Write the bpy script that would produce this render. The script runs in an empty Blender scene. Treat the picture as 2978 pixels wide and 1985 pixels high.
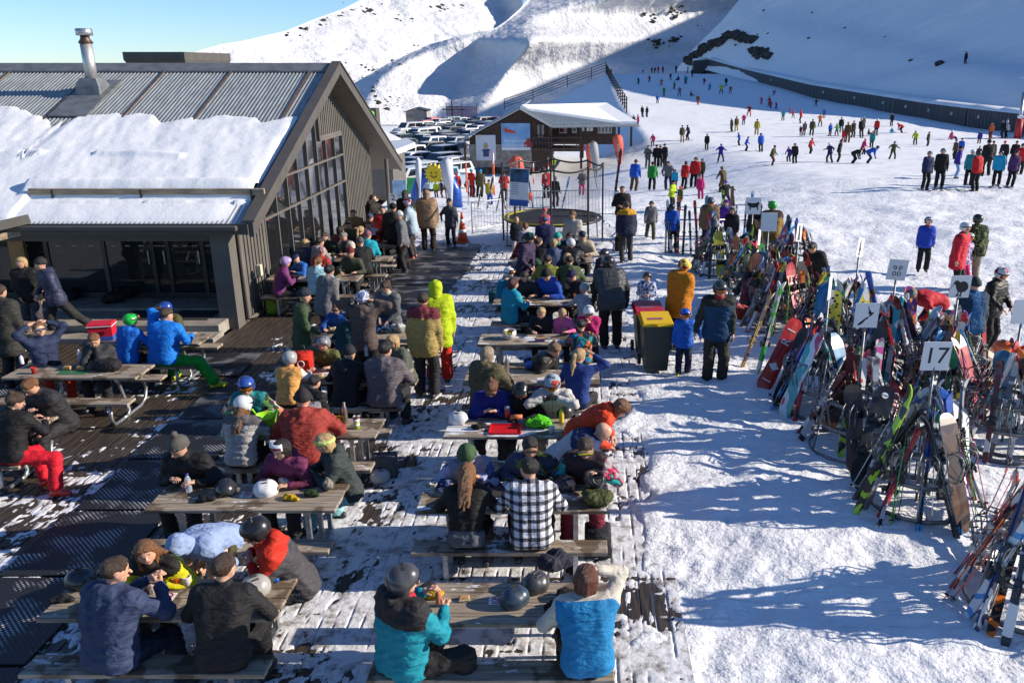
import bpy,math,random
import numpy as np
from mathutils import Vector,Matrix
rad=math.radians
SC=bpy.context.scene
COL=SC.collection
# ---------------------------------------------------------------- camera
H=5.35
PITCH=rad(17.8)
FPX=2500.0
CX,CY=1690.0,992.5
cam_d=bpy.data.cameras.new('camera')
cam=bpy.data.objects.new('camera',cam_d)
COL.objects.link(cam)
cam.location=(0,0,H)
cam.rotation_euler=(math.pi/2-PITCH,0,0)
cam_d.sensor_width=36.0
cam_d.lens=36.0*FPX/2978.0
cam_d.shift_x=-(CX-1489.0)/2978.0
cam_d.clip_start=0.1
cam_d.clip_end=20000
SC.camera=cam
# ---------------------------------------------------------------- light
SUN_EL,SUN_AZ=rad(23),rad(1.5)
sdir=Vector((math.cos(SUN_EL)*math.cos(SUN_AZ),math.cos(SUN_EL)*math.sin(SUN_AZ),math.sin(SUN_EL)))
w=bpy.data.worlds.new('World');SC.world=w;w.use_nodes=True
nt=w.node_tree;nt.nodes.clear()
sky=nt.nodes.new('ShaderNodeTexSky');sky.sky_type='NISHITA';sky.sun_disc=False
sky.sun_elevation=SUN_EL
sky.sun_rotation=math.pi/2-SUN_AZ
sky.altitude=1600;sky.air_density=1.0;sky.dust_density=0.0;sky.ozone_density=3.0
bg=nt.nodes.new('ShaderNodeBackground');bg.inputs[1].default_value=0.098
wo=nt.nodes.new('ShaderNodeOutputWorld')
tint=nt.nodes.new('ShaderNodeMix');tint.data_type='RGBA';tint.blend_type='MULTIPLY';tint.inputs[0].default_value=1.0
tint.inputs[7].default_value=(0.76,0.94,1.16,1)
nt.links.new(sky.outputs[0],tint.inputs[6]);nt.links.new(tint.outputs[2],bg.inputs[0]);nt.links.new(bg.outputs[0],wo.inputs[0])
sl=bpy.data.lights.new('sun','SUN');sl.energy=5.0;sl.angle=rad(0.5);sl.color=(1.0,0.90,0.76)
so=bpy.data.objects.new('sun',sl);COL.objects.link(so)
so.rotation_euler=sdir.to_track_quat('Z','Y').to_euler()
so.location=(30,0,30)
SC.view_settings.view_transform='Standard';SC.view_settings.look='None'
SC.view_settings.gamma=1.0;SC.view_settings.use_curve_mapping=False
SC.view_settings.exposure=0.55
SC.cycles.max_bounces=6;SC.cycles.diffuse_bounces=3;SC.cycles.glossy_bounces=3
SC.cycles.transparent_max_bounces=12;SC.cycles.transmission_bounces=4
# ---------------------------------------------------------------- survey helpers (photograph pixel -> place)
_cp,_sp=math.cos(PITCH),math.sin(PITCH)
def ray(px,py):
 a=(px-CX)/FPX;b=-(py-CY)/FPX
 return Vector((a,_cp+b*_sp,-_sp+b*_cp))
def at(px,py,z=0.0):
 d=ray(px,py);return Vector((0,0,H))+d*((z-H)/d.z)
def atx(px,py,x):
 d=ray(px,py);return Vector((0,0,H))+d*(x/d.x)
def aty(px,py,y):
 d=ray(px,py);return Vector((0,0,H))+d*(y/d.y)
 # ---------------------------------------------------------------- noise
_rs=np.random.RandomState(7)
_TAB=_rs.rand(256,256).astype(np.float32)
def vn(x,y):
 xi=np.floor(x).astype(np.int64);yi=np.floor(y).astype(np.int64)
 fx=x-xi;fy=y-yi
 fx=fx*fx*(3-2*fx);fy=fy*fy*(3-2*fy)
 a=_TAB[xi&255,yi&255];b=_TAB[(xi+1)&255,yi&255]
 c=_TAB[xi&255,(yi+1)&255];d=_TAB[(xi+1)&255,(yi+1)&255]
 return(a*(1-fx)+b*fx)*(1-fy)+(c*(1-fx)+d*fx)*fy
def fbm(x,y,o=4,g=0.5):
 s=0;a=1.0;t=0
 for i in range(o):
  s=s+a*vn(x*2**i+17.3*i,y*2**i+5.1*i);t+=a;a*=g
 return s/t
def sst(a,b,x):
 t=np.clip((x-a)/(b-a),0,1);return t*t*(3-2*t)
 # ---------------------------------------------------------------- mesh helpers
def mesh_np(name,V,F,smooth=False,mats=None,fm=None):
 """V (n,3), F (m,k) array or list of faces"""
 me=bpy.data.meshes.new(name)
 if isinstance(F,np.ndarray):
  V=np.asarray(V,np.float32);m,k=F.shape
  me.vertices.add(len(V));me.vertices.foreach_set('co',V.ravel())
  me.loops.add(m*k);me.loops.foreach_set('vertex_index',F.astype(np.int32).ravel())
  me.polygons.add(m);me.polygons.foreach_set('loop_start',np.arange(0,m*k,k,dtype=np.int32))
  me.polygons.foreach_set('loop_total',np.full(m,k,np.int32))
  me.update(calc_edges=True)
 else:
  me.from_pydata([tuple(v)for v in V],[],F)
 if smooth:me.polygons.foreach_set('use_smooth',np.ones(len(me.polygons),bool))
 if mats:
  for mm in(mats if isinstance(mats,(list,tuple))else[mats]):me.materials.append(mm)
 if fm is not None:me.polygons.foreach_set('material_index',np.asarray(fm,np.int32))
 me.validate()
 return me
def obj(name,me,parent=None,loc=None,rot=None,**kw):
 o=bpy.data.objects.new(name,me);COL.objects.link(o)
 if parent is not None:o.parent=parent
 if loc is not None:o.location=loc
 if rot is not None:o.rotation_euler=rot
 for k,v in kw.items():o[k]=v
 return o
def tag(o,label,cat,group=None):
 o['label']=label;o['category']=cat
 if group:o['group']=group
 return o
def thing(name,label,cat,loc=(0,0,0),rz=0.0,group=None,s=1.0):
 o=bpy.data.objects.new(name,None);COL.objects.link(o)
 o.empty_display_size=0.1
 o.location=loc;o.rotation_euler=(0,0,rz);o.scale=(s,s,s)
 return tag(o,label,cat,group)
def dup(o,parent=None,loc=None,rot=None):
 c=o.copy();COL.objects.link(c)
 if parent is not None:c.parent=parent
 if loc is not None:c.location=loc
 if rot is not None:c.rotation_euler=rot
 for ch in list(o.children):dup(ch,c)
 return c
class MB:
 def __init__(s):s.v=[];s.f=[];s.m=[]
 def add(s,V,F,m=0):
  n=len(s.v);s.v+=[tuple(v)for v in V]
  s.f+=[tuple(i+n for i in f)for f in F];s.m+=[m]*len(F);return s
 def box(s,c,d,rz=0,m=0,M4=None,bev=0):
  x,y,z=d[0]/2,d[1]/2,d[2]/2
  if bev:
   b=bev;V=[]
   for zz,ins in((-z,b),(-z+b,0),(z-b,0),(z,b)):
    for sx,sy in((-1,-1),(1,-1),(1,1),(-1,1)):
     V.append((sx*(x-ins),sy*(y-ins),zz))
   F=[(3,2,1,0),(12,13,14,15)]
   for l in range(3):
    for k in range(4):F.append((l*4+k,l*4+(k+1)%4,l*4+4+(k+1)%4,l*4+4+k))
  else:
   V=[(-x,-y,-z),(x,-y,-z),(x,y,-z),(-x,y,-z),(-x,-y,z),(x,-y,z),(x,y,z),(-x,y,z)]
   F=[(3,2,1,0),(4,5,6,7),(0,1,5,4),(1,2,6,5),(2,3,7,6),(3,0,4,7)]
  if M4 is not None:V=[M4@Vector(v)for v in V]
  else:
   ca,sa=math.cos(rz),math.sin(rz)
   V=[(c[0]+v[0]*ca-v[1]*sa,c[1]+v[0]*sa+v[1]*ca,c[2]+v[2])for v in V]
  return s.add(V,F,m)
 def bar(s,a,b,w,h=None,m=0,upv=(0,0,1)):
  a=Vector(a);b=Vector(b);d=b-a;L=d.length
  z=d.normalized();u=Vector(upv)
  if abs(z.dot(u))>0.98:u=Vector((0,1,0))
  x=u.cross(z).normalized();y=z.cross(x)
  M4=Matrix((x,y,z)).transposed().to_4x4();M4.translation=(a+b)/2
  return s.box(None,(w,h or w,L),M4=M4,m=m)
 def tube(s,pts,r,n=8,m=0,cap=True,closed=False):
  P=[Vector(p)for p in pts];R=r if isinstance(r,(list,tuple))else[r]*len(P)
  N=len(P);V=[];F=[]
  t0=(P[1]-P[0]).normalized();u=Vector((0,0,1))if abs(t0.z)<0.9 else Vector((1,0,0))
  x=t0.cross(u).normalized()
  for i in range(N):
   if closed:t=(P[(i+1)%N]-P[i-1]).normalized()
   else:t=(P[min(i+1,N-1)]-P[max(i-1,0)]).normalized()
   x=(x-t*x.dot(t))
   x=x.normalized()if x.length>1e-6 else t.orthogonal().normalized()
   y=t.cross(x)
   for k in range(n):
    a=2*math.pi*k/n;V.append(P[i]+(x*math.cos(a)+y*math.sin(a))*R[i])
  for i in range(N if closed else N-1):
   j=(i+1)%N
   for k in range(n):F.append((i*n+k,i*n+(k+1)%n,j*n+(k+1)%n,j*n+k))
  if cap and not closed:F.append(tuple(range(n-1,-1,-1)));F.append(tuple((N-1)*n+k for k in range(n)))
  return s.add(V,F,m)
 def lathe(s,prof,n=16,c=(0,0,0),m=0,sx=1,sy=1):
  V=[];F=[]
  for r,z in prof:
   for k in range(n):
    a=2*math.pi*k/n;V.append((c[0]+r*sx*math.cos(a),c[1]+r*sy*math.sin(a),c[2]+z))
  for i in range(len(prof)-1):
   for k in range(n):F.append((i*n+k,i*n+(k+1)%n,(i+1)*n+(k+1)%n,(i+1)*n+k))
  F.append(tuple(range(n-1,-1,-1)));F.append(tuple((len(prof)-1)*n+k for k in range(n)))
  return s.add(V,F,m)
 def prism(s,poly,a,b,ax='x',m=0):
  """poly of 2D points extruded from a to b along ax"""
  def P(p,t):
   return{'x':(t,p[0],p[1]),'y':(p[0],t,p[1]),'z':(p[0],p[1],t)}[ax]
  n=len(poly);V=[P(p,a)for p in poly]+[P(p,b)for p in poly]
  F=[tuple(range(n-1,-1,-1)),tuple(range(n,2*n))]+[(k,(k+1)%n,n+(k+1)%n,n+k)for k in range(n)]
  return s.add(V,F,m)
 def me(s,name,mats,smooth=False):
  me=bpy.data.meshes.new(name);me.from_pydata(s.v,[],s.f)
  for q in(mats if isinstance(mats,(list,tuple))else[mats]):me.materials.append(q)
  if any(s.m):me.polygons.foreach_set('material_index',s.m)
  if smooth:me.polygons.foreach_set('use_smooth',[True]*len(s.f))
  return me
 def obj(s,name,mats,parent=None,smooth=False,**kw):
  import bmesh
  me=s.me(name,mats,smooth)
  bm=bmesh.new();bm.from_mesh(me);bmesh.ops.recalc_face_normals(bm,faces=bm.faces);bm.to_mesh(me);bm.free()
  return obj(name,me,parent,**kw)
  # ---------------------------------------------------------------- materials
_mc={}
def M(name,col,rough=0.6,metal=0.0,var=0.0,vs=6.0,col2=None,bump=0.0,bs=40.0,spec=None,alpha=1.0,coord='Object',stretch=None,detail=4,lo=0.35,hi=0.65,coat=0,trans=0,ior=None):
 key=(name,tuple(col),rough,metal,var,vs,col2,bump,bs,alpha,stretch)
 if key in _mc:return _mc[key]
 m=bpy.data.materials.new(name);m.use_nodes=True;n=m.node_tree.nodes;l=m.node_tree.links
 b=n['Principled BSDF'];c4=(*col,1)
 b.inputs['Base Color'].default_value=c4;b.inputs['Roughness'].default_value=rough;b.inputs['Metallic'].default_value=metal
 if spec is not None:b.inputs['Specular IOR Level'].default_value=spec
 if ior:b.inputs['IOR'].default_value=ior
 if alpha<1:b.inputs['Alpha'].default_value=alpha
 if coat:b.inputs['Coat Weight'].default_value=coat;b.inputs['Coat Roughness'].default_value=0.08
 if trans:b.inputs['Transmission Weight'].default_value=trans
 if var or col2 or bump:
  tc=n.new('ShaderNodeTexCoord');src=tc.outputs[coord]if coord!='World' else n.new('ShaderNodeNewGeometry').outputs['Position']
  if stretch:
   mp=n.new('ShaderNodeMapping');mp.inputs['Scale'].default_value=stretch;l.new(src,mp.inputs[0]);src=mp.outputs[0]
 if var or col2:
  nz=n.new('ShaderNodeTexNoise');nz.inputs['Scale'].default_value=vs;nz.inputs['Detail'].default_value=detail;l.new(src,nz.inputs[0])
  cr=n.new('ShaderNodeValToRGB');cr.color_ramp.elements[0].position=lo;cr.color_ramp.elements[1].position=hi
  if col2:cr.color_ramp.elements[0].color=c4;cr.color_ramp.elements[1].color=(*col2,1)
  else:
   cr.color_ramp.elements[0].color=tuple(x*(1-var)for x in col)+(1,)
   cr.color_ramp.elements[1].color=tuple(min(x*(1+var),1)for x in col)+(1,)
  l.new(nz.outputs[0],cr.inputs[0]);l.new(cr.outputs[0],b.inputs['Base Color'])
 if bump:
  n2=n.new('ShaderNodeTexNoise');n2.inputs['Scale'].default_value=bs;n2.inputs['Detail'].default_value=3;l.new(src,n2.inputs[0])
  bp=n.new('ShaderNodeBump');bp.inputs['Strength'].default_value=min(bump,1);bp.inputs['Distance'].default_value=0.02
  l.new(n2.outputs[0],bp.inputs['Height']);l.new(bp.outputs[0],b.inputs['Normal'])
 _mc[key]=m;return m
def C(h):
 """hex -> linear"""
 h=h.lstrip('#');o=[]
 for i in(0,2,4):
  v=int(h[i:i+2],16)/255;o.append(v/12.92 if v<=0.04045 else((v+0.055)/1.055)**2.4)
 return tuple(o)
m_steel=M('galvanised_steel',(0.42,0.43,0.44),0.42,0.85,var=0.2,vs=20)
m_black=M('black_plastic',(0.02,0.02,0.022),0.45)
m_dark=M('dark_rubber',(0.025,0.025,0.027),0.8)
m_white=M('white_paint',(0.75,0.75,0.75),0.5,var=0.06)
m_wood=M('weathered_pine',(0.36,0.27,0.18),0.8,var=0.35,vs=3.0,stretch=(0.7,9,9),bump=0.5,bs=30)
# ================================================================ SNOW GROUND
def snow_mat(name,bump=0.6,fine=True,tint=(0.80,0.81,0.83),s1=3.0,s2=14.0,s3=60.0,d1=0.10,stretch=None,streak=0):
 m=bpy.data.materials.new(name);m.use_nodes=True;n=m.node_tree.nodes;l=m.node_tree.links
 b=n['Principled BSDF'];b.inputs['Base Color'].default_value=(*tint,1);b.inputs['Roughness'].default_value=0.75
 b.inputs['Specular IOR Level'].default_value=0.25
 g=n.new('ShaderNodeNewGeometry');mp=n.new('ShaderNodeMapping');l.new(g.outputs['Position'],mp.inputs[0])
 if stretch:mp.inputs['Scale'].default_value=stretch
 prev=None
 for sc,st,di in((s1,bump,d1),(s2,bump,d1*0.35),(s3,bump*0.8,d1*0.08)):
  nz=n.new('ShaderNodeTexNoise');nz.inputs['Scale'].default_value=sc;nz.inputs['Detail'].default_value=5
  nz.inputs['Roughness'].default_value=0.6
  l.new(mp.outputs[0],nz.inputs[0])
  bp=n.new('ShaderNodeBump');bp.inputs['Strength'].default_value=st;bp.inputs['Distance'].default_value=di
  l.new(nz.outputs[0],bp.inputs['Height'])
  if prev:l.new(prev.outputs[0],bp.inputs['Normal'])
  prev=bp
 if streak:
  for an,sc in((0.22,streak),(-0.35,streak*0.7)):
   m2=n.new('ShaderNodeMapping');m2.inputs['Scale'].default_value=(sc*0.16,sc,sc);m2.inputs['Rotation'].default_value=(0,0,an);l.new(g.outputs['Position'],m2.inputs[0])
   nz=n.new('ShaderNodeTexNoise');nz.inputs['Scale'].default_value=1.0;nz.inputs['Detail'].default_value=3;nz.inputs['Distortion'].default_value=0.8;l.new(m2.outputs[0],nz.inputs[0])
   bp=n.new('ShaderNodeBump');bp.inputs['Strength'].default_value=0.7;bp.inputs['Distance'].default_value=0.35/sc;l.new(nz.outputs[0],bp.inputs['Height']);l.new(prev.outputs[0],bp.inputs['Normal']);prev=bp
 l.new(prev.outputs[0],b.inputs['Normal'])
 return m
m_snow=snow_mat('trampled_snow',s1=5.0,s2=13.0,s3=36.0,d1=0.065,bump=0.8,streak=7.0)
m_snow_far=snow_mat('piste_snow',streak=3.0,s1=0.8,s2=3.0,s3=9.0,d1=0.16,bump=0.6,stretch=(0.45,1.5,1),tint=(0.82,0.83,0.85))
GY=[0,30,45,57,70,90,135,170,236,300]
GL=[0,0,-1.1,-2.2,-2.9,-3.4,-2.3,-0.8,3.0,4.5]
GR=[0,0,-0.25,-1.0,-1.6,-2.0,-1.6,-0.6,3.0,4.5]
def gh(x,y):
 """large-scale height of the snow"""
 x=np.asarray(x,float);y=np.asarray(y,float)
 a=np.interp(y,GY,GL);b=np.interp(y,GY,GR);k=sst(5,14,x)
 z=a*(1-k)+b*k
 floor_=np.where(y<187,np.interp(y,[60,86,95,187],[-3.3,-3.6,-4.3,-6.6]),-60.0)
 bank=np.maximum(b-0.47*np.maximum(7.0-x,0),floor_)
 kk=sst(82,96,y)
 z=z*(1-kk)+np.where(x>7.0,b,bank)*kk
 z=z-1.1*sst(38,60,y)*(1-sst(-2,6,x))*(1-kk)
 z=z-40*sst(240,262,y)
 return z
DX1,DY1=1.05,27.0
def deck_mask(x,y):
 xx=x+(fbm(x*2.2,y*1.7,3)-0.5)*1.1+(fbm(x*0+3,y*0.6,2)-0.5)*0.8;return(1-sst(DX1-0.7,DX1-0.2,np.where(x>DX1-0.07,99,xx)))*(1-sst(DY1-0.9,DY1-0.1,np.where(y>DY1-0.1,99,y+(fbm(x*1.5,y*1.5+9,3)-0.5)*1.2)))
def gfull(x,y):
 z=gh(x,y)
 near=1-sst(30,60,y)
 b=(fbm(x*0.55+3,y*0.7+9,3)-0.5)*0.30+(fbm(x*2.1,y*2.3,3)-0.5)*0.08+(fbm(x*6.0,y*6.3,3)-0.5)*0.06-np.maximum(0.30-vn(x*3.3+7,y*3.1),0)*0.12
 far=(fbm(x*0.06,y*0.06,3)-0.5)*0.5*sst(45,90,y)*sst(7,12,x)+(fbm(x*1.1,y*1.6+50,4)-0.5)*0.09*sst(20,35,y)
 dm=deck_mask(x,y)
 z=z+b*(near*0.9+0.1)*(1-dm)+far
 z=z*(1-dm)+(-0.22)*dm
 lip=sst(0.95,1.5,x)*(1-sst(1.8,3.0,x))*(1-sst(25,29,y))
 return z+(0.01*lip+0.012)*(1-dm)
def gz(x,y):return float(gfull(np.array([x]),np.array([y]))[0])
nu,nv=560,470
u=np.linspace(-1.15,1.05,nu);ly=np.exp(np.linspace(math.log(7.0),math.log(266.0),nv))-5.0
U,Yg=np.meshgrid(u,ly);Xg=U*(Yg+5.5)
Zg=gfull(Xg,Yg)
V=np.stack([Xg,Yg,Zg],-1).reshape(-1,3)
ii=(np.arange(nv-1)[:,None]*nu+np.arange(nu-1)[None,:]).ravel()
F=np.stack([ii,ii+1,ii+nu+1,ii+nu],-1)
fy=V[F[:,0],1]
g_obj=obj('snow_ground',mesh_np('snow_ground',V,F,True,[m_snow,m_snow_far],(fy>45).astype(int)),kind='structure')
# ================================================================ MOUNTAINS
def tri(x,ks,g):
 """piecewise linear: slope +g on lit bands, -g on shaded bands, bands split by ks"""
 pass
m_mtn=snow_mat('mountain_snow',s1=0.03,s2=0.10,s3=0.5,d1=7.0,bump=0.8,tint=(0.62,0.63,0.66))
m_rock=M('dark_rock',(0.05,0.042,0.036),0.9,var=0.5,vs=0.6,bump=1.0,bs=1.5,coord='World')
def sheet(name,x0,x1,ytop,ybot,nx,ny,D,mat=None,rough=0.004,fs=0.06,seed=0,blur=0):
 """terrain sheet: for photograph columns x and rows between ytop(x) and ybot(x), D(x, y) gives the distance"""
 xs=np.linspace(x0,x1,nx);S=np.linspace(0,1,ny)
 X,T=np.meshgrid(xs,S);yt=ytop(X);yb=ybot(X);Y=yb+(yt-yb)*T
 Dm=D(X,Y)
 for _ in range(blur):
  for ax in(0,1):
   q=np.pad(Dm,[(1,1)if i==ax else(0,0)for i in(0,1)],'edge');q0,q1=(q[:-2],q[2:])if ax==0 else(q[:,:-2],q[:,2:]);Dm=(Dm*2+q0+q1)/4
 a=(X-CX)/FPX;b=-(Y-CY)/FPX
 dy=_cp+b*_sp;dz=-_sp+b*_cp
 k=Dm/dy
 lx=a*k;lz=H+dz*k
 n=fbm(lx*fs+seed,Dm*fs+lz*fs,5,0.55)-0.5
 k=k*(1+rough*8*n)
 V=np.stack([a*k,dy*k,H+dz*k],-1).reshape(-1,3)
 ii=(np.arange(ny-1)[:,None]*nx+np.arange(nx-1)[None,:]).ravel()
 F=np.stack([ii,ii+1,ii+nx+1,ii+nx],-1)
 return obj(name,mesh_np(name,V,F,True,mat or m_mtn),kind='structure')
def zz(a):return[(1000+p[0]/2.34,p[1]/2.34)for p in a]
def curve_x(pts):
 p=sorted([(q[1],q[0])for q in pts]);ys=[q[0]for q in p];xs=[q[1]for q in p]
 return lambda y:np.interp(y,ys,xs)
def curve_y(pts):
 p=sorted(pts);xs=[q[0]for q in p];ys=[q[1]for q in p]
 return lambda x:np.interp(x,xs,ys)
skyl=curve_y([(-400,330),(-200,262),(0,203),(30,207),(120,260),(300,300),(480,190),(560,154),(641,130),(705,120),(833,90),(919,55),(1000,26),(1060,-5),(1200,-60),(1500,-160),(2200,-300)])
crest=curve_y(zz([(-900,900),(-400,760),(-80,655),(65,570),(300,430),(560,310),(860,225),(1000,205),(1040,188),(1110,140),(1200,60),(1280,-30),(1400,-140),(1700,-300),(3000,-420)]))
kA1=curve_x(zz([(1130,-300),(1085,0),(1115,60),(1110,140),(1030,195),(1000,400)]))
def DA(X,Y):
 k1=kA1(Y);on=sst(230,190,Y*2.34)
 return 900*np.exp((np.minimum(X,k1)-1000)*0.9/FPX-np.maximum(X-k1,0)*(2.6*on-0.9*(1-on))/FPX+(300-Y)/FPX*1.8)
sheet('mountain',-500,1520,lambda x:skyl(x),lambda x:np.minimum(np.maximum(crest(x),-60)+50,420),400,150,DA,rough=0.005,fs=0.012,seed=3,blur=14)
k2c=curve_x(zz([(2300,-420),(1800,-20),(1560,25),(1290,95),(1110,180),(1020,212),(880,235),(560,351),(430,410),(330,468),(220,560),(150,700),(60,830),(0,1000)]))
k3c=curve_x(zz([(2300,-419),(1800,-19),(1560,26),(1290,96),(1120,185),(1045,218),(905,260),(900,351),(890,410),(870,468),(830,560),(780,640),(710,700),(600,807),(420,1000)]))
k4c=curve_x(zz([(2300,-418),(1800,-18),(1560,27),(1290,97),(1230,150),(1220,200),(1290,250),(1262,310),(1240,351),(1180,410),(1130,462),(1060,560),(960,700),(800,1000)]))
k5c=curve_x([(2900,-60),(2800,0),(2500,100),(2000,160),(1690,196),(1650,200),(1600,240),(1590,420)])
def DB(X,Y):
 k2=k2c(Y);k3=np.maximum(k3c(Y),k2);k4=np.maximum(k4c(Y),k3);k5=np.maximum(k5c(Y),k4)
 gl,gs=0.7,-1.5
 w2=(k3-k2)*gl;w3=(k4-k3)*gs;w4=(k5-k4)*gl
 L=np.where(X<k2,(X-k2)*gs,np.where(X<k3,(X-k2)*gl,np.where(X<k4,w2+(X-k3)*gs,np.where(X<k5,w2+w3*np.exp(-np.maximum(X-k4,0)/130)+(X-k4)*gl,w2+w3*np.exp(-np.maximum(X-k4,0)/130)+w4+(X-k5)*0.3))))/FPX
 v=(380-Y)/FPX
 return 330*np.exp(L+v*1.7)
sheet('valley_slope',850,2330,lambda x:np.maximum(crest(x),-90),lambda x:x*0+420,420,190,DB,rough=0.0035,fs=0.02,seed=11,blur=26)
def gpt(px,py):
 """photograph pixel -> point on the snow"""
 d=ray(px,py);t=5.0
 while t<243:
  p=Vector((0,0,H))+d*t
  if p.z<=float(gh(p.x,p.y)):break
  t*=1.003
 return p
def gdist(px,py):
 return gpt(px,py).y
TB=[(2016,200),(2059,199),(2157,226),(2354,282),(2538,318),(2670,344),(2803,367),(2978,387),(3150,410)]
TT=[177,173,201,248,278,299,316,335,352]
_tbp=[gpt(*p)for p in TB]
_tx=[p[0]for p in TB];_ty=[p[1]for p in TB];_tD=[p.y for p in _tbp]
_pf=np.polyfit((np.array(_tx+[3500])-2500)/500,np.log(np.array(_tD+[_tD[-1]*0.84])+1.2),3)
def DR(X,Y):
 xb=np.exp(np.polyval(_pf,(np.clip(X,1960,3500)-2500)/500))
 yb=np.interp(X,[1500]+_tx+[3600],[230]+_ty+[440])
 v=np.maximum(yb-Y,-20)/FPX
 yr=np.interp(X,[2150,2270,2700,2978,3400],[30,62,150,212,300])
 d=(yr-Y)/18.0
 bench=0.035/(1+np.exp(-d))*sst(1950,2400,X)
 yr2=np.interp(X,[2150,2500,2700,2800,2978,3400],[260,240,190,175,200,260])
 bench2=0.02/(1+np.exp(-(yr2-Y)/7.0))*sst(2300,2600,X)
 return xb*np.exp(v*2.1+bench+bench2)+1.5
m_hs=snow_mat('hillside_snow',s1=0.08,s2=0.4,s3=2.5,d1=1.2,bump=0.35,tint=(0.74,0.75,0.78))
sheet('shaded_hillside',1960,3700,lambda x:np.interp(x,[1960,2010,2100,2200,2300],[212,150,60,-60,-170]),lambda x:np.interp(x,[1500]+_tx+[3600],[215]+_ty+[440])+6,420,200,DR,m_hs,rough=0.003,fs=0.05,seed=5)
_cr=[]
for p in[(2330,287),(2250,285),(2170,282),(1978,258),(1880,236),(1765,213)]:
 q=gpt(*p);_cr.append((q.y,q.z+(260-q.x)*math.tan(SUN_EL)))
_cr.sort()
ys=[_cr[0][0]-60,_cr[0][0]-25]+[c[0]for c in _cr]+[_cr[-1][0]+40,_cr[-1][0]+80,600,680]
zs=[-40,20]+[c[1]for c in _cr]+[_cr[-1][1]+4,116,114,20]
yy=np.linspace(ys[0],ys[-1],120);zr=np.interp(yy,ys,zs)
Vm=[]
for k,(dx,s_)in enumerate([(0,0.0),(40,0.35),(80,0.7),(110,1.0),(140,0.95),(220,0.6),(300,0.0)]):
 for a,b in zip(yy,zr):Vm.append((150+dx,a,-60+(b+60)*s_))
nn=len(yy);Fm=[(k*nn+i,k*nn+i+1,(k+1)*nn+i+1,(k+1)*nn+i)for k in range(6)for i in range(nn-1)]
obj('shadow_caster_ridge',mesh_np('shadow_caster_ridge',Vm,Fm,True,m_mtn),kind='structure')  # unseen ridge added to cast shadow; crest worked back from the wanted shadow edges
# ================================================================ DECK
m_board=M('wet_deck_board',(0.050,0.038,0.028),0.45,var=0.5,vs=5,stretch=(6,0.5,1),coord='World',bump=0.3,bs=30)
m_dsnow=snow_mat('deck_snow',s1=8.0,s2=25.0,s3=80.0,d1=0.03,bump=0.5,tint=(0.74,0.74,0.76))
_n=m_dsnow.node_tree;_g=_n.nodes.new('ShaderNodeNewGeometry');_z=_n.nodes.new('ShaderNodeTexNoise');_z.inputs['Scale'].default_value=5.0;_z.inputs['Detail'].default_value=8;_z.inputs['Roughness'].default_value=0.75
_c=_n.nodes.new('ShaderNodeValToRGB');_c.color_ramp.elements[0].position=0.36;_c.color_ramp.elements[0].color=(0.22,0.19,0.16,1);_c.color_ramp.elements[1].position=0.52;_c.color_ramp.elements[1].color=(0.74,0.74,0.76,1)
_n.links.new(_g.outputs['Position'],_z.inputs[0]);_n.links.new(_z.outputs[0],_c.inputs[0]);_n.links.new(_c.outputs[0],_n.nodes['Principled BSDF'].inputs['Base Color'])
deck=thing('deck','weathered timber terrace deck under the picnic tables, patched with trampled snow','deck')
BW=0.141;X0=-13.2
nb=int((DX1-X0)/BW)
bme={}
rr=random.Random(4)
DYS=2.0
for i in range(nb):
 x=X0+(i+0.5)*BW
 cuts=[DYS+rr.uniform(0,1.0),9.5+rr.uniform(-2,2),17.9+rr.uniform(-1.2,2.2)if x>-7.4 else 17.0,DY1 if x>-7.4 else 17.0]
 cuts=[c for k,c in enumerate(cuts)if k==0 or c>cuts[k-1]+0.3]
 for a,b in zip(cuts[:-1],cuts[1:]):
  L=round(b-a-0.008,1)
  if L not in bme:
   mb=MB();mb.box((0,0,0),(BW-0.014,L,0.032),bev=0.003);bme[L]=mb.me('deck_board',m_board)
  obj('deck_board',bme[L],deck,(x,(a+b)/2,-0.016+rr.uniform(-0.003,0.002)))
mb=MB();mb.box(((X0+DX1)/2,14.5,-0.12),(DX1-X0-0.05,25,0.12));o=mb.obj('under_deck_void',M('dark_void',(0.012,0.010,0.009),0.9),deck)  # near-black slab paints the shade of the void below the board gaps
gx=[]
for i in range(nb):
 a=X0+i*BW
 if a<-7.35:gx+=[a,a+0.007,a+0.047,a+0.094,a+0.134]
 else:gx+=[a,a+0.009,a+0.03,a+0.055,a+0.085,a+0.11,a+0.132]
gx=np.array(gx);gap=np.array([1 if(k%1==0 and min((v-X0)%BW,BW-(v-X0)%BW)<0.008)else 0 for v in gx])
gy=[4.2]
while gy[-1]<DY1+0.3:gy.append(gy[-1]+0.0058*gy[-1])
gy=np.array(gy)
GXm,GYm=np.meshgrid(gx,gy);GP=np.broadcast_to(gap,GXm.shape)
n1=fbm(GXm*1.6,GYm*1.9,4,0.55);n2=fbm(GXm*7.0+40,GYm*6.0,3);n3=fbm(GXm*26+9,GYm*18,2)
bias=np.interp(GXm,[-13,-9.0,-7.5,-5.6,-5.0,-4.8,-2.6,-1.0,1.2],[-0.20,-0.12,-0.05,0.02,0.15,0.22,0.28,0.30,0.36])
bias=bias-0.30*sst(12.0,14.5,GYm)*(1-sst(-7.5,-5.0,GXm))-0.25*sst(14.5,16.5,GYm)*(1-sst(-3.3,-3.0,GXm))
bias=bias-0.20*sst(-5.0,-4.4,GXm)*(1-sst(-3.4,-2.9,GXm))*(1-sst(26,27,GYm))*0.45
bare=np.exp(-((GXm-0.62)/0.34)**2-((GYm-7.75)/0.42)**2)+np.exp(-((GXm-0.9)/0.35)**2-((GYm-11.0)/0.5)**2)
bias=bias-0.55*bare
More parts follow.
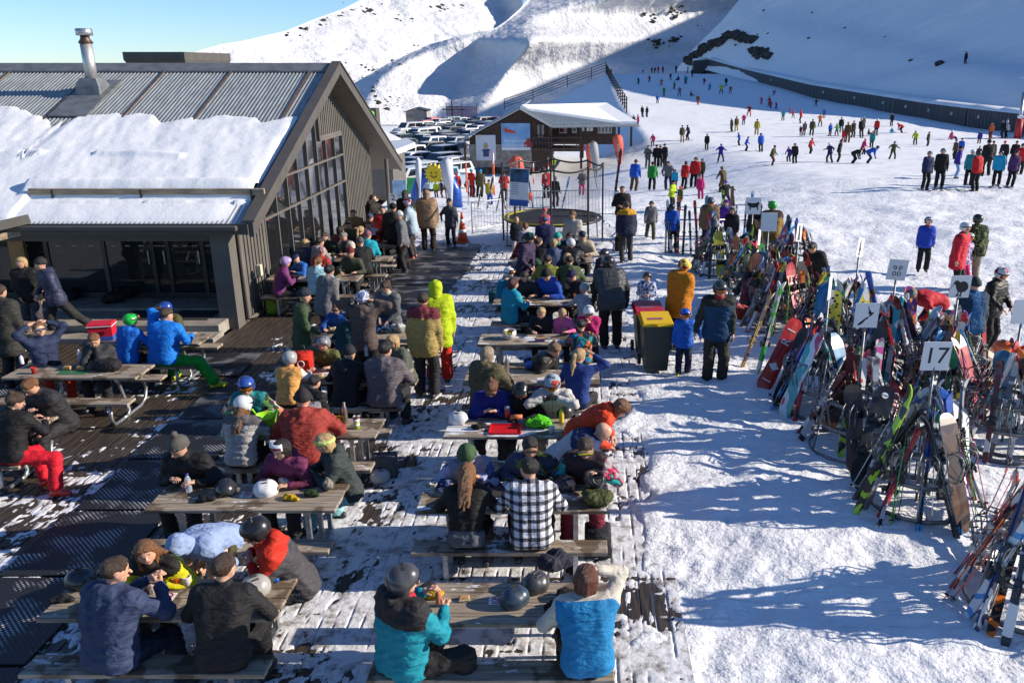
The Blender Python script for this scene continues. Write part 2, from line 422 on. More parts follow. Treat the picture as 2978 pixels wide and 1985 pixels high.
hh=(n1-0.5)*1.25+(n2-0.5)*0.85+(n3-0.5)*0.75+bias-0.05+0.09*sst(-2.8,-2.0,GXm)
gapn=fbm(GXm*3.0+70,GYm*4.5,3)
hh=hh-GP*(0.04+0.55*sst(0.50,0.62,gapn))
jy=np.abs(((GYm+0.2)%0.62)-0.31)
hh=hh-0.30*(jy<0.02)*(fbm(GXm*2+31,GYm*0.7,2)>0.47)
zs_=np.clip(hh,-0.35,0.20)*0.07
Vd=np.stack([GXm,GYm,zs_-0.002],-1).reshape(-1,3)
nxg=len(gx);nyg=len(gy)
ii=(np.arange(nyg-1)[:,None]*nxg+np.arange(nxg-1)[None,:]).ravel()
Fd=np.stack([ii,ii+1,ii+nxg+1,ii+nxg],-1)
zf=Vd[:,2]
keep=(zf[Fd].max(1)>0.0004)&~((Vd[Fd[:,0],0]<-7.3)&(Vd[Fd[:,0],1]>16.9))
Fd=Fd[keep];used_=np.unique(Fd);rm=np.full(len(Vd),-1);rm[used_]=np.arange(len(used_))
ds=obj('snow_patches',mesh_np('snow_patches',Vd[used_],rm[Fd],True,m_dsnow),kind='stuff')
def mat_mat():
 m=bpy.data.materials.new('rubber_mat');m.use_nodes=True;n=m.node_tree.nodes;l=m.node_tree.links
 b=n['Principled BSDF'];b.inputs['Roughness'].default_value=0.55
 g=n.new('ShaderNodeNewGeometry');mp=n.new('ShaderNodeMapping');mp.inputs['Scale'].default_value=(24,24,24);mp.inputs['Rotation'].default_value=(0,0,rad(45));l.new(g.outputs['Position'],mp.inputs[0])
 v=n.new('ShaderNodeTexVoronoi');v.inputs['Randomness'].default_value=0.0;v.inputs['Scale'].default_value=1.0;l.new(mp.outputs[0],v.inputs[0])
 nz=n.new('ShaderNodeTexNoise');nz.inputs['Scale'].default_value=2.2;nz.inputs['Detail'].default_value=5;l.new(g.outputs['Position'],nz.inputs[0])
 r1=n.new('ShaderNodeMath');r1.operation='LESS_THAN';r1.inputs[1].default_value=0.33;l.new(v.outputs['Distance'],r1.inputs[0])
 r2=n.new('ShaderNodeValToRGB');r2.color_ramp.elements[0].position=0.50;r2.color_ramp.elements[1].position=0.60;l.new(nz.outputs[0],r2.inputs[0])
 mu=n.new('ShaderNodeMath');mu.operation='MULTIPLY';l.new(r1.outputs[0],mu.inputs[0]);l.new(r2.outputs[0],mu.inputs[1])
 mx=n.new('ShaderNodeMix');mx.data_type='RGBA';mx.inputs[6].default_value=(0.014,0.014,0.016,1);mx.inputs[7].default_value=(0.6,0.6,0.63,1)
 l.new(mu.outputs[0],mx.inputs[0]);l.new(mx.outputs[2],b.inputs['Base Color'])
 bp=n.new('ShaderNodeBump');bp.inputs['Strength'].default_value=0.8;bp.inputs['Distance'].default_value=0.01;l.new(v.outputs['Distance'],bp.inputs['Height']);l.new(bp.outputs[0],b.inputs['Normal'])
 return m
m_mat=mat_mat()
mm=MB();mm.box((0,0,0),(1.26,1.42,0.022),bev=0.006);mat_me=mm.me('rubber_mat',m_mat)
mm=MB();mm.box((0,0,0),(2.2,1.55,0.022),bev=0.006);mat_me2=mm.me('rubber_mat',m_mat)
for k in range(7):
 y=4.5+k*1.47
 o=obj('rubber_mat',mat_me,None,(-5.78+0.05*math.sin(k*2.1),y,0.022),(0,0,rr.uniform(-0.02,0.02)))
 wh=['at the bottom left corner of the terrace','beside the front left picnic table','left of the table with the navy hoodie man','beside the table with the white helmet','in front of the curved pipe table legs','between the left tables and the second row','where the walkway turns towards the steps'][k]
 tag(o,'black holed rubber walkway mat '+wh,'mat','black rubber mats down the terrace')
for k in range(7):
 y=15.6+k*1.62
 o=obj('rubber_mat',mat_me2,None,(-4.6+0.07*k+0.03*math.sin(k*3),y,0.022),(0,0,rr.uniform(-0.012,0.012)))
 wh=['behind the burgundy and tan jacket man','beside the woman with the braid','right of the brown backpack','next to the black and red backpack','beside the far window tables','under the feet of the person in pale blue','at the far end where the tan puffer person stands'][k]
 tag(o,'wide dark rubber walkway mat '+wh,'mat','black rubber mats down the terrace')
for k,(x,y,lb)in enumerate([(-1.05,13.4,'small black rubber mat under the bench of the table with two children'),(-9.3,13.3,'black rubber mat under the table of the two blue jackets'),(-6.9,15.2,'black rubber mat behind the standing man with olive hood')]):
 o=obj('rubber_mat',mat_me,None,(x,y,0.022),(0,0,rad(90)));tag(o,lb,'mat','black rubber mats down the terrace')
 # ================================================================ LODGE
m_clad=M('brown_grey_cladding',(0.112,0.101,0.088),0.7,var=0.12,vs=2,coord='World')
m_fascia=M('dark_brown_fascia',(0.078,0.070,0.062),0.6,var=0.1,vs=3,coord='World')
m_soffit=M('brown_soffit_ply',(0.12,0.09,0.065),0.7,var=0.15,vs=2,stretch=(1,4,1),coord='World')
m_frame=M('dark_door_frame',(0.03,0.03,0.03),0.4)
m_roof=M('corrugated_iron',(0.33,0.35,0.345),0.45,0.25,var=0.2,vs=3,stretch=(6,0.6,0.6),coord='World')
m_flash=M('lead_flashing',(0.20,0.21,0.215),0.5,0.4,var=0.2,vs=4,coord='World')
m_rust=M('rusted_joint',(0.13,0.075,0.04),0.8,var=0.3,vs=9,coord='World')
m_conc=M('concrete',(0.26,0.235,0.20),0.85,var=0.25,vs=3,coord='World',bump=0.3,bs=30)
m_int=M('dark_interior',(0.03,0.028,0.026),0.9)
m_glassd=M('window_glass',(0.012,0.014,0.016),0.03,ior=2.0,coat=0.3)
GXW=-7.31;RX=-6.71;RL=-27.0
RY,RZ=24.9,5.22;EY,EZ=17.35,2.16;FY_,FZ=32.4,1.75
lodge=thing('lodge','dark timber lodge with a snow covered corrugated roof and glazed gable end','building',(0,0,0))
sl1=(RZ-EZ)/(RY-EY);sl2=(RZ-FZ)/(FY_-RY)
per=0.098;xs=np.arange(RL,RX-0.05,per/6.0);zc=0.014*np.sin(2*math.pi*xs/per)
Vr=[(x,EY,EZ+0.10+z)for x,z in zip(xs,zc)]+[(x,RY,RZ+0.10+z)for x,z in zip(xs,zc)]
n=len(xs);Fr=np.array([(i,i+1,n+i+1,n+i)for i in range(n-1)])
obj('roof_sheeting',mesh_np('roof_sheeting',np.array(Vr),Fr,True,m_roof),lodge)
Vr=[(x,RY,RZ+0.10+z)for x,z in zip(xs[::3],zc[::3])]+[(x,FY_,FZ+0.10+z)for x,z in zip(xs[::3],zc[::3])]
n=len(xs[::3]);obj('rear_roof_sheeting',mesh_np('roof_sheeting',np.array(Vr),np.array([(i,i+1,n+i+1,n+i)for i in range(n-1)]),True,m_roof),lodge)
mb=MB();mb.prism([(EY+0.02,EZ-0.10),(EY+0.02,EZ+0.06),(RY,RZ+0.07),(RY,RZ-0.12)],RL,RX-0.03);mb.obj('roof_deck',m_soffit,lodge)
mb=MB();mb.prism([(FY_-0.02,FZ-0.08),(FY_-0.02,FZ+0.06),(RY,RZ+0.06),(RY,RZ-0.13)],RL,RX-0.03);mb.obj('rear_roof_deck',m_soffit,lodge)
mb=MB();mb.prism([(RY-0.42,RZ+0.13-0.42*sl1),(RY-0.40,RZ+0.16-0.40*sl1),(RY,RZ+0.19),(RY+0.4,RZ+0.16-0.4*sl2),(RY+0.38,RZ+0.13-0.4*sl2),(RY,RZ+0.14)],RL,RX);mb.obj('ridge_cap',m_flash,lodge)
for px in(500,690,915,60,300):
 x=aty(px,215,RY).x
 mb=MB();mb.bar((x,RY-0.1,RZ+0.15-0.1*sl1),(x,EY+3.2,RZ+0.125-(RY-EY-3.2)*sl1),0.05,0.012);mb.obj('rusty_joint_strip',m_rust,lodge)
def barge(a,b,nm,w=0.30,dx=0.10):
 y0,z0=a;y1,z1=b
 mb=MB();mb.prism([(y0,z0-w),(y0,z0),(y1,z1),(y1,z1-w)],RX-dx/2,RX+dx/2);mb.obj(nm,m_fascia,lodge)
barge((EY-0.02,EZ+0.16),(RY,RZ+0.20),'barge_board');barge((RY,RZ+0.20),(FY_+0.02,FZ+0.16),'barge_board')
mb=MB();mb.prism([(EY-0.04,EZ+0.165),(EY-0.04,EZ+0.20),(RY,RZ+0.24),(RY,RZ+0.205)],RX-0.16,RX+0.09);mb.obj('verge_cap',m_fascia,lodge)
mb=MB();mb.prism([(RY,RZ+0.205),(RY,RZ+0.24),(FY_+0.04,FZ+0.20),(FY_+0.04,FZ+0.165)],RX-0.16,RX+0.09);mb.obj('verge_cap',m_fascia,lodge)
mb=MB();mb.box(((RL+RX)/2,EY-0.03,EZ+0.02),(RX-RL-0.1,0.06,0.22));mb.obj('fascia',m_fascia,lodge)
mb=MB();mb.box(((RL+RX)/2-0.1,EY-0.13,EZ+0.05),(RX-RL-0.3,0.13,0.11),bev=0.02);mb.obj('gutter',m_fascia,lodge)
mb=MB();mb.box(((RL+GXW)/2,EY+0.42,EZ-0.19),(GXW-RL,0.16,0.22));mb.obj('eaves_beam',m_fascia,lodge)
mb=MB();mb.box(((RL+GXW)/2,EY+0.85,EZ-0.08),(GXW-RL,0.7,0.03));mb.obj('eaves_soffit',m_soffit,lodge)
sgx0,sgx1=atx(770,583,-6.9),None
gy_=EY+0.95;gz_=EZ+0.10+0.95*sl1
gxa=aty(88,575,gy_).x;gxb=aty(772,583,gy_).x
mb=MB();mb.box(((gxa+gxb)/2,gy_,gz_+0.16),(gxb-gxa,0.07,0.13),bev=0.008);mb.obj('snow_guard_beam',m_wood,lodge)
for px in(158,415,735):
 x=aty(px,580,gy_).x;mb=MB();mb.box((x,gy_-0.04,gz_+0.1),(0.04,0.03,0.22));mb.box((x,gy_+0.1,gz_+0.03),(0.04,0.3,0.03));mb.obj('bracket',m_frame,lodge)
def roof_snow():
 xa=np.linspace(RL,RX-0.28,330);ta=np.linspace(0,1,90)
 X_,T_=np.meshgrid(xa,ta)
 pxs=[-400,0,60,125,150,165,190,240,330,440,470,540,620,720,760,860,875]
 pys=[250,305,320,345,375,380,350,335,331,340,358,350,340,342,358,338,345]
 up_=[]
 for a,b in zip(pxs,pys):
  d=ray(a,b)
  nrm=Vector((0,-sl1,1));t=(Vector((0,RY,RZ+0.1))-Vector((0,0,H))).dot(nrm)/d.dot(nrm);q=Vector((0,0,H))+d*t
  up_.append((q.x,(q.y-EY)/(RY-EY)))
 up_.sort();top=np.interp(X_,[q[0]for q in up_],[q[1]for q in up_])
 top=top+(fbm(X_*3,X_*0+2,3)-0.5)*0.05
 s=0.005+(top-0.005)*T_
 y=EY+s*(RY-EY)
 edge=np.minimum(1,np.minimum(T_*22,(1-T_)*5)*top)
 side=np.clip((RX-0.28-X_)/0.25,0,1)
 th=0.085*np.sqrt(np.clip(edge*side,0,1))+0.03
 gs=s*(RY-EY)
 th=th+0.16*np.exp(-((gs-1.22)/0.22)**2)*(X_>gxa-0.2)*(X_<gxb)+(fbm(X_*1.2,gs*1.6,4)-0.5)*0.06
 th=th+(fbm(X_*3.5+gs*0.9,gs*0.9,4)-0.5)*0.04
 th=th+0.07*np.exp(-((gs-2.35-0.3*np.sin(X_*0.4))/0.08)**2)*(fbm(X_*0.7,X_*0,2)>0.42)
 lowcut=np.exp(-((gs-0.86)/0.10)**2)*(X_>gxa)*(X_<gxb)
 th=th*(1-0.75*lowcut)
 low=(gs<0.75)*(X_>gxa)
 th=np.where(low,th*0.5*(1-sst(0,1,(X_-(RX-1.0))/0.6)*0.9),th)
 th=np.maximum(th,-0.02)*np.clip(T_*30,0.0,1)
 z=EZ+0.095+s*(RZ-EZ)+th
 V=np.stack([X_,y,z],-1).reshape(-1,3);nx,ny=len(xa),len(ta)
 ii=(np.arange(ny-1)[:,None]*nx+np.arange(nx-1)[None,:]).ravel()
 return V,np.stack([ii,ii+1,ii+nx+1,ii+nx],-1)
V_,F_=roof_snow()
m_rsnow=snow_mat('roof_snow',s1=2.0,s2=9.0,s3=40.0,d1=0.06,bump=0.35)
o=obj('roof_snow',mesh_np('roof_snow',V_,F_,True,m_rsnow),lodge);o['kind']='stuff'
fx=aty(283,218,23.6);fb=Vector((fx.x,23.3,RZ+0.1-1.6*sl1))
flue=Vector((fb.x,23.3,0))
zt=lambda py:aty(278,py,23.3).z
mb=MB();mb.prism([(-0.55,0),(0.55,0),(0.55,0.02),(-0.55,0.02)],0,0.01)
mb=MB();mb.bar((flue.x,21.9,RZ+0.15-3.0*sl1),(flue.x,23.9,RZ+0.15-1.0*sl1),0.95,0.03);mb.obj('flashing_sheet',m_flash,lodge)
zb=RZ+0.12-1.6*sl1
mb=MB();mb.add([(flue.x+a*w_,23.3+b*w_,z_)for w_,z_ in((0.30,zb-0.2),(0.30,zb+0.15),(0.21,zb+0.34))for a,b in((-1,-1),(1,-1),(1,1),(-1,1))],[(0,1,5,4),(1,2,6,5),(2,3,7,6),(3,0,4,7),(4,5,9,8),(5,6,10,9),(6,7,11,10),(7,4,8,11),(8,9,10,11)]);mb.obj('flue_base',m_flash,lodge)
zt0,zt1=zt(225),zt(128)
flu=MB();flu.lathe([(0.145,zb+0.25),(0.145,zt1)],20,(flue.x,23.3,0));fo=flu.obj('flue_pipe',M('brushed_steel',(0.55,0.54,0.53),0.5,0.8),lodge,True)
q=MB();q.lathe([(0.145,zt1),(0.18,zt1+0.03),(0.11,zt1+0.13),(0.11,zt1+0.20)],20,(flue.x,23.3,0));q.obj('copper_collar',M('stained_collar',(0.10,0.06,0.045),0.5,0.6),fo,True)
q=MB();q.lathe([(0.18,zt1+0.20),(0.20,zt1+0.21),(0.20,zt1+0.36),(0.18,zt1+0.37)],20,(flue.x,23.3,0));q.obj('flue_cap',m_steel,fo,True)
va,vb=aty(380,152,27.2),aty(556,152,27.2);vc,vd=aty(414,205,27.2),aty(540,205,27.2)
y0,y1=27.2,30.2
Vv=[(va.x,y0-0.5,va.z),(vb.x,y0-0.5,va.z),(vb.x,y1,va.z),(va.x,y1,va.z),(vc.x,y0,vc.z-0.4),(vd.x,y0,vc.z-0.4),(vd.x,y1-0.5,vc.z-0.4),(vc.x,y1-0.5,vc.z-0.4)]
Vv+=[(v[0],v[1],v[2]-0.22)for v in Vv[:4]]
mb=MB();mb.add(Vv,[(0,1,2,3),(0,8,9,1),(1,9,10,2),(2,10,11,3),(3,11,8,0),(8,4,5,9),(9,5,6,10),(10,6,7,11),(11,7,4,8)]);mb.obj('vent_housing',m_fascia,lodge)
def zroof(y):return(RZ-0.12-(RY-y)*sl1)if y<RY else(RZ-0.13-(y-RY)*sl2)
wy0,wy1,gy0,gy1=17.9,30.3,19.75,26.9
def wallpoly(a,b,zlow,zhi=None):
 ys_=[a]+[y for y in(RY,)if a<y<b]+[b]
 return[(a,zlow),(b,zlow)]+[(y,(zroof(y)if zhi is None else min(zroof(y),zhi)))for y in reversed(ys_)]
def gwin(y):return max(0.6,zroof(y)-0.55)if y<24.6 else 3.35
mb=MB()
mb.prism(wallpoly(wy0,gy0,0.0),GXW-0.16,GXW);mb.prism(wallpoly(gy1,wy1,-0.5),GXW-0.16,GXW)
mb.prism([(gy0,0.0),(gy1,0.0),(gy1,0.32),(gy0,0.32)],GXW-0.16,GXW)
mb.prism([(gy0,gwin(gy0)),(24.6,gwin(24.59)),(24.6,zroof(24.6)),(gy0,zroof(gy0))],GXW-0.16,GXW)
mb.prism([(24.6,3.35),(gy1,3.35),(gy1,zroof(gy1)),(RY,zroof(RY)),(24.6,zroof(24.6))],GXW-0.16,GXW)
mb.obj('gable_wall',m_clad,lodge)
def batten(y,z0,z1):
 if z1-z0>0.1:
  mb=MB();mb.box((GXW+0.012,y,(z0+z1)/2),(0.026,0.05,z1-z0));mb.obj('siding_batten',m_clad,lodge)
y=wy0+0.12
while y<wy1:
 if y<gy0-0.05:batten(y,0.02,zroof(y)-0.03)
 elif y<gy1+0.05:
  batten(y,(gwin(y)if y<24.6 else 3.35)+0.12,zroof(y)-0.03)
 else:batten(y,-0.4,zroof(y)-0.03)
 y+=0.19
ym=np.linspace(gy0,gy1,9)
def bar(a,b,w_=0.05,d=0.07):
 mb=MB();mb.bar(a,b,d,w_);return mb.obj('mullion',m_clad,lodge)
for y in ym:bar((GXW-0.02,y,0.32),(GXW-0.02,y,gwin(y-0.001)))
bar((GXW-0.018,gy0,gwin(gy0)),(GXW-0.018,24.6,gwin(24.59)),0.06);bar((GXW-0.018,24.6,3.35),(GXW-0.018,gy1,3.35),0.06)
bar((GXW-0.018,24.6,3.35),(GXW-0.018,24.6,gwin(24.59)),0.06)
for zt_ in(1.95,2.75):
 ya=gy0
 while gwin(ya)<zt_+0.05:ya+=0.05
 bar((GXW-0.019,ya,zt_),(GXW-0.019,gy1,zt_),0.05)
for k in range(8):
 a,b=ym[k]+0.02,ym[k+1]-0.02;za,zb_=gwin(a),gwin(min(b,24.59)if a<24.6 else b)
 for z0_,z1_ in((0.33,1.93),(1.97,2.73),(2.77,9)):
  ta,tb=min(za,z1_)-0.02,min(zb_,z1_)-0.02
  if max(ta,tb)<=z0_+0.03:continue
  ta,tb=max(ta,z0_),max(tb,z0_)
  mb=MB();mb.prism([(a,z0_),(b,z0_),(b,tb),(a,ta)],GXW-0.05,GXW-0.04)
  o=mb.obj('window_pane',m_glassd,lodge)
mb=MB();mb.box((GXW-0.17,17.72,1.03),(0.38,0.38,2.06));mb.obj('corner_post',m_clad,lodge)
mb=MB();mb.tube([(GXW+0.07,17.98,2.0),(GXW+0.07,17.98,0.12),(GXW+0.07,18.35,0.06),(GXW+0.14,18.75,0.05)],0.05,10);mb.obj('downpipe',m_clad,lodge,True)
DYW=19.0;doorZ=0.32
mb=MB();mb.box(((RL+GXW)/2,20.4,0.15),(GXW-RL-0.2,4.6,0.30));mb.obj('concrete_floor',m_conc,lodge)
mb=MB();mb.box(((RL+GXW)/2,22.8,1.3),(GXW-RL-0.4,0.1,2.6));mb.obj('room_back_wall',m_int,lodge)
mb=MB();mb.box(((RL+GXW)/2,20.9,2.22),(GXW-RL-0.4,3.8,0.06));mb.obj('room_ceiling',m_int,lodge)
mb=MB();mb.box((GXW-0.24,18.5,1.2),(0.14,1.1,1.8));mb.obj('return_wall',m_clad,lodge)
dxs=[aty(px,800,DYW).x for px in(-150,150,315,455,500,600,660)]
m_glass=M('door_glass',(0.03,0.035,0.035),0.02,alpha=0.5,spec=0.5,ior=1.55)
for k,x in enumerate(dxs):
 mb=MB();mb.box((x,DYW,1.24),(0.09,0.07,1.86));mb.obj('door_frame',m_frame,lodge)
mb=MB();mb.box(((dxs[0]+dxs[-1])/2,DYW,0.37),(dxs[-1]-dxs[0],0.065,0.12));mb.obj('threshold',m_frame,lodge)
mb=MB();mb.box(((dxs[0]+dxs[-1])/2,DYW,2.14),(dxs[-1]-dxs[0],0.065,0.14));mb.obj('door_head',m_frame,lodge)
for k in range(len(dxs)-1):
 a,b=dxs[k]+0.05,dxs[k+1]-0.05
 mb=MB();mb.box(((a+b)/2,DYW,1.25),(b-a,0.012,1.62));o=mb.obj('glass_door',m_glass,lodge)
 if k>1:
  hb=MB();hb.box((b-0.03,DYW-0.06,1.25),(0.025,0.04,0.3));hb.obj('door_handle',m_steel,o)
 hb=MB()
 for j in range(3):hb.box((a+(j+0.6)*(b-a)/3.2,DYW-0.009,1.5),(0.11,0.002,0.022))
 hb.obj('safety_marking',M('frosted_marking',(0.4,0.4,0.4),0.6),o)
m_ply=M('orange_plywood',(0.33,0.17,0.06),0.6,var=0.2,vs=4)
a=aty(45,800,18.7);b=aty(88,800,18.7)
mb=MB();mb.box(((a.x+b.x)/2,18.7,1.2),(b.x-a.x,0.1,1.9));mb.obj('plywood_panel',m_ply,lodge)
for k in range(4):
 q=aty(170,720+k*50,20.6);mb=MB();mb.box((q.x,20.8,0.6+k*0.42),(0.9,0.35,0.04));mb.obj('shelf',m_ply,lodge)
pa,pb=aty(-200,690,16.9),aty(86,636,17.3)
mb=MB();mb.bar((pa.x,15.9,pa.z-0.05),(pb.x,17.3,pb.z),0.10,0.17);mb.obj('porch_fascia',m_clad,lodge)
mb=MB();mb.bar((pa.x,16.1,pa.z-0.27),(pb.x-0.12,17.45,pb.z-0.25),0.10,0.13);mb.obj('porch_fascia',m_wood,lodge)
mb=MB();mb.box((GXW+0.06,18.95,0.95),(0.09,0.14,0.26),bev=0.012);mb.obj('meter_box',M('cream_plastic',(0.55,0.50,0.38),0.5),lodge)
q=at(1098,560,-0.1);
mb=MB();mb.tube([(-6.9,30.9,-0.4),(-6.9,30.9,2.2)],0.07,10);mb.obj('roof_post',m_fascia,lodge)
steps=thing('entrance_steps','two long concrete steps in front of the glazed lodge doors','steps',(0,0,0))
xr=at(690,940,0.0).x
mb=MB();mb.box(((-20+xr)/2,17.6,0.12),(xr+20,1.2,0.24),bev=0.01);mb.obj('upper_step',m_conc,steps)
mb=MB();mb.box(((-20+xr+0.06)/2,16.8,0.05),(xr+20.06,0.55,0.11),bev=0.01);mb.obj('lower_step',m_conc,steps)
for x,lb in((-9.35,'dark rubber door mat left on the concrete step'),(-8.3,'dark rubber door mat on the concrete step beside the corner post')):
 mb=MB();mb.box((x,17.75,0.25),(0.85,0.75,0.018));o=mb.obj('door_mat',m_dark);tag(o,lb,'mat','door mats on the step')
 # ================================================================ PICNIC TABLES
def table_mat(name,snow):
 m=bpy.data.materials.new(name);m.use_nodes=True;n=m.node_tree.nodes;l=m.node_tree.links
 b=n['Principled BSDF'];b.inputs['Roughness'].default_value=0.75
 g=n.new('ShaderNodeNewGeometry');mp=n.new('ShaderNodeMapping');mp.inputs['Scale'].default_value=(1.2,14,14);l.new(g.outputs['Position'],mp.inputs[0])
 nz=n.new('ShaderNodeTexNoise');nz.inputs['Scale'].default_value=2.0;nz.inputs['Detail'].default_value=6;l.new(mp.outputs[0],nz.inputs[0])
 cr=n.new('ShaderNodeValToRGB');cr.color_ramp.elements[0].position=0.3;cr.color_ramp.elements[0].color=(0.17,0.125,0.085,1);cr.color_ramp.elements[1].position=0.66;cr.color_ramp.elements[1].color=(0.40,0.33,0.25,1)
 l.new(nz.outputs[0],cr.inputs[0])
 n2=n.new('ShaderNodeTexNoise');n2.inputs['Scale'].default_value=3.2;n2.inputs['Detail'].default_value=5;l.new(g.outputs['Position'],n2.inputs[0])
 wet=n.new('ShaderNodeValToRGB');wet.color_ramp.elements[0].position=0.50;wet.color_ramp.elements[1].position=0.56;wet.color_ramp.elements[0].color=(1,1,1,1);wet.color_ramp.elements[1].color=(0.42,0.36,0.30,1);l.new(n2.outputs[0],wet.inputs[0])
 mu=n.new('ShaderNodeMix');mu.data_type='RGBA';mu.blend_type='MULTIPLY';mu.inputs[0].default_value=1;l.new(cr.outputs[0],mu.inputs[6]);l.new(wet.outputs[0],mu.inputs[7])
 n3=n.new('ShaderNodeTexNoise');n3.inputs['Scale'].default_value=2.6;n3.inputs['Detail'].default_value=7;n3.inputs['Roughness'].default_value=0.7
 mp3=n.new('ShaderNodeMapping');mp3.inputs['Location'].default_value=(7,3,0);mp3.inputs['Scale'].default_value=(0.8,1.6,1);l.new(g.outputs['Position'],mp3.inputs[0]);l.new(mp3.outputs[0],n3.inputs[0])
 sn=n.new('ShaderNodeValToRGB');sn.color_ramp.elements[0].position=0.62-snow*0.25;sn.color_ramp.elements[1].position=0.66-snow*0.25;l.new(n3.outputs[0],sn.inputs[0])
 se=n.new('ShaderNodeSeparateXYZ');l.new(g.outputs['Normal'],se.inputs[0]);gt=n.new('ShaderNodeMath');gt.operation='GREATER_THAN';gt.inputs[1].default_value=0.8;l.new(se.outputs[2],gt.inputs[0])
 m2=n.new('ShaderNodeMath');m2.operation='MULTIPLY';l.new(sn.outputs[0],m2.inputs[0]);l.new(gt.outputs[0],m2.inputs[1])
 mx=n.new('ShaderNodeMix');mx.data_type='RGBA';l.new(m2.outputs[0],mx.inputs[0]);l.new(mu.outputs[2],mx.inputs[6]);mx.inputs[7].default_value=(0.72,0.73,0.76,1)
 l.new(mx.outputs[2],b.inputs['Base Color'])
 bp=n.new('ShaderNodeBump');bp.inputs['Strength'].default_value=0.5;bp.inputs['Distance'].default_value=0.01;l.new(nz.outputs[0],bp.inputs['Height']);l.new(bp.outputs[0],b.inputs['Normal'])
 return m
m_t0,m_t1,m_t2=table_mat('weathered_table_wood',0.05),table_mat('frosted_table_wood',0.32),table_mat('snowy_table_wood',0.5)
TL=2.08;TD=0.64
_tm={}
def table(x0,y0,label,mt=0,L=TL,curved=False,rz=0):
 """x0 left end, y0 near edge of the top"""
 t=thing('picnic_table',label,'picnic table',(x0+L/2,y0+TD/2,0),rz,'picnic tables with attached benches on the terrace')
 mat=(m_t0,m_t1,m_t2)[mt]
 for key,(w_,hh_)in(('p',(0.152,0.04)),('b',(0.265,0.045))):
  if(key,mt,L)not in _tm:
   mb=MB();mb.box((0,0,0),(L,w_,hh_),bev=0.006);_tm[(key,mt,L)]=mb.me('plank',mat)
 for k in range(4):obj('table_plank',_tm[('p',mt,L)],t,(0.004*(k%2),-TD/2+0.08+k*0.16,0.73))
 for s in(-1,1):obj('bench_plank',_tm[('b',mt,L)],t,(0,s*(TD/2+0.215),0.43))
 if('f',curved)not in _tm:
  mb=MB();yb=TD/2+0.215
  if curved:
   mb.tube([(0,-0.26,0.70),(0,-0.20,0.62),(0,-0.02,0.10),(0,-0.10,0.03),(0,-0.22,0.04)],0.026,8)
   arc=[(0,-yb,0.40),(0,-yb-0.02,0.14),(0,-yb+0.05,0.04),(0,-yb+0.2,0.03),(0,yb-0.2,0.03),(0,yb-0.02,0.10),(0,yb+0.04,0.25),(0,yb-0.02,0.42),(0,0.30,0.66),(0,0.25,0.70)]
   mb.tube(arc,0.028,8)
  else:
   mb.box((0,-0.20,0.36),(0.05,0.05,0.70));mb.box((0,0.20,0.36),(0.05,0.05,0.70));mb.box((0,0,0.69),(0.05,0.56,0.04))
   mb.box((0,-yb,0.22),(0.05,0.05,0.38));mb.box((0,yb,0.22),(0.05,0.05,0.38));mb.box((0,0,0.035),(0.055,2*yb+0.1,0.045));mb.box((0,-yb,0.395),(0.05,0.2,0.02));mb.box((0,yb,0.395),(0.05,0.2,0.02))
  _tm[('f',curved)]=mb.me('leg_frame',m_steel,curved)
 for s in(-1,1):obj('leg_frame',_tm[('f',curved)],t,(s*(L/2-0.34),0,0))
 if('r',)not in _tm:
  mb=MB();mb.box((0,0,0),(TL-0.7,0.04,0.04));_tm[('r',)]=mb.me('rail',m_steel)
 if not curved:obj('rail',_tm[('r',)],t,(0,-0.2,0.22))
 return t
XL,XR=-4.76,-1.80
R={1:6.33,2:8.31,3:10.27,4:12.23,5:14.15,6:16.7,7:18.75,8:20.7,9:22.55}
Lr={1:6.40,2:8.33,3:10.25,4:12.30,5:14.35}
Wr={3:18.8,2:20.8,1:22.55,0:24.45}
table(XR,R[1],'wet picnic table between the teal jacket man and the woman in the blue vest',0)
table(XR,R[2],'picnic table in front of the plaid shirt man, holding helmets and an olive backpack',1)
table(XR,R[3],'snowy picnic table with the red tray and lime bag on it',2)
table(XR,R[4],'picnic table with a steel vacuum flask and a blue helmet on it',1)
table(XR,R[5],'picnic table with an upturned white helmet, behind the olive parka woman',1)
table(XR,R[6],'picnic table with the watermelon bag and the orange drink on it',1)
table(XR,R[7],'picnic table with a pink drink bottle on it',1)
table(XR,R[8],'picnic table with a white carrier bag on it near the trampoline',1)
table(XL,Lr[1],'front left picnic table with four white and red paper cups on it',0)
table(XL,Lr[2],'picnic table with two black helmets and a white helmet on it',0)
table(XL,Lr[3],'picnic table with a tall flask, a striped cup and a yellow crisp packet',0)
table(XL,Lr[4],'picnic table with a red bag on it behind the peach jacket child',1)
table(XL+0.1,Lr[5],'picnic table behind the brown hoodie with a crumpled carrier bag on it',1)
table(-7.12,Wr[3],'picnic table by the lodge window holding a full white plastic bag',0)
table(-6.85,Wr[2],'picnic table by the lodge window where two men sit talking',0)
table(-7.02,Wr[1],'picnic table by the lodge window with a blue bottle on it',0)
table(-7.0,Wr[0],'farthest picnic table by the lodge window with red clothes heaped on it',0)
table(-8.72,14.18,'curved pipe picnic table with a red cooler box on it',0,curved=True)
table(-8.98,12.49,'curved pipe picnic table with sandwiches and a draped ski jacket on it',0,curved=True)
table(-9.3,10.35,'curved pipe picnic table at the left edge with a green flask on it',0,curved=True)
table(-12.15,14.95,'curved pipe picnic table behind the black coat at the left edge',0,curved=True)
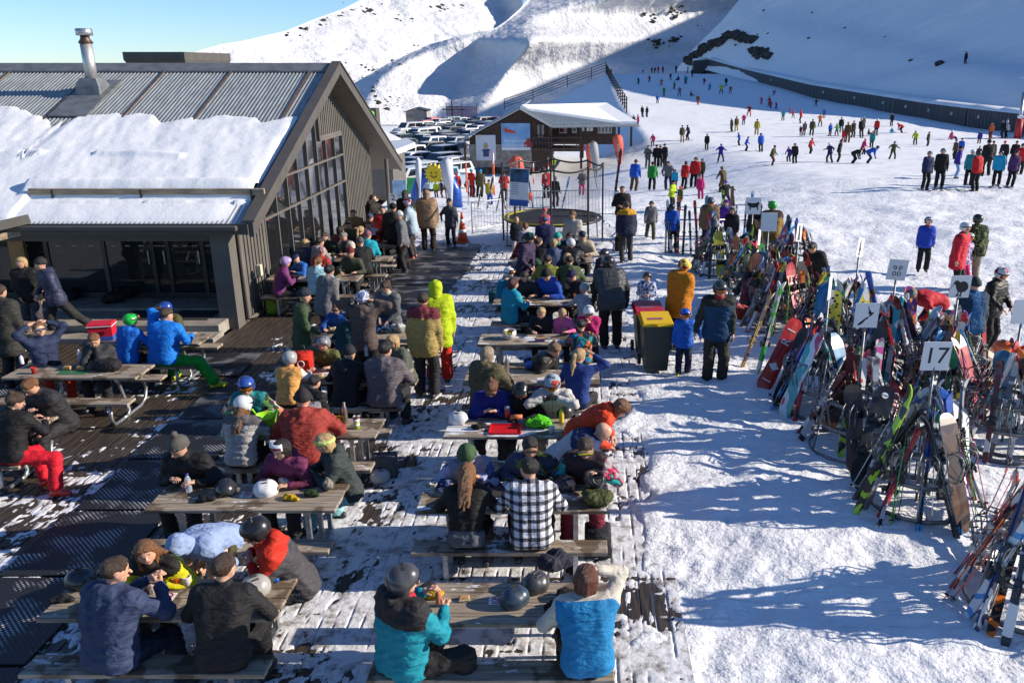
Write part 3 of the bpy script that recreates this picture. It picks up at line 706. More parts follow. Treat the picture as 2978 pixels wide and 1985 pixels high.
# ================================================================ PEOPLE (grown as signed-distance bodies)
def _n(v):return v/(np.linalg.norm(v)+1e-9)
A_=lambda*v:np.array(v,float)
def rc(P,a,b,r1,r2):
 """round cone distance"""
 ba=b-a;L2=float(ba@ba)+1e-9
 t=np.clip(((P-a)@ba)/L2,0,1)
 d=P-a-t[:,None]*ba
 return np.sqrt((d*d).sum(1))-(r1+(r2-r1)*t)
def field(prims,k,cuts=()):
 """prims: (a, b, r1, r2[, k]); smooth union.  cuts: (point, normal) removes the side the normal points to"""
 def f(P):
  P=P.astype(np.float32);D=None
  for p in prims:
   d=rc(P,p[0].astype(np.float32),p[1].astype(np.float32),p[2],p[3])
   kk=p[4]if len(p)>4 else k
   if D is None:D=d
   else:
    h=np.clip(0.5+0.5*(D-d)/kk,0,1);D=D*(1-h)+d*h-kk*h*(1-h)
  for c in cuts:
   if len(c)==2:D=np.maximum(D,(P-c[0].astype(np.float32))@c[1].astype(np.float32))
   else:D=np.maximum(D,-(np.sqrt((((P-c[0].astype(np.float32))/c[1].astype(np.float32))**2).sum(1))-1)*c[2])
  return D
 return f
def nets(f,lo,hi,h):
 """surface nets over a sparse grid; returns V, F(quads)"""
 B=4
 nb_=np.maximum(((hi-lo)/(h*B)).astype(int)+1,1)
 cc=[lo[i]+(np.arange(nb_[i])+0.5-0.5/B)*h*B for i in range(3)]
 Cx=np.stack(np.meshgrid(*cc,indexing='ij'),-1).reshape(-1,3)
 dc=f(Cx);act=np.abs(dc)<h*B*1.05
 N=nb_*B
 G=np.where(dc>0,1.0,-1.0).astype(np.float32).reshape(nb_)
 G=G.repeat(B,0).repeat(B,1).repeat(B,2)
 ai=np.argwhere(act.reshape(nb_))*B
 off=np.stack(np.meshgrid(*[np.arange(B)]*3,indexing='ij'),-1).reshape(-1,3)
 idx=(ai[:,None,:]+off[None]).reshape(-1,3)
 P=lo+idx*h
 G[idx[:,0],idx[:,1],idx[:,2]]=f(P)
 G=np.pad(G,1,constant_values=1.0);N=np.array(G.shape);lo=lo-h
 S=G<0
 c8=np.zeros((N[0]-1,N[1]-1,N[2]-1),np.int8)
 for a in(0,1):
  for b in(0,1):
   for c in(0,1):c8+=S[a:N[0]-1+a,b:N[1]-1+b,c:N[2]-1+c]
 cells=np.argwhere((c8>0)&(c8<8))
 vid=np.full(c8.shape,-1,np.int64);vid[tuple(cells.T)]=np.arange(len(cells))
 g=np.empty((len(cells),2,2,2),np.float32)
 for a in(0,1):
  for b in(0,1):
   for c in(0,1):g[:,a,b,c]=G[cells[:,0]+a,cells[:,1]+b,cells[:,2]+c]
 acc=np.zeros((len(cells),3),np.float32);cnt=np.zeros(len(cells),np.float32)
 for ax in range(3):
  for p in(0,1):
   for q in(0,1):
    i0=[p,q];i0.insert(ax,0);i1=[p,q];i1.insert(ax,1)
    ga=g[:,i0[0],i0[1],i0[2]];gb=g[:,i1[0],i1[1],i1[2]]
    m=(ga<0)!=(gb<0);t=np.where(m,ga/np.where(m,ga-gb,1),0)
    q3=np.zeros((len(cells),3),np.float32)
    q3[:,ax]=t;o2=[x for x in range(3)if x!=ax];q3[:,o2[0]]=p;q3[:,o2[1]]=q
    acc+=q3*m[:,None];cnt+=m
 V=lo+(cells+acc/cnt[:,None])*h
 Fs=[]
 for ax in range(3):
  o2=[x for x in range(3)if x!=ax]
  sl0=[slice(1,-1)]*3;sl0[ax]=slice(0,-1);sl1_=[slice(1,-1)]*3;sl1_[ax]=slice(1,None)
  a=S[tuple(sl0)];b=S[tuple(sl1_)]
  for sgn in(0,1):
   e=np.argwhere((a&~b)if sgn==0 else(~a&b))
   if len(e)==0:continue
   for x in o2:e[:,x]+=1
   def cid(d0,d1):
    q=e.copy();q[:,o2[0]]+=d0;q[:,o2[1]]+=d1;return vid[q[:,0],q[:,1],q[:,2]]
   quad=np.stack([cid(-1,-1),cid(0,-1),cid(0,0),cid(-1,0)],1)
   flip=(sgn==1)^(ax==1)
   Fs.append(quad[:,::-1]if flip else quad)
 F=np.concatenate(Fs);F=F[(F>=0).all(1)]
 return V,F
def grow(prims,k,h,cuts=()):
 lo=np.min([np.minimum(p[0]-max(p[2],p[3]),p[1]-max(p[2],p[3]))for p in prims],0)-2*h
 hi=np.max([np.maximum(p[0]+max(p[2],p[3]),p[1]+max(p[2],p[3]))for p in prims],0)+2*h
 return nets(field(prims,k,cuts),lo,hi,h)
def vnormals(V,F):
 n=np.cross(V[F[:,2]]-V[F[:,0]],V[F[:,3]]-V[F[:,1]])
 N=np.zeros_like(V)
 for c in range(4):np.add.at(N,F[:,c],n)
 return N/(np.linalg.norm(N,axis=1,keepdims=True)+1e-9)
_wr=np.random.RandomState(3)
_WK=[(_n(_wr.randn(3)),_wr.rand()*6.28)for _ in range(14)]
def wrinkle(V,amp,freq,seed=0,sq=(1,1,1)):
 Q=V*np.array(sq)*freq+seed*1.37;s=0
 w0=np.sin(Q@_WK[0][0]*0.6+_WK[0][1])*1.2;w1=np.sin(Q@_WK[1][0]*0.7+_WK[1][1])*1.2
 for i in range(2,8):s=s+(1-np.abs(np.sin(Q@_WK[i][0]*(1+0.25*i)+_WK[i][1]+w0*(i%2)+w1*((i+1)%2))))-0.36
 return s*amp/3
def ik(a,t,l1,l2,pole):
 d=t-a;L=np.linalg.norm(d);L=min(max(L,abs(l1-l2)+0.01),(l1+l2)*0.995)
 dn=_n(d);t=a+dn*L
 x=(l1*l1-l2*l2+L*L)/(2*L);y=math.sqrt(max(l1*l1-x*x,0))
 p=pole-dn*(pole@dn);p=_n(p)
 return a+dn*x+p*y,t
def rotz(v,a):c,s=math.cos(a),math.sin(a);return np.array([v[0]*c-v[1]*s,v[0]*s+v[1]*c,v[2]])
def axrot(v,ax,a):
 ax=_n(ax);return v*math.cos(a)+np.cross(ax,v)*math.sin(a)+ax*(ax@v)*(1-math.cos(a))
class Skel:
 """local frame: facing +Y, right hand at +X, floor z=0"""
 def __init__(s,S=1.0,pel=0.95,lean=4,twist=0,bend=6,hy=0,hp=0,hr=0,lh=None,rh=None,lf=None,rf=None,lk=None,rk=None,wide=1.0,kid=False,side=0,px=0.0,py=0.0):
  s.S=S;s.kid=kid;s.wide=wide;w_=wide
  hs=1.0 if not kid else 1.0+(1-S)*0.55
  s.hs=hs
  s.P=A_(px,py,pel)*S
  ln,bd=rad(lean),rad(bend);sd=rad(side)
  up0=A_(math.sin(sd),math.sin(ln),math.cos(ln));up0=_n(up0)
  up1=A_(math.sin(sd),math.sin(ln+bd),math.cos(ln+bd));up1=_n(up1)
  s.up0,s.up1=up0,up1
  s.waist=s.P+up0*0.15*S;s.rib=s.waist+up0*0.15*S;s.ch=s.rib+up1*0.13*S;s.nk=s.ch+up1*0.12*S
  tw=rad(twist);R=rotz(A_(1,0,0),tw);s.R=R;s.Rp=A_(1,0,0)
  s.fw=_n(np.cross(up1,R))
  s.sh={-1:s.ch+up1*0.065*S-R*0.175*S*w_,1:s.ch+up1*0.065*S+R*0.175*S*w_}
  f=s.fw;u_=_n(up1*0.5+A_(0,0,1)*0.7)
  f=_n(f-u_*(f@u_));f=axrot(f,u_,rad(hy));r=np.cross(f,u_)
  f2=axrot(f,r,rad(hp));u2=axrot(u_,r,rad(hp));u2=axrot(u2,f2,rad(hr));r2=np.cross(f2,u2)
  s.hf,s.hu,s.hr=f2,u2,r2
  s.nb=s.nk+u_*0.0
  s.hc=s.nk+(u_*0.07+u2*0.085)*S*hs+f2*0.015*S
  la,lb=0.285*S,0.255*S
  s.el,s.wr,s.hd={},{},{}
  for sg,t in((-1,lh),(1,rh)):
   if t is None:t=(0.27*sg*w_,0.06,pel-0.10)
   pole=A_(0.9*sg,-0.5,-0.7)
   if len(t)>3:pole=A_(*t[3:6])
   e,wv=ik(s.sh[sg],A_(*t[:3])*S,la,lb,pole);s.el[sg]=e;s.wr[sg]=wv;s.hd[sg]=_n(wv-e)
  s.hip,s.kn,s.an,s.ft={},{},{},{}
  for sg,t,kp in((-1,lf,lk),(1,rf,rk)):
   hpnt=s.P+A_(0.095*sg*w_,0,-0.02)*S;s.hip[sg]=hpnt
   if t is None:t=(0.12*sg,0,0.09)
   yaw=rad(t[3])if len(t)>3 else rad(-8*sg)
   k,a=ik(hpnt,A_(*t[:3])*S,0.43*S,0.415*S,A_(*(kp or(0.15*sg,1,0.3))))
   s.kn[sg]=k;s.an[sg]=a;s.ft[sg]=A_(-math.sin(yaw),math.cos(yaw),0)
def torso(s,g,low=True):
 S,W=s.S,s.wide;R=s.R;o=[]
 R0=s.Rp;Rm=_n(s.R+s.Rp);f0=_n(np.cross(s.up0,R0))
 if low:o.append((s.P-R0*0.075*S*W-f0*0.01*S,s.P+R0*0.075*S*W-f0*0.01*S,(0.118*W+g)*S,(0.118*W+g)*S))
 o.append((s.waist-Rm*0.06*S*W,s.waist+Rm*0.06*S*W,(0.108*W+g)*S,(0.108*W+g)*S))
 o.append((s.rib-Rm*0.075*S*W,s.rib+Rm*0.075*S*W,(0.112*W+g)*S,(0.112*W+g)*S))
 o.append((s.ch-R*0.085*S*W,s.ch+R*0.085*S*W,(0.110*W+g)*S,(0.110*W+g)*S))
 o.append((s.sh[-1],s.sh[1],(0.062+g*0.8)*S,(0.062+g*0.8)*S))
 return o
def head_prims(s):
 S=s.S*s.hs;c,f,u_,r=s.hc,s.hf,s.hu,s.hr
 q=lambda x,y,z:c+(r*x+f*y+u_*z)*S
 o=[(q(0,-0.022,0.030),q(0,0.018,0.038),0.082*S,0.078*S),(q(-0.018,0.012,0.0),q(0.018,0.012,0.0),0.066*S,0.066*S),(q(0,0.035,-0.03),q(0,0.050,-0.075),0.052*S,0.030*S,0.03),(q(-0.03,0.028,-0.045),q(0.03,0.028,-0.045),0.036*S,0.036*S,0.03),(q(0,0.090,0.008),q(0,0.112,-0.024),0.008*S,0.014*S,0.010),(q(-0.03,0.078,0.022),q(0.03,0.078,0.022),0.013*S,0.013*S,0.012),(q(-0.016,0.088,-0.050),q(0.016,0.088,-0.050),0.009*S,0.009*S,0.008)]
 for sg in(-1,1):o.append((q(0.078*sg,-0.005,0.018),q(0.076*sg,-0.002,-0.018),0.013*S,0.009*S,0.008))
 o.append((s.nk-s.up1*0.03*s.S,q(0,-0.015,-0.03),0.055*s.S,0.052*S,0.02))
 return o
def hand_prims(s,sg,curl=0.6,g=0.0):
 S=s.S*(1.0 if not s.kid else 1.05);w_=s.wr[sg];d=s.hd[sg]
 lat=np.cross(d,A_(0,0,1));lat=_n(lat)if np.linalg.norm(lat)>0.2 else A_(1,0,0)
 if abs(d[2])>0.75:lat=A_(0,1,0)
 n_=_n(np.cross(lat,d));
 if abs(d[2])<=0.75 and n_[2]>0:n_=-n_
 if abs(d[2])>0.75:n_=A_(-sg,0,0);lat=_n(np.cross(n_,d))
 th=1 if(lat@A_(-sg,0.3,0))>0 else-1
 o=[(w_-d*0.02*S,w_+d*0.02*S,(0.027+g)*S,(0.028+g)*S,0.015)]
 for k in(-1,1):o.append((w_+d*0.025*S+lat*0.014*k*S,w_+d*0.085*S+lat*0.024*k*S,(0.018+g)*S,(0.014+g)*S,0.012))
 for k,(L,x)in enumerate(((0.070,0.033),(0.080,0.011),(0.075,-0.011),(0.058,-0.032))):
  b=w_+d*0.088*S+lat*x*th*S;c1=curl*(0.8+0.12*k)
  m1=b+(d*math.cos(c1*0.7)+n_*math.sin(c1*0.7))*L*0.5*S
  m2=m1+(d*math.cos(c1*1.9)+n_*math.sin(c1*1.9))*L*0.5*S
  o+=[(b,m1,(0.0098+g)*S,(0.0092+g)*S,0.004),(m1,m2,(0.0092+g)*S,(0.008+g)*S,0.004)]
 b=w_+d*0.03*S+lat*0.026*th*S;m1=b+(d*0.62+lat*th*0.7+n_*0.35)*0.042*S;m2=m1+(d*0.85+lat*th*0.1+n_*0.5)*0.032*S
 o+=[(b,m1,(0.014+g)*S,(0.011+g)*S,0.008),(m1,m2,(0.011+g)*S,(0.0095+g)*S,0.004)]
 return o
def join(parts):
 V=[];F=[];n=0
 for v,f in parts:V.append(v);F.append(f+n);n+=len(v)
 return np.concatenate(V),np.concatenate(F)
def cloth(name,col,kind='plain',col2=None,seed=0):
 key=('cloth',tuple(col),kind,col2)
 if key in _mc:return _mc[key]
 m=bpy.data.materials.new(name);m.use_nodes=True;n=m.node_tree.nodes;l=m.node_tree.links
 b=n['Principled BSDF'];b.inputs['Roughness'].default_value=0.75 if kind!='shell' else 0.5
 b.inputs['Specular IOR Level'].default_value=0.3
 b.inputs['Sheen Weight'].default_value=0.0;col=tuple(c*0.85 for c in col)
 tc=n.new('ShaderNodeTexCoord');src=tc.outputs['Object']
 def ramp(fac,stops,const=False):
  cr=n.new('ShaderNodeValToRGB');e=cr.color_ramp.elements
  if const:cr.color_ramp.interpolation='CONSTANT'
  e[0].position=stops[0][0];e[0].color=(*stops[0][1],1);e[1].position=stops[1][0];e[1].color=(*stops[1][1],1)
  for p,c in stops[2:]:x=e.new(p);x.color=(*c,1)
  l.new(fac,cr.inputs[0]);return cr.outputs[0]
 if kind=='plaid':
  se=n.new('ShaderNodeSeparateXYZ');l.new(src,se.inputs[0]);outs=[]
  for ax in('X','Z'):
   mt=n.new('ShaderNodeMath');mt.operation='MULTIPLY';mt.inputs[1].default_value=11.0;l.new(se.outputs[ax],mt.inputs[0])
   fr=n.new('ShaderNodeMath');fr.operation='FRACT';l.new(mt.outputs[0],fr.inputs[0])
   gt=n.new('ShaderNodeMath');gt.operation='GREATER_THAN';gt.inputs[1].default_value=0.58;l.new(fr.outputs[0],gt.inputs[0]);outs.append(gt.outputs[0])
  ad=n.new('ShaderNodeMath');ad.operation='ADD';l.new(outs[0],ad.inputs[0]);l.new(outs[1],ad.inputs[1])
  hf=n.new('ShaderNodeMath');hf.operation='MULTIPLY';hf.inputs[1].default_value=0.5;l.new(ad.outputs[0],hf.inputs[0])
  l.new(ramp(hf.outputs[0],[(0.0,col),(0.4,(0.16,0.16,0.19)),(0.9,col2)]),b.inputs['Base Color'])
 elif kind in('camo','floral','zebra'):
  sc={'camo':7.0,'floral':16.0,'zebra':26.0}[kind]
  if kind=='floral':
   v=n.new('ShaderNodeTexVoronoi');v.inputs['Scale'].default_value=sc;l.new(src,v.inputs[0])
   se=n.new('ShaderNodeSeparateColor');l.new(v.outputs['Color'],se.inputs[0]);fac=se.outputs[0]
  else:
   nz=n.new('ShaderNodeTexNoise');nz.inputs['Scale'].default_value=sc;nz.inputs['Detail'].default_value=1.5;l.new(src,nz.inputs[0]);fac=nz.outputs[0]
  cs=[col]+list(col2)
  if kind=='floral':st=[((i+0.0)/len(cs),c)for i,c in enumerate(cs)]
  else:
   st=[(0.0,cs[0])]+[(0.42+0.16*i/max(len(cs)-1,1),c)for i,c in enumerate(cs[1:])]
  l.new(ramp(fac,st,True),b.inputs['Base Color'])
 else:
  nz=n.new('ShaderNodeTexNoise');nz.inputs['Scale'].default_value=14.0;nz.inputs['Detail'].default_value=4;l.new(src,nz.inputs[0])
  l.new(ramp(nz.outputs[0],[(0.3,tuple(c*0.86 for c in col)),(0.7,tuple(min(1,c*1.12)for c in col))]),b.inputs['Base Color'])
 nb2=n.new('ShaderNodeTexNoise');nb2.inputs['Scale'].default_value=22.0 if kind!='knit' else 90.0;nb2.inputs['Detail'].default_value=4;l.new(src,nb2.inputs[0])
 bp=n.new('ShaderNodeBump');bp.inputs['Strength'].default_value=0.35 if kind!='knit' else 0.9;bp.inputs['Distance'].default_value=0.02 if kind!='knit' else 0.006
 l.new(nb2.outputs[0],bp.inputs['Height'])
 if kind!='knit':
  mp=n.new('ShaderNodeMapping');mp.inputs['Scale'].default_value=(5,5,13);mp.inputs['Rotation'].default_value=(0.5,0.3,0);l.new(src,mp.inputs[0])
  n3=n.new('ShaderNodeTexNoise');n3.inputs['Scale'].default_value=1.0;n3.inputs['Detail'].default_value=2;n3.inputs['Distortion'].default_value=1.6;l.new(mp.outputs[0],n3.inputs[0])
  b3=n.new('ShaderNodeBump');b3.inputs['Strength'].default_value=0.6;b3.inputs['Distance'].default_value=0.045;l.new(n3.outputs[0],b3.inputs['Height']);l.new(b3.outputs[0],bp.inputs['Normal'])
 l.new(bp.outputs[0],b.inputs['Normal'])
 _mc[key]=m;return m
def skin(t=0):return M('skin',[(0.55,0.30,0.20),(0.60,0.34,0.25),(0.46,0.24,0.15),(0.22,0.11,0.065)][t],0.5,var=0.12,vs=30)
def hairm(c):return M('hair',c,0.45,var=0.45,vs=30,stretch=(3,3,0.4),bump=0.8,bs=60)
HB,HDK,HBL,HGN,HGR=(0.045,0.024,0.013),(0.012,0.009,0.008),(0.42,0.28,0.13),(0.16,0.065,0.022),(0.20,0.19,0.18)
def partobj(name,VF,mat,root,smooth=True,wr=None,fm=None):
 V,F=VF
 if wr:V=V+vnormals(V,F)*wr(V)[:,None]
 return obj(name,mesh_np(name,V,F,smooth,mat,fm),root)
_pc=[0]
def person(sk,root,h,skn=0,jacket=None,trous=None,head=None,hair=None,boots=None,gloves=None,eyewear=None,extra=(),hem=None,fine=True):
 """build the body and clothing meshes of one figure under root.  h = cell size"""
 _pc[0]+=1;sd_=_pc[0];S,W=sk.S,sk.wide
 parts=[]
 # ---- body: one continuous figure; finer cells for head and hands
 bp=torso(sk,-0.012)
 for sg in(-1,1):
  bp+=[(sk.sh[sg],sk.el[sg],0.040*S,0.034*S,0.03),(sk.el[sg],sk.wr[sg],0.034*S,0.024*S,0.02),(sk.hip[sg],sk.kn[sg],0.072*S,0.048*S,0.04),(sk.kn[sg],sk.an[sg],0.048*S,0.032*S,0.03)]
 bp.append((sk.nk-sk.up1*0.05*S,sk.hc,0.052*S,0.05*S,0.03))
 parts.append(grow(bp,0.05,max(h*2.2,0.026)))
 parts.append(grow(head_prims(sk),0.03*S,h*0.8))
 if not gloves:
  for sg in(-1,1):parts.append(grow(hand_prims(sk,sg),0.01,max(h*0.55,0.0058)))
 obj('body',mesh_np('body',*join(parts),True,skin(skn)),root)
 f,u_,r,c=sk.hf,sk.hu,sk.hr,sk.hc;hS=S*sk.hs
 q=lambda x,y,z:c+(r*x+f*y+u_*z)*hS
 Mh=Matrix([[*(r*hS)],[*(f*hS)],[*(u_*hS)]]).transposed().to_4x4();Mh.translation=Vector(c)
 def hmesh(mb):mb.v=[tuple(Mh@Vector(v))for v in mb.v];return mb
 # ---- face
 if fine and eyewear not in('goggles','shades','yshades','wgoggles_on'):
  for sg in(-1,1):
   mb=MB();mb.lathe([(0.001,-0.006),(0.009,-0.003),(0.011,0.0),(0.009,0.003),(0.001,0.006)],8);mb.v=[(v[0]+0.031*sg,0.0855+v[2]*0.7,v[1]*0.6+0.006)for v in mb.v]
   hmesh(mb).obj('eye',M('dark_eye',(0.02,0.015,0.012),0.2),root,True)
   mb=MB();mb.box((0.031*sg,0.092,0.024),(0.034,0.006,0.006));hmesh(mb).obj('eyebrow',M('brow',(0.04,0.025,0.018),0.9),root)
 if fine:
  mb=MB();mb.box((0,0.0975,-0.050),(0.040,0.006,0.008));hmesh(mb).obj('mouth',M('lips',(0.36,0.12,0.09),0.5),root)
  # ---- jacket
 J=jacket or dict(col=(0.03,0.03,0.035));g=J.get('g',0.028);kind=J.get('kind','plain')
 jp=torso(sk,g,True);hl=J.get('len',0.10)
 for sg in(-1,1):
  ww=sk.wr[sg]-sk.hd[sg]*0.012*S
  if J.get('short'):ww=sk.el[sg]
  jp+=[(sk.sh[sg],sk.el[sg],(0.060+g*0.7)*S,(0.048+g*0.5)*S,0.05*S),(sk.el[sg],ww,(0.047+g*0.5)*S,(0.034+g*0.35)*S,0.03*S)]
 seated=sk.kn[1][2]>sk.hip[1][2]-0.22*S
 if not seated and hl>0:jp.append((sk.P-A_(0.07*W,0,hl-0.05)*S,sk.P-A_(-0.07*W,0,hl-0.05)*S,(0.125*W+g)*S,(0.125*W+g)*S))
 if J.get('collar',1):jp.append((sk.nk-sk.up1*0.02*S,sk.nk+sk.up1*0.035*S,(0.068+g*0.4)*S,(0.066+g*0.3)*S,0.02*S))
 if J.get('hood')=='down':jp+=[(sk.nk-sk.fw*0.10*S-sk.R*0.06*S-sk.up1*0.01,sk.nk-sk.fw*0.10*S+sk.R*0.06*S-sk.up1*0.01,0.064*S,0.064*S,0.012),(sk.nk-sk.fw*0.135*S-sk.up1*0.12*S,sk.nk-sk.fw*0.12*S,0.05*S,0.06*S,0.012),(sk.nk-sk.fw*0.02*S-sk.R*0.085*S,sk.nk-sk.fw*0.09*S-sk.R*0.07*S,0.034*S,0.045*S,0.01),(sk.nk-sk.fw*0.02*S+sk.R*0.085*S,sk.nk-sk.fw*0.09*S+sk.R*0.07*S,0.034*S,0.045*S,0.01)]
 cuts=[(sk.P-sk.up0*(0.085 if seated else hl+0.04)*S,-sk.up0)]if not J.get('nocut')else[]
 V,F=grow(jp,0.07*S,h*1.25,cuts)
 N=vnormals(V,F);amp=J.get('wr',0.019)
 D=wrinkle(V,amp,13/S,sd_,(1,1,1.7))
 if kind=='puffer':D=D*0.4+0.016*(np.abs(np.sin(V[:,2]/S*math.pi/0.075))-0.6)
 V=V+N*D[:,None]
 cutp=np.linalg.norm(V-sk.wr[-1],axis=1)
 mats=[cloth('jacket_fabric',J['col'],{'puffer':'shell'}.get(kind,kind),J.get('pat'))]
 fm=np.zeros(len(F),int);cen=V[F].mean(1)
 if 'yoke' in J:
  mats.append(cloth('jacket_yoke',J['yoke']));lim=J.get('ylim',0.02)
  yk=((cen-sk.ch)@sk.up1)>lim*S
  if J.get('yback'):yk=((cen-sk.ch)@sk.up1)>lim*S
  fm[yk]=1
 if 'sleeve' in J:
  mats.append(cloth('jacket_sleeve',J['sleeve'],J.get('skind','plain'),J.get('spat')))
  da=np.full(len(cen),9.0)
  for sg in(-1,1):da=np.minimum(da,np.minimum(rc(cen,sk.sh[sg]+(sk.el[sg]-sk.sh[sg])*0.25,sk.el[sg],0.06,0.05),rc(cen,sk.el[sg],sk.wr[sg],0.05,0.04)))
  dt_=np.minimum.reduce([rc(cen,p[0],p[1],p[2],p[3])for p in torso(sk,g)[:4]])
  fm[da<dt_-0.004]=len(mats)-1
 if 'side' in J:
  mats.append(cloth('jacket_side_panel',J['side']));fm[np.abs((cen-sk.rib)@sk.R)>0.105*S*W]=len(mats)-1
 if 'hemc' in J:
  mats.append(cloth('jacket_hem',J['hemc']));fm[((cen-sk.P)@sk.up0)<0.10*S]=len(mats)-1
 jo=obj('jacket',mesh_np('jacket',V,F,True,mats,fm),root)
 if fine:
  rel=V-sk.ch;a_=rel@sk.R;hgt=rel@sk.up1;fr_=rel@sk.fw
  for nm_,sel,key_,r_ in(('zip',(np.abs(a_)<0.012)&(fr_>0.03)&(hgt<0.13*S),hgt,0.0055),('back_seam',(np.abs(hgt+0.03*S)<0.010)&(fr_<0)&(np.abs(a_)<0.17*S),a_,0.0035)):
   i_=np.where(sel)[0]
   if len(i_)>6:
    i_=i_[np.argsort(key_[i_])];c_=[V[q_].mean(0)for q_ in np.array_split(i_,min(9,len(i_)//2))]
    mb=MB();mb.tube([tuple(p)for p in c_],r_,5);mb.obj(nm_,M('zip_tape',tuple(c*0.35 for c in J['col']),0.4),jo)
 if J.get('hood')=='up':
  hp_=[(q(0,-0.03,0.035),q(0,0.012,0.04),0.112*hS,0.105*hS),(q(0,-0.04,-0.06),q(0,-0.02,0.0),0.09*hS,0.10*hS),(sk.nk-sk.fw*0.04,q(0,-0.02,-0.05),0.095*S,0.09*hS)]
  V,F=grow(hp_,0.04,h,[(q(0,0.10,-0.01),np.array([0.075,0.085,0.105]).mean()*np.ones(3)*hS*0.95,0.08*hS)])
  partobj('hood',(V,F),cloth('jacket_fabric',J.get('hoodc',J['col'])),root,wr=lambda v:wrinkle(v,0.008,18,sd_))
 if J.get('fur'):
  mb=MB();ring=[sk.nk+(sk.R*math.cos(a)*0.09-sk.fw*(0.035+0.05*(1-abs(math.cos(a))))*1.0+sk.up1*0.05*math.sin(a))*S for a in np.linspace(0,math.pi,9)]
  V,F=grow([(ring[i],ring[i+1],0.038*S,0.038*S)for i in range(8)],0.01,h*1.2);partobj('fur_trim',(V,F),M('fur',J['fur'],0.9,var=0.5,vs=60,bump=1.0,bs=80),root,wr=lambda v:wrinkle(v,0.02,50,sd_))
 if J.get('scarf'):
  V,F=grow([(sk.nk-sk.R*0.03+sk.fw*0.012,sk.nk+sk.R*0.03+sk.fw*0.012,0.078*S,0.078*S),(sk.nk+sk.up1*0.04*S,sk.nk+sk.up1*0.05*S+sk.fw*0.02,0.066*S,0.066*S)],0.03,h)
  partobj('neck_warmer',(V,F),cloth('knit_fabric',J['scarf'],'knit'),root,wr=lambda v:wrinkle(v,0.008,26,sd_))
  # ---- trousers
 T=trous or dict(col=(0.02,0.02,0.022));tg=T.get('g',0.022);tw_=1.0
 tp=torso(sk,0.008)[:2]
 for sg in(-1,1):
  a2=sk.an[sg]+(sk.kn[sg]-sk.an[sg])*T.get('cuff',0.10)
  tp+=[(sk.hip[sg],sk.kn[sg],(0.080+tg)*S,(0.058+tg)*S,0.035*S),(sk.kn[sg],a2,(0.060+tg*0.9)*S,(0.052+tg*1.2)*S,0.03*S)]
 V,F=grow(tp,0.04*S,h*1.4,[(sk.waist+sk.up0*0.0,sk.up0)])
 tm=[cloth('trouser_fabric',T['col'],T.get('kind','plain'),T.get('pat'))]
 partobj('trousers',(V,F),tm,root,wr=lambda v:wrinkle(v,T.get('wr',0.018),15/S,sd_+5,(1,1,1.5)))
 # ---- boots
 Bc=boots if boots is not None else(0.03,0.03,0.035)
 ski=True
 for sg in(-1,1):
  a,d=sk.an[sg],sk.ft[sg];k=_n(sk.kn[sg]-a)
  fl=a[2]<0.13*S+0.06
  dn=A_(0,0,-1)if fl else-k
  dd=d if fl else _n(d-k*(d@k))
  sole=a+dn*(0.055*S)
  V,F=grow([(a+k*0.17*S,a+dn*0.02*S,0.060*S,0.055*S),(sole-dd*0.06*S,sole+dd*0.15*S,0.043*S,0.040*S),(a+dd*0.03*S,sole+dd*0.10*S,0.05*S,0.04*S)],0.02*S,h*1.2)
  bo=partobj('boot',(V,F),M('boot_shell',Bc,0.35,var=0.15,vs=20),root)
  if fine:
   for t_ in(0.3,0.75):
    mb=MB();pc=a+k*0.16*S*t_+dd*0.055*S;mb.box((0,0,0),(0.085*S,0.022,0.016));aa=math.atan2(dd[1],dd[0])-math.pi/2
    M4=Matrix.Rotation(aa,4,'Z');M4.translation=Vector(pc);mb.v=[tuple(M4@Vector(v))for v in mb.v];mb.obj('buckle',m_steel,bo)
    # ---- gloves
 if gloves:
  for sg in(-1,1):
   pr=hand_prims(sk,sg,0.8,0.006);pr.append((sk.wr[sg]-sk.hd[sg]*0.04*S,sk.wr[sg],0.045*S,0.038*S,0.01))
   partobj('glove',grow(pr,0.012,h*0.8),cloth('glove_fabric',gloves),root)
   # ---- hair
 if hair:
  hc,style=hair;hm=hairm(hc);gg=0.010 if style in('short','bald')else 0.016
  capp=[(q(0,-0.026,0.032),q(0,0.014,0.042),(0.082+gg)*hS,(0.077+gg)*hS)]
  face=(q(0,0.105,-0.040),np.ones(3)*0.098*hS,0.098*hS)
  cut=[face,(q(0,0.0,-0.035 if style=='short' else-0.055),-u_*1.0)]
  if style=='short':cut.append((q(0,0.07,0.03),_n(f*1.0-u_*0.55)))
  hp2=list(capp)
  if style=='short':hp2.append((q(0,0.03,0.095),q(0,0.055,0.085),0.035*hS,0.028*hS,0.02))
  if style in('long','bob'):
   L=0.30 if style=='long' else 0.13
   dn=-u_*0.55+A_(0,0,-1)*0.6;dn=_n(dn)
   for sg in(-1,1):
    hp2.append((q(0.06*sg,-0.03,0.0),q(0.058*sg,-0.045,0.0)+dn*L*0.55*S,0.045*hS,0.038*hS,0.03))
    hp2.append((q(0.072*sg,0.012,0.01),q(0.074*sg,0.012,0.0)+dn*L*0.5*S,0.024*hS,0.022*hS,0.02))
   hp2.append((q(0,-0.05,0.0),q(0,-0.08,0.0)+dn*L*0.5*S,0.06*hS,0.05*hS,0.04))
   if style=='long':
    for sg in(-1,0,1):
     p1_=sk.nk-sk.fw*0.125*S+sk.R*0.035*sg*S;p2_=p1_-sk.fw*0.035*S-sk.up1*(0.20+0.03*(sg==0))*S+sk.R*0.012*sg*S
     hp2+=[(q(0.03*sg,-0.085,0.0),p1_,0.045*hS,0.045*hS,0.02),(p1_,p2_,0.042*hS,0.018*hS,0.015)]
   cut=[face]
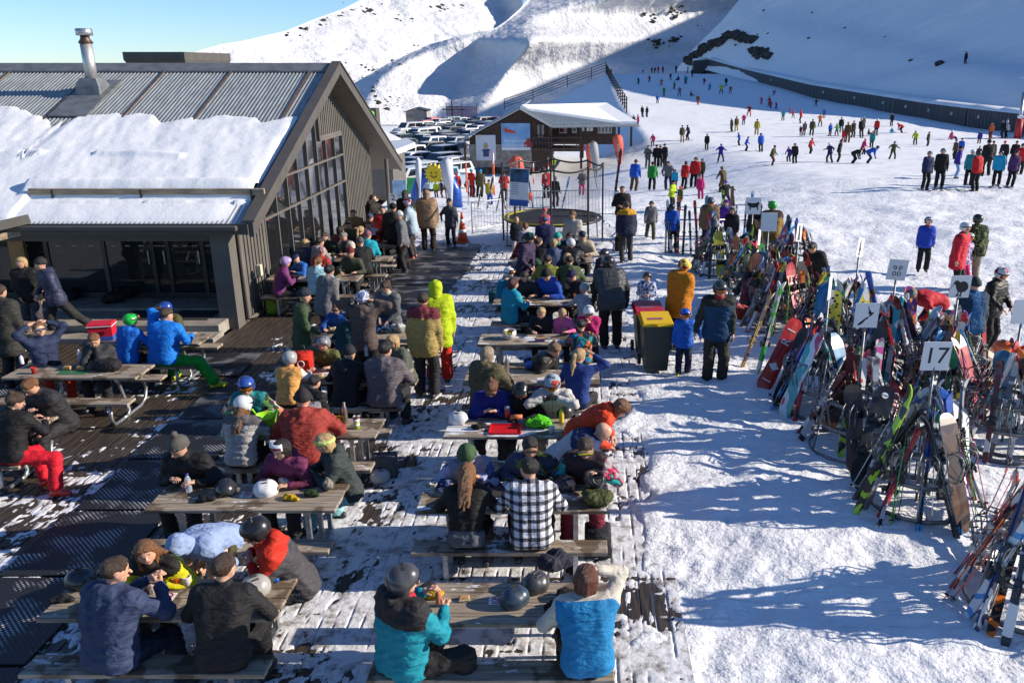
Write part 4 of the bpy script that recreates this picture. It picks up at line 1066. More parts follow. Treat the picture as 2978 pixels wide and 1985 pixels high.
  if style in('pony','braid','bun','ponyhigh'):
   pass
  V,F=grow(hp2,0.03,h*0.9,cut)
  ho=partobj('hair',(V,F),hm,root,wr=lambda v:wrinkle(v,0.010 if style!='short' else 0.007,45,sd_,(1,1,0.45 if style in('long','bob')else 1)))
  if style in('pony','braid','ponyhigh'):
   dn=_n(A_(0,0,-1)-f*0.25)
   b0=q(0,-0.10,0.03)if style!='ponyhigh' else q(0,-0.075,0.10)
   b1=b0+(-f*0.05+u_*0.01)*S;b2=b1+dn*0.16*S;b3=b2+dn*0.17*S
   V,F=grow([(b0,b1,0.026*S,0.034*S),(b1,b2,0.034*S,0.036*S),(b2,b3,0.036*S,0.012*S)],0.02,h*0.9)
   partobj('ponytail',(V,F),hm,ho,wr=lambda v:wrinkle(v,0.012,50,sd_,(1,1,0.3)))
  if style=='bun':
   partobj('hair_bun',grow([(q(0,-0.06,0.115),q(0,-0.075,0.125),0.04*hS,0.036*hS)],0.01,h*0.9),hm,ho,wr=lambda v:wrinkle(v,0.01,50,sd_))
   # ---- headwear
 if head:
  kind_,hc=head[0],head[1]
  if kind_=='helmet':
   hp2=[(q(0,-0.030,0.034),q(0,0.022,0.040),0.116*hS,0.108*hS),(q(-0.072,-0.012,-0.035),q(-0.066,-0.012,0.02),0.036*hS,0.05*hS,0.03),(q(0.072,-0.012,-0.035),q(0.066,-0.012,0.02),0.036*hS,0.05*hS,0.03)]
   cut=[(q(0,0.120,-0.045),np.ones(3)*0.112*hS,0.112*hS),(q(0,0,-0.06),-u_),(q(0,0.0,-0.03),_n(-u_*1.0-f*0.3)*1.0)]
   cut=cut[:2]
   V,F=grow(hp2,0.04,h*0.9,cut)
   hm_=M('helmet_shell',hc,0.3,var=0.04,vs=8,coat=0.3)if len(head)<3 else cloth('helmet_graphic',hc,'camo',head[2])
   he=partobj('helmet',(V,F),hm_,root)
   if fine:
    for sx,zz_ in((-0.05,0.125),(0.05,0.125),(-0.03,0.14),(0.03,0.14),(0,0.145)):
     mb=MB();
     rr_=Vector((sx,-0.01,0));zt_=0.034+math.sqrt(max(0.112**2-sx*sx,0))
     mb.lathe([(0.001,0.0),(1,0.0),(0.8,0.012),(0.001,0.014)],8)
     mb.v=[(sx+v[0]*0.008,-0.004+v[1]*0.026,zt_-0.006+v[2])for v in mb.v];hmesh(mb).obj('vent',m_black,he)
   mb=MB();N_=20
   ring=[(0.121*math.cos(a)*0.99,-0.008+0.133*math.sin(a),0.045+0.012*math.sin(a))for a in np.linspace(0,2*math.pi,N_,endpoint=False)]
   if len(head)>3 or eyewear in('goggles','goggles_up','wgoggles'):
    for k,p in enumerate(ring):mb.v+=[(p[0],p[1],p[2]-0.014),(p[0]*1.02,p[1]*1.02,p[2]),(p[0],p[1],p[2]+0.014)]
    for k in range(N_):j=(k+1)%N_;mb.f+=[(k*3,j*3,j*3+1,k*3+1),(k*3+1,j*3+1,j*3+2,k*3+2)];mb.m+=[0,0]
    hmesh(mb).obj('goggle_strap',m_black,he,True)
  elif kind_ in('beanie','pom'):
   hp2=[(q(0,-0.030,0.045),q(0,0.012,0.050),0.103*hS,0.096*hS),(q(0,-0.015,0.09),q(0,-0.02,0.115),0.07*hS,0.05*hS,0.04)]
   V,F=grow(hp2,0.03,h*0.9,[(q(0,0,0.018),_n(-u_*1.0+f*0.28))])
   bm_=cloth('knit_fabric',hc,'knit')if len(head)<3 else cloth('knit_fabric',hc,'zebra',head[2])
   be=partobj('beanie',(V,F),bm_,root,wr=lambda v:wrinkle(v,0.005,40,sd_))
   V,F=grow([(q(0.100*math.cos(a),-0.010+0.106*math.sin(a),0.038+0.026*math.sin(a)),q(0.100*math.cos(a+0.5),-0.010+0.106*math.sin(a+0.5),0.038+0.026*math.sin(a+0.5)),0.018*hS,0.018*hS)for a in np.arange(0,6.3,0.5)],0.01,h*0.9)
   partobj('beanie_cuff',(V,F),bm_,be)
   if kind_=='pom':partobj('pompom',grow([(q(0,-0.025,0.185),q(0,-0.026,0.19),0.04*hS,0.04*hS)],0.01,h),bm_,be,wr=lambda v:wrinkle(v,0.02,60,1))
  elif kind_=='cap':
   V,F=grow([(q(0,-0.028,0.042),q(0,0.014,0.046),0.100*hS,0.094*hS)],0.03,h*0.9,[(q(0,0,0.04),-u_)])
   ca_=partobj('cap',(V,F),cloth('cap_fabric',hc),root)
   mb=MB();P_=[(0.07*math.cos(a),0.095+0.075*math.sin(a),0.045-0.012*math.sin(a))for a in np.linspace(0,math.pi,9)]
   mb.v=P_+[(p[0],p[1],p[2]+0.006)for p in P_];mb.f=[tuple(range(9))[::-1],tuple(range(9,18))]+[(k,k+1,10+k,9+k)for k in range(8)];mb.m=[0]*len(mb.f)
   hmesh(mb).obj('brim',cloth('cap_fabric',hc),ca_)
  elif kind_=='band':
   V,F=grow([(q(0.088*math.cos(a),-0.012+0.10*math.sin(a),0.045+0.015*math.sin(a)),q(0.088*math.cos(a+0.5),-0.012+0.10*math.sin(a+0.5),0.045+0.015*math.sin(a+0.5)),0.028*hS,0.028*hS)for a in np.arange(0,6.3,0.5)],0.01,h*0.9)
   partobj('headband',(V,F),cloth('knit_fabric',hc,'knit'),root)
   # ---- eyewear
 if eyewear:
  up_=eyewear in('goggles_up','wgoggles','shades_up')
  fc={'wgoggles':(0.7,0.7,0.72),'goggles':(0.02,0.02,0.02),'goggles_up':(0.03,0.03,0.03)}.get(eyewear,(0.02,0.02,0.02))
  lc={'wgoggles':(0.25,0.04,0.07),'goggles':(0.55,0.16,0.02),'goggles_up':(0.5,0.15,0.03)}.get(eyewear,(0.01,0.01,0.012))
  if eyewear in('goggles','goggles_up','wgoggles'):
   zc_=0.012 if not up_ else 0.085;yc_=0.0 if not up_ else(0.035 if head and head[0]=='helmet' else 0.006)
   R_=0.102
   def patch(w_,hh_,R2,nm,mat,par):
    mb=MB();a_=np.linspace(-w_,w_,9)
    for j,zq in enumerate((-1,-0.5,0.5,1)):
     for a in a_:mb.v.append((R2*math.sin(a)*(1 if abs(zq)<1 else 0.9),yc_+R2*math.cos(a)-(0 if abs(zq)<1 else 0.012),zc_+zq*hh_*(1 if a!=0 or zq>0 else 0.8)))
    n1=len(mb.v);mb.v+=[(v[0]*0.8,v[1]-0.03,v[2])for v in mb.v]
    for j in range(3):
     for k in range(8):mb.f.append((j*9+k,j*9+k+1,j*9+k+10,j*9+k+9))
    for k in range(8):mb.f+=[(k,n1+k,n1+k+1,k+1),(27+k,27+k+1,n1+28+k,n1+27+k)]
    for j in range(3):mb.f+=[(j*9,j*9+9,n1+j*9+9,n1+j*9),(j*9+8,n1+j*9+8,n1+j*9+17,j*9+17)]
    mb.m=[0]*len(mb.f);return hmesh(mb).obj(nm,mat,par,True)
   go=patch(0.98,0.040,0.113*R_/0.102,'goggles',M('goggle_frame',fc,0.4),root)
   patch(0.88,0.031,0.117*R_/0.102,'lens',M('goggle_lens',lc,0.12,0.6,var=0.5,vs=25,coat=0.5),go)
  else:
   fcol=(0.55,0.60,0.02)if eyewear=='yshades' else(0.02,0.02,0.02)
   zc_=0.010 if eyewear!='shades_up' else 0.085;yo=0 if eyewear!='shades_up' else-0.02
   mb=MB()
   for sg in(-1,1):mb.box((0.0825*sg,0.045+yo,zc_+0.006),(0.006,0.10,0.010))
   mb.box((0,0.104+yo,zc_+0.010),(0.15,0.010,0.008))
   fr=hmesh(mb).obj('glasses' if eyewear=='glasses' else 'sunglasses',M('glasses_frame',fcol,0.4),root)
   for sg in(-1,1):
    mb=MB();mb.box((0.034*sg,0.1015+yo,zc_-0.006),(0.056,0.008,0.032),bev=0.003)
    hmesh(mb).obj('lens',M('dark_lens',(0.02,0.03,0.06)if eyewear!='glasses' else(0.30,0.2,0.15),0.06,coat=1),fr)
 return sk
 # ================================================================ THE CROWD ON THE TERRACE
def xat(px,y,z):return(px-CX)/FPX*(y*_cp+(H-z)*_sp)
def J(h,**k):return dict(col=C(h),**k)
BLK,CHAR='1a1a1c','35353a'
def sit(px,y,side,label,a=None,S=1.0,jacket=None,dy=0.0,**kw):
 """side: n near bench, f far bench of the table whose near edge is y"""
 by=y-0.215 if side=='n' else y+TD+0.215
 if a is None:a=90 if side=='n' else 270
 by+=dy
 x=xat(px,by,1.25*(0.5+S/2))
 pose=dict(S=S,pel=0.555/S,lean=12,bend=12,lf=(-0.15,0.42,0.10),rf=(0.17,0.38,0.10),lh=(-0.17,0.42/S,0.835/S),rh=(0.17,0.44/S,0.835/S))
 if S<0.85:pose['kid']=True;pose['lf']=(-0.12,0.42,0.20);pose['rf']=(0.12,0.40,0.22)
 o={}
 for k,v in kw.items():
  if k in('lean','bend','twist','hy','hp','hr','lh','rh','lf','rf','lk','rk','wide','side_','pel'):pose[{'side_':'side'}.get(k,k)]=v
  else:o[k]=v
 sk=Skel(**pose)
 rz=rad(a-90);off=rotz(np.array([sk.hc[0],sk.hc[1],0]),rz)
 t=by*_cp+(H-1.25)*_sp
 root=thing('person',label,'person',(x-off[0],by,0),rz)
 person(sk,root,max(0.0016*t,0.0095),jacket=jacket,fine=t<17,**o)
 return root
def stand(px,py,label,a=90,S=1.0,z=0.0,zh=None,jacket=None,nm='person',**kw):
 """placed so that the head centre is seen at px, py"""
 pose=dict(S=S,pel=0.93,lean=3,bend=6)
 if S<0.85:pose['kid']=True
 o={}
 for k,v in kw.items():
  if k in('lean','bend','twist','hy','hp','hr','lh','rh','lf','rf','lk','rk','wide','pel'):pose[k]=v
  else:o[k]=v
 sk=Skel(**pose);rz=rad(a-90)
 hcw=rotz(sk.hc,rz);q=at(px,py,z+hcw[2])
 if z is None:pass
 x,y=q.x-hcw[0],q.y-hcw[1]
 root=thing(nm,label,'person',(x,y,z),rz)
 t=y*_cp+(H-1.2-z)*_sp
 person(sk,root,max(0.0016*t,0.0095),jacket=jacket,fine=t<17,**o)
 return root
TB_=dict(col=C('1b1b1d'))
def T(h,**k):return dict(col=C(h),**k)
UP=lambda s,y=0.22,z=1.22:(0.10*s,y,z,0.6*s,-0.3,-1.0)
# ---- front left table
sit(305,Lr[1],'n','person in navy hooded jacket with brown hair raising a paper cup, back to us',a=72,S=1.04,wide=1.12,jacket=J('34405f',hood='down',g=0.034),trous=T('1d2233'),hair=(HB,'short'),hy=-38,lean=8,bend=14,rh=(0.20,0.40,0.98),lh=(0.04,0.44,0.98),lf=(-0.2,0.4,0.1),rf=(0.35,0.35,0.1))
sit(617,Lr[1],'n','person in plain black zip jacket with short dark hair, back to us',a=92,S=1.04,wide=1.08,jacket=J('222123',g=0.020,wr=0.010),trous=T('17171a'),hair=(HB,'short'),hy=-20,lean=14,bend=12)
sit(470,Lr[1],'f','girl with long fair hair leaning in, yellow and black ski jacket',a=262,S=0.94,jacket=J('c8c010',yoke=C('25221e'),ylim=0.07,g=0.026),hair=(HGN,'long'),hy=35,lean=30,bend=14,lh=(-0.16,0.40,0.86),rh=(0.12,0.44,0.86),dy=-0.02,hp=14)
sit(757,Lr[1],'f','person in glossy black helmet and orange goggles, grey jacket with red hood',a=205,S=1.03,wide=1.05,jacket=J('4a474a',yoke=C('c9301c'),ylim=0.0,hood='down',hoodc=C('c9301c'),g=0.032),trous=T('2c2b2e'),head=('helmet',(0.015,0.015,0.017)),eyewear='goggles',lean=24,bend=14,hp=-2,lh=(-0.02,0.42,0.86),rh=(0.20,0.40,0.86),rf=(0.55,-0.05,0.10,-60),lf=(-0.1,0.45,0.1),boots=(0.10,0.05,0.03),hr=4)
sit(575,Lr[2],'n','person bent double with pale blue hoodie pulled over the back, face hidden',a=250,S=0.98,jacket=J('93a7cf',hood='up',hoodc=C('93a7cf')),trous=T('4a4a2c'),lean=62,bend=26,hp=-20,lh=(-0.15,0.35,0.40),rh=(0.15,0.32,0.40),lf=(-0.14,0.34,0.1),rf=(0.14,0.34,0.1),dy=-0.02)
# ---- second left table
sit(548,Lr[2],'f','person in grey pompom beanie and black jacket with neck warmer',a=262,S=1.02,wide=1.08,jacket=J('1c1c1e',g=0.034,scarf=C('1a1a1a')),trous=T('232325'),head=('pom',C('57544f')),hy=-18,hp=-12,lean=16,lh=(-0.2,0.36,0.84),rh=(0.1,0.34,0.84))
sit(838,Lr[2],'f','person with dark hair and white goggles pushed up, maroon ski jacket',a=258,S=0.97,skn=0,jacket=J('5c2038',yoke=C('6d2950'),hood='down'),hair=(HDK,'bob'),eyewear='wgoggles',hy=-14,lean=18,lh=(-0.12,0.40,0.84),rh=(0.16,0.42,0.86))
sit(950,Lr[2],'f','blonde person with lime headband, dark grey jacket and pale blue ski trousers',a=205,S=0.97,jacket=J('38403f',hood='down',g=0.03),trous=T('8cc4cc',g=0.03),hair=(HBL,'bob'),head=('band',C('c9d77e')),lean=16,hy=-5,lh=(-0.05,0.42,0.88),rh=(0.12,0.44,0.88),rf=(0.42,0.10,0.1,-40),lf=(0.15,0.5,0.1))
# ---- third left table
sit(690,Lr[3],'n','person in white helmet, long fair hair over a pale grey ski jacket, back to us',a=82,S=0.96,jacket=J('a9a6a4',yoke=C('5d5b5c'),hood='down',kind='puffer'),hair=(HGN,'long'),head=('helmet',(0.62,0.62,0.62)),eyewear='goggles_up',hp=-4)
sit(862,Lr[3],'n','person in black beanie and big rust red hooded jacket, back to us',a=98,S=1.06,wide=1.12,jacket=J('9c3a30',hood='down',g=0.045),head=('beanie',C('2a2527')),hy=12,lean=16,rh=(0.30,0.40,0.86),lh=(-0.2,0.4,0.86))
sit(733,Lr[3],'f','person in blue helmet, orange goggles and teal jacket with floral sleeves',a=268,S=0.98,jacket=J('1f7f80',sleeve=C('2c2622'),skind='floral',spat=(C('c07a5a'),C('4f7a3a'),C('d9b7a0'),C('1f7f80'))),head=('helmet',C('2a4a9a')),eyewear='goggles',hy=20,lean=14,lh=(-0.2,0.3,0.86),rh=(0.2,0.3,0.86))
sit(905,Lr[3],'f','dark haired child in black top, jacket around the waist, back to us',a=62,S=0.86,jacket=J('1c1c20',hemc=C('8e8890')),hair=(HDK,'short'),lean=10,hp=-6,lh=(-0.14,0.3,0.62),rh=(0.14,0.3,0.62),lf=(-0.12,0.4,0.1),rf=(0.12,0.4,0.1))
# ---- fourth left table
sit(832,Lr[4],'n','child in grey helmet and peach orange jacket with white sleeves, back to us',a=80,S=0.84,jacket=J('e0a35c',sleeve=C('ddd6cc')),head=('helmet',(0.33,0.33,0.32)),hy=8)
sit(1113,Lr[4],'n','person in big slate grey hooded jacket with short dark hair, back to us',a=84,S=1.05,wide=1.12,jacket=J('625a60',hood='down',g=0.04),hair=(HDK,'short'),hy=-12,lean=8)
sit(1148,Lr[4],'f','blonde person in grey green fleece drinking with one hand at the mouth',a=232,S=0.97,jacket=J('565c50'),hair=(HBL,'bob'),hy=10,rh=(0.05,0.22,1.12),lean=14,lh=(-0.1,0.4,0.85),dy=-0.1)
# ---- fifth left table and those standing round it
stand(1055,868,'person in brown hoodie with chrome helmet lifting both hands to the head, back to us',a=85,S=0.99,jacket=J('574a48',g=0.03,len=0.14,hood='down'),trous=T('161618',g=0.03),head=('helmet',(0.30,0.33,0.42),((0.6,0.62,0.66),(0.12,0.16,0.3))),eyewear='goggles_up',lh=(-0.20,0.06,1.60,-1,0.2,-0.3),rh=(0.20,0.06,1.60,1,0.2,-0.3))
stand(1121,836,'person in grey hoodie with dark braid looking down, hands in front',a=255,S=0.94,jacket=J('5d5f64',hood='down',scarf=C('b9b4a6')),hair=(HB,'pony'),hp=-18,lh=(-0.08,0.25,1.0),rh=(0.1,0.25,1.02))
sit(1098,Lr[5],'f','child in white graphic helmet and blue jacket behind the brown hoodie',a=200,S=0.78,jacket=J('27507f'),head=('helmet',(0.6,0.6,0.62),((0.4,0.1,0.1),(0.65,0.65,0.65))),lean=20,hp=-10)
sit(985,Lr[5],'f','child with red sunglasses and royal blue jacket seated behind a snack packet',a=265,S=0.86,jacket=J('23559b'),hair=(HGN,'short'),eyewear='shades',lean=10,trous=T('a02c30'))
stand(886,862,'person in navy beanie and grey hoodie with an olive green jacket over the arms',a=15,S=1.0,jacket=J('2a2c2b',hood='down',hoodc=C('8e8c8b'),sleeve=C('5a5d62'),side=C('3f4f33'),len=0.16),trous=T('77726c',g=0.03),head=('beanie',C('232b3a')),hp=-8,lh=(-0.25,0.12,0.95),rh=(0.22,0.3,1.02),lean=5)
stand(1230,872,'person in tan jacket with burgundy shoulders and curly dark hair, standing back to us',a=82,S=1.03,jacket=J('a38d53',yoke=C('6d2b35'),ylim=-0.01,hood='down',hoodc=C('6d2b35'),g=0.035,len=0.17),trous=T('28282b',g=0.032),hair=(HB,'short'),hy=14)
stand(1266,838,'person in long lime yellow hooded jacket and red trousers, hood up',a=100,S=1.04,jacket=J('b4c818',hood='up',g=0.05,len=0.26),trous=T('d23018',g=0.04),hy=10,hp=-5)
# ---- tables along the lodge window
sit(828,Wr[3],'n','person in plum purple jacket and lilac helmet at the table end by the wall',a=22,S=0.95,jacket=J('75336b'),head=('helmet',C('a58bb8')),lean=12,lh=(-0.02,0.35,0.9),rh=(0.1,0.42,0.9),hp=-5)
sit(917,Wr[3],'n','person in pale aqua jacket with brown ponytail, back to us',a=78,S=0.93,jacket=J('9fc9d3',hood='down'),hair=(HGN,'pony'),lean=14)
stand(958,788,'person in grey hoodie with dark hair tied up, leaning over the table',a=60,S=0.97,jacket=J('716e70',g=0.03,len=0.16,hood='down'),trous=T('2b3550'),hair=(HDK,'bun'),lean=14,hp=-8)
sit(868,Wr[3],'f','child with blue jacket and navy cap opposite the lilac helmet',a=225,S=0.86,jacket=J('2360ae'),head=('cap',C('1d2a55')),hp=-15,lean=22)
sit(1024,Wr[3],'f','person in maroon beanie and dark olive fleece facing us behind the white bag',a=268,S=0.97,jacket=J('3e4434',g=0.02),head=('beanie',C('6b2028')),hy=8,lean=8)
sit(930,Wr[3],'f','person in striped knitted beanie and red hood with back to us',a=70,S=0.92,jacket=J('a02f2e',hood='down'),head=('beanie',C('8a5560'),(C('d0b8b0'),C('6a2a35'))),lh=(-0.14,0.3,0.8),rh=(0.14,0.3,0.8))
sit(925,Wr[2],'n','person in pale grey hooded top with dark hair by the window, back to us',a=52,S=1.0,jacket=J('8d8e92',hood='down'),hair=(HDK,'short'))
sit(950,Wr[2],'f','person in dark green top with short brown hair facing us by the window',a=268,S=1.0,jacket=J('1d2a20'),hair=(HB,'short'),hp=-8)
sit(1004,Wr[2],'f','person with cropped grey hair in grey and cream jacket, hands on the table',a=235,S=1.0,jacket=J('4b4450',sleeve=C('4b4450'),side=C('c4bcae')),hair=(HGR,'short'),hp=-8)
sit(1066,Wr[1]-1.2,'n','person in bright teal hooded jacket seated with back to us',a=80,S=0.95,jacket=J('15a0b4',hood='down',g=0.035),head=('beanie',C('8a5a66')),trous=T('2b2326'),lean=6,dy=0.4,lh=(-0.14,0.3,0.7),rh=(0.14,0.3,0.7))
sit(1043,Wr[1],'n','person with tied blonde hair and black top, back to us',a=72,S=0.95,jacket=J('1d1b20'),hair=(HBL,'pony'))
sit(1077,Wr[1],'f','person in red, white and black ski jacket with short hair looking down',a=262,S=1.0,jacket=J('2b2426',sleeve=C('a8241f'),yoke=C('c9bebd'),ylim=0.06),hair=(HGN,'short'),hp=-10)
sit(1072,Wr[0],'n','person in blue grey pompom beanie and dark jacket with fur hood trim',a=60,S=0.95,jacket=J('1e1c1c',hood='down',fur=C('a78a52')),head=('pom',C('3e4a63')))
sit(1098,Wr[0],'n','person in cream pompom beanie and navy coat beside the fur trimmed one',a=70,S=0.92,jacket=J('232838'),head=('pom',C('9d9a94')),dy=0.25)
stand(1085,578,'person in dark brown hooded coat shading the eyes with both arms',a=330,S=1.0,jacket=J('2a241f',g=0.04),hair=(HB,'bob'),lh=(-0.05,0.22,1.62,-1,0,-0.2),rh=(0.10,0.22,1.62,1,0,-0.2),hp=6)
stand(1143,606,'person in black puffer coat and black beanie, back to us',a=100,S=1.03,wide=1.1,jacket=J('17181a',kind='puffer',hood='down',g=0.05,len=0.2),trous=T('252a40'),head=('beanie',C('1b1b1d')))
stand(1185,592,'person in red and blue graphic helmet and pale blue white ski jacket',a=172,S=0.98,jacket=J('a9bcc8',g=0.04,len=0.16),trous=T('3b3438',g=0.03),head=('helmet',(0.05,0.04,0.10),(C('b02028'),C('c0c0d0'))),boots=(0.45,0.06,0.03),hair=(HDK,'pony'),hp=-10,lh=(-0.1,0.3,1.25),rh=(0.1,0.3,1.25))
stand(1178,565,'person in black coat with huge dark fluffy hair, back to us',a=95,S=1.02,jacket=J('1b1917',fur=C('2a221c'),g=0.04),hair=(HDK,'long'))
stand(1240,566,'person in puffy tan coat with the hood up, standing back to us',a=92,S=1.04,wide=1.12,jacket=J('97795d',kind='puffer',hood='up',g=0.055,len=0.22),trous=T('3b3028',g=0.03))
stand(1306,590,'child in black beanie and dark checked coat with blonde plaits facing us',a=262,S=0.84,z=-0.02,jacket=J('2a2e38',kind='plaid',pat=C('15151a'),g=0.03,len=0.2,scarf=C('2d6a6c')),trous=T('1b1b1f'),head=('beanie',C('15161a')),hair=(HBL,'long'),lh=(-0.3,0.05,0.85),rh=(0.3,0.12,1.0))
# ---- left side
stand(62,765,'person with blond curls in black printed hoodie smiling, by the plywood panel',a=282,S=0.97,z=0.0,jacket=J('17191d',hood='down',g=0.03),trous=T('46424a',g=0.03),hair=(HBL,'bob'),hy=-10,hp=6,rh=(0.12,0.15,0.93),lh=(-0.32,0.05,1.1))
stand(118,770,'person in black beanie and navy puffer jacket stepping away with one leg back',a=230,S=1.0,jacket=J('363b55',kind='puffer',hood='down',g=0.035),trous=T('2a2a2a',g=0.03),head=('beanie',C('2d2c2d')),hy=-10,lf=(-0.12,-0.55,0.22),rf=(0.12,0.1,0.09),lh=(-0.2,0.25,1.0),rh=(0.2,0.25,1.0),lean=10)
stand(0,850,'person in long charcoal coat cut off by the left edge of the picture',a=80,S=1.04,wide=1.1,jacket=J('33332f',g=0.045,len=0.3),trous=T('2a2024',g=0.03),hair=(HB,'short'))
sit(365,14.18,'n','person in green helmet and bright blue jacket, back to us',a=70,S=0.92,jacket=J('1667c8',hood='down',g=0.035),head=('helmet',C('18a83a')),eyewear='goggles_up',hy=-22,rh=(0.3,0.42,0.95))
sit(466,14.18,'n','person in bright blue jacket and green trousers turned on the bench, back to us',a=82,S=1.06,wide=1.12,jacket=J('1478d8',g=0.04),trous=T('16902a',g=0.035),hair=(HB,'short'),hy=-30,hp=-5,lh=(-0.05,0.25,1.15),rh=(0.35,0.3,0.85),rf=(0.75,0.15,0.1,-50),rk=(0.6,0.6,0.5),boots=(0.5,0.5,0.02))
sit(492,14.18,'f','person in blue helmet with goggles and olive jacket behind the blue jackets',a=255,S=0.94,jacket=J('4c4b27'),head=('helmet',C('1b3f8f')),eyewear='goggles_up',hy=-30)
sit(300,12.49,'f','person with tousled light brown hair, hands clasped at the mouth, grey fleece',a=268,S=0.98,jacket=J('38383a',g=0.02),hair=(HGN,'short'),lean=20,lh=(-0.03,0.30,1.06,-1,0,-1),rh=(0.05,0.30,1.06,1,0,-1),hp=-12,hy=22)
sit(112,12.49,'f','person in navy knitted jumper and sunglasses with hands clasped behind the head',a=322,S=0.99,jacket=J('25304f',kind='plain',g=0.02),trous=T('a8331c'),hair=(HGN,'short'),eyewear='shades',hp=14,lh=(-0.16,-0.10,1.36,-1,0.3,0.4),rh=(0.14,-0.08,1.36,1,0.3,0.4),lean=-4,bend=4)
sit(125,10.35,'f','bearded person in charcoal fleece with short hair leaning on folded arms',a=245,S=1.04,wide=1.1,jacket=J('2c2b2e'),trous=T('2b2b2d',g=0.03),hair=(HGN,'short'),hp=-22,lean=20,lh=(0.12,0.36,0.86),rh=(-0.05,0.40,0.86),rf=(0.3,0.35,0.1,-20))
sit(14,10.35,'n','person with hair tied up, black jacket and bright red ski trousers and boots',a=82,S=0.98,jacket=J('1c1b1d'),trous=T('d0182c',g=0.03),hair=(HB,'bun'),hy=-40,hp=-12,rf=(0.55,0.0,0.10,-75),lf=(0.2,0.25,0.1,-50),rk=(0.7,0.5,0.5),boots=(0.5,0.03,0.02),lh=(0.0,0.42,0.9),rh=(0.22,0.42,0.88))
# ---- front right table
sit(1172,R[1],'n','person in matt charcoal helmet and sunglasses, teal and black jacket, looking right',a=48,S=1.05,wide=1.1,dy=0.0,jacket=J('12889a',yoke=C('2e2a2c'),ylim=-0.02,hood='down',hoodc=C('20201f'),scarf=C('c02030'),g=0.04,sleeve=C('12889a')),trous=T('2a2826',g=0.03),head=('helmet',(0.055,0.055,0.06)),eyewear='shades',hy=-28,hp=2,lean=2,bend=4,rh=(0.10,0.36,0.86),lh=(-0.12,0.32,0.95),rf=(0.35,0.35,0.12),rk=(0.6,0.8,0.3))
sit(1705,R[1],'n','person with bobbed auburn hair in blue vest over a cream jumper, back to us',a=96,S=1.0,wide=1.06,jacket=J('1c7db4',sleeve=C('c9c0b4'),yoke=C('c9c0b4'),ylim=0.125,g=0.03,wr=0.010),trous=T('1d1b1f'),hair=((0.10,0.028,0.012),'bob'),hy=-14,rh=(0.10,0.20,1.30,1,0.3,-0.6),lh=(-0.2,0.36,0.86),lean=6)
# ---- second right table
sit(1350,R[2],'n','person with long wavy chestnut hair and black jumper, back to us',a=88,S=0.96,jacket=J('1a1918',hemc=C('5a5d66'),g=0.02),trous=T('232227'),hair=((0.20,0.085,0.03),'long'),lean=14)
sit(1535,R[2],'n','person in black and white plaid shirt with short dark hair, back to us',a=94,S=1.04,wide=1.06,jacket=J('e8e8f0',kind='plaid',pat=(0.012,0.012,0.016),g=0.022,wr=0.011),trous=T('3f2f1c',g=0.028),hair=(HDK,'short'),hy=30,hp=-4,lean=12)
sit(1368,R[2],'f','person in green beanie and pale blue hoodie with patterned sleeves eating',a=276,S=1.0,jacket=J('8388a0',sleeve=C('4a5f9a'),skind='camo',spat=(C('24305a'),C('8d95b5')),hood='down',hoodc=C('8388a0')),head=('beanie',C('3f5a3a')),hp=-26,hy=-6,lean=22,lh=(-0.12,0.36,0.9),rh=(0.2,0.4,0.84))
sit(1545,R[2],'f','dark haired person with glasses in navy and olive camouflage ski jacket',a=268,S=1.0,skn=2,jacket=J('1e2a44',kind='camo',pat=(C('18191e'),C('5c6f2a'),C('3a4260')),g=0.035,scarf=C('121214')),hair=(HDK,'short'),eyewear='glasses',hy=12,hp=-4,lean=14,lh=(-0.22,0.30,0.84),rh=(0.18,0.30,0.84))
sit(1702,R[2],'f','person with yellow framed sunglasses and black, pink and grey patterned ski jacket',a=262,S=1.03,jacket=J('35282e',sleeve=C('a39a9a'),skind='camo',spat=(C('b02a50'),C('2a2024'),C('28a0a0')),g=0.035),trous=T('7a2233',g=0.03),hair=(HB,'short'),eyewear='yshades',hy=10,hp=-12,lean=16,lh=(-0.18,0.34,0.92),rh=(0.2,0.36,0.84),boots=(0.6,0.6,0.6))
# ---- third right table
sit(1433,R[3],'f','person in royal navy jacket looking down at a phone, auburn hair tied back',a=272,S=0.98,jacket=J('1c2374',g=0.035),hair=((0.13,0.045,0.02),'bun'),eyewear='glasses',hp=-24,lh=(-0.07,0.32,0.90),rh=(0.10,0.32,0.90),lean=14)
sit(1518,R[3],'f','child in black helmet and black jacket with chin down on the chest',a=272,S=0.90,jacket=J('151517'),head=('helmet',(0.012,0.012,0.014)),eyewear='goggles_up',hp=-32,lean=12,rh=(0.16,0.38,0.86),gloves=(0.03,0.03,0.035))
sit(1607,R[3],'f','person in black helmet with red graphics and cream ski jacket, gloved hands together',a=268,S=0.98,jacket=J('b5aa98',yoke=C('c8c4be'),g=0.035),head=('helmet',(0.02,0.02,0.022),((0.35,0.04,0.03),(0.3,0.35,0.4))),eyewear='goggles',hp=-20,hy=-14,lean=6,lh=(-0.07,0.28,1.08,-1,0,-0.3),rh=(0.09,0.28,1.08,1,0,-0.3),gloves=(0.02,0.02,0.02),trous=T('8a8378'))
sit(1752,R[3],'n','bald person in navy, white and yellow jacket bending forward over the table end',a=352,S=1.04,wide=1.12,jacket=J('c4c4c6',yoke=C('28345c'),ylim=-0.10,g=0.045),trous=T('5c1c2a',g=0.03),lean=48,bend=18,hp=-14,dy=-0.1,lh=(-0.1,0.35,0.45),rh=(0.1,0.3,0.42),lf=(-0.12,0.42,0.1),rf=(0.12,0.40,0.1),boots=(0.55,0.6,0.04))
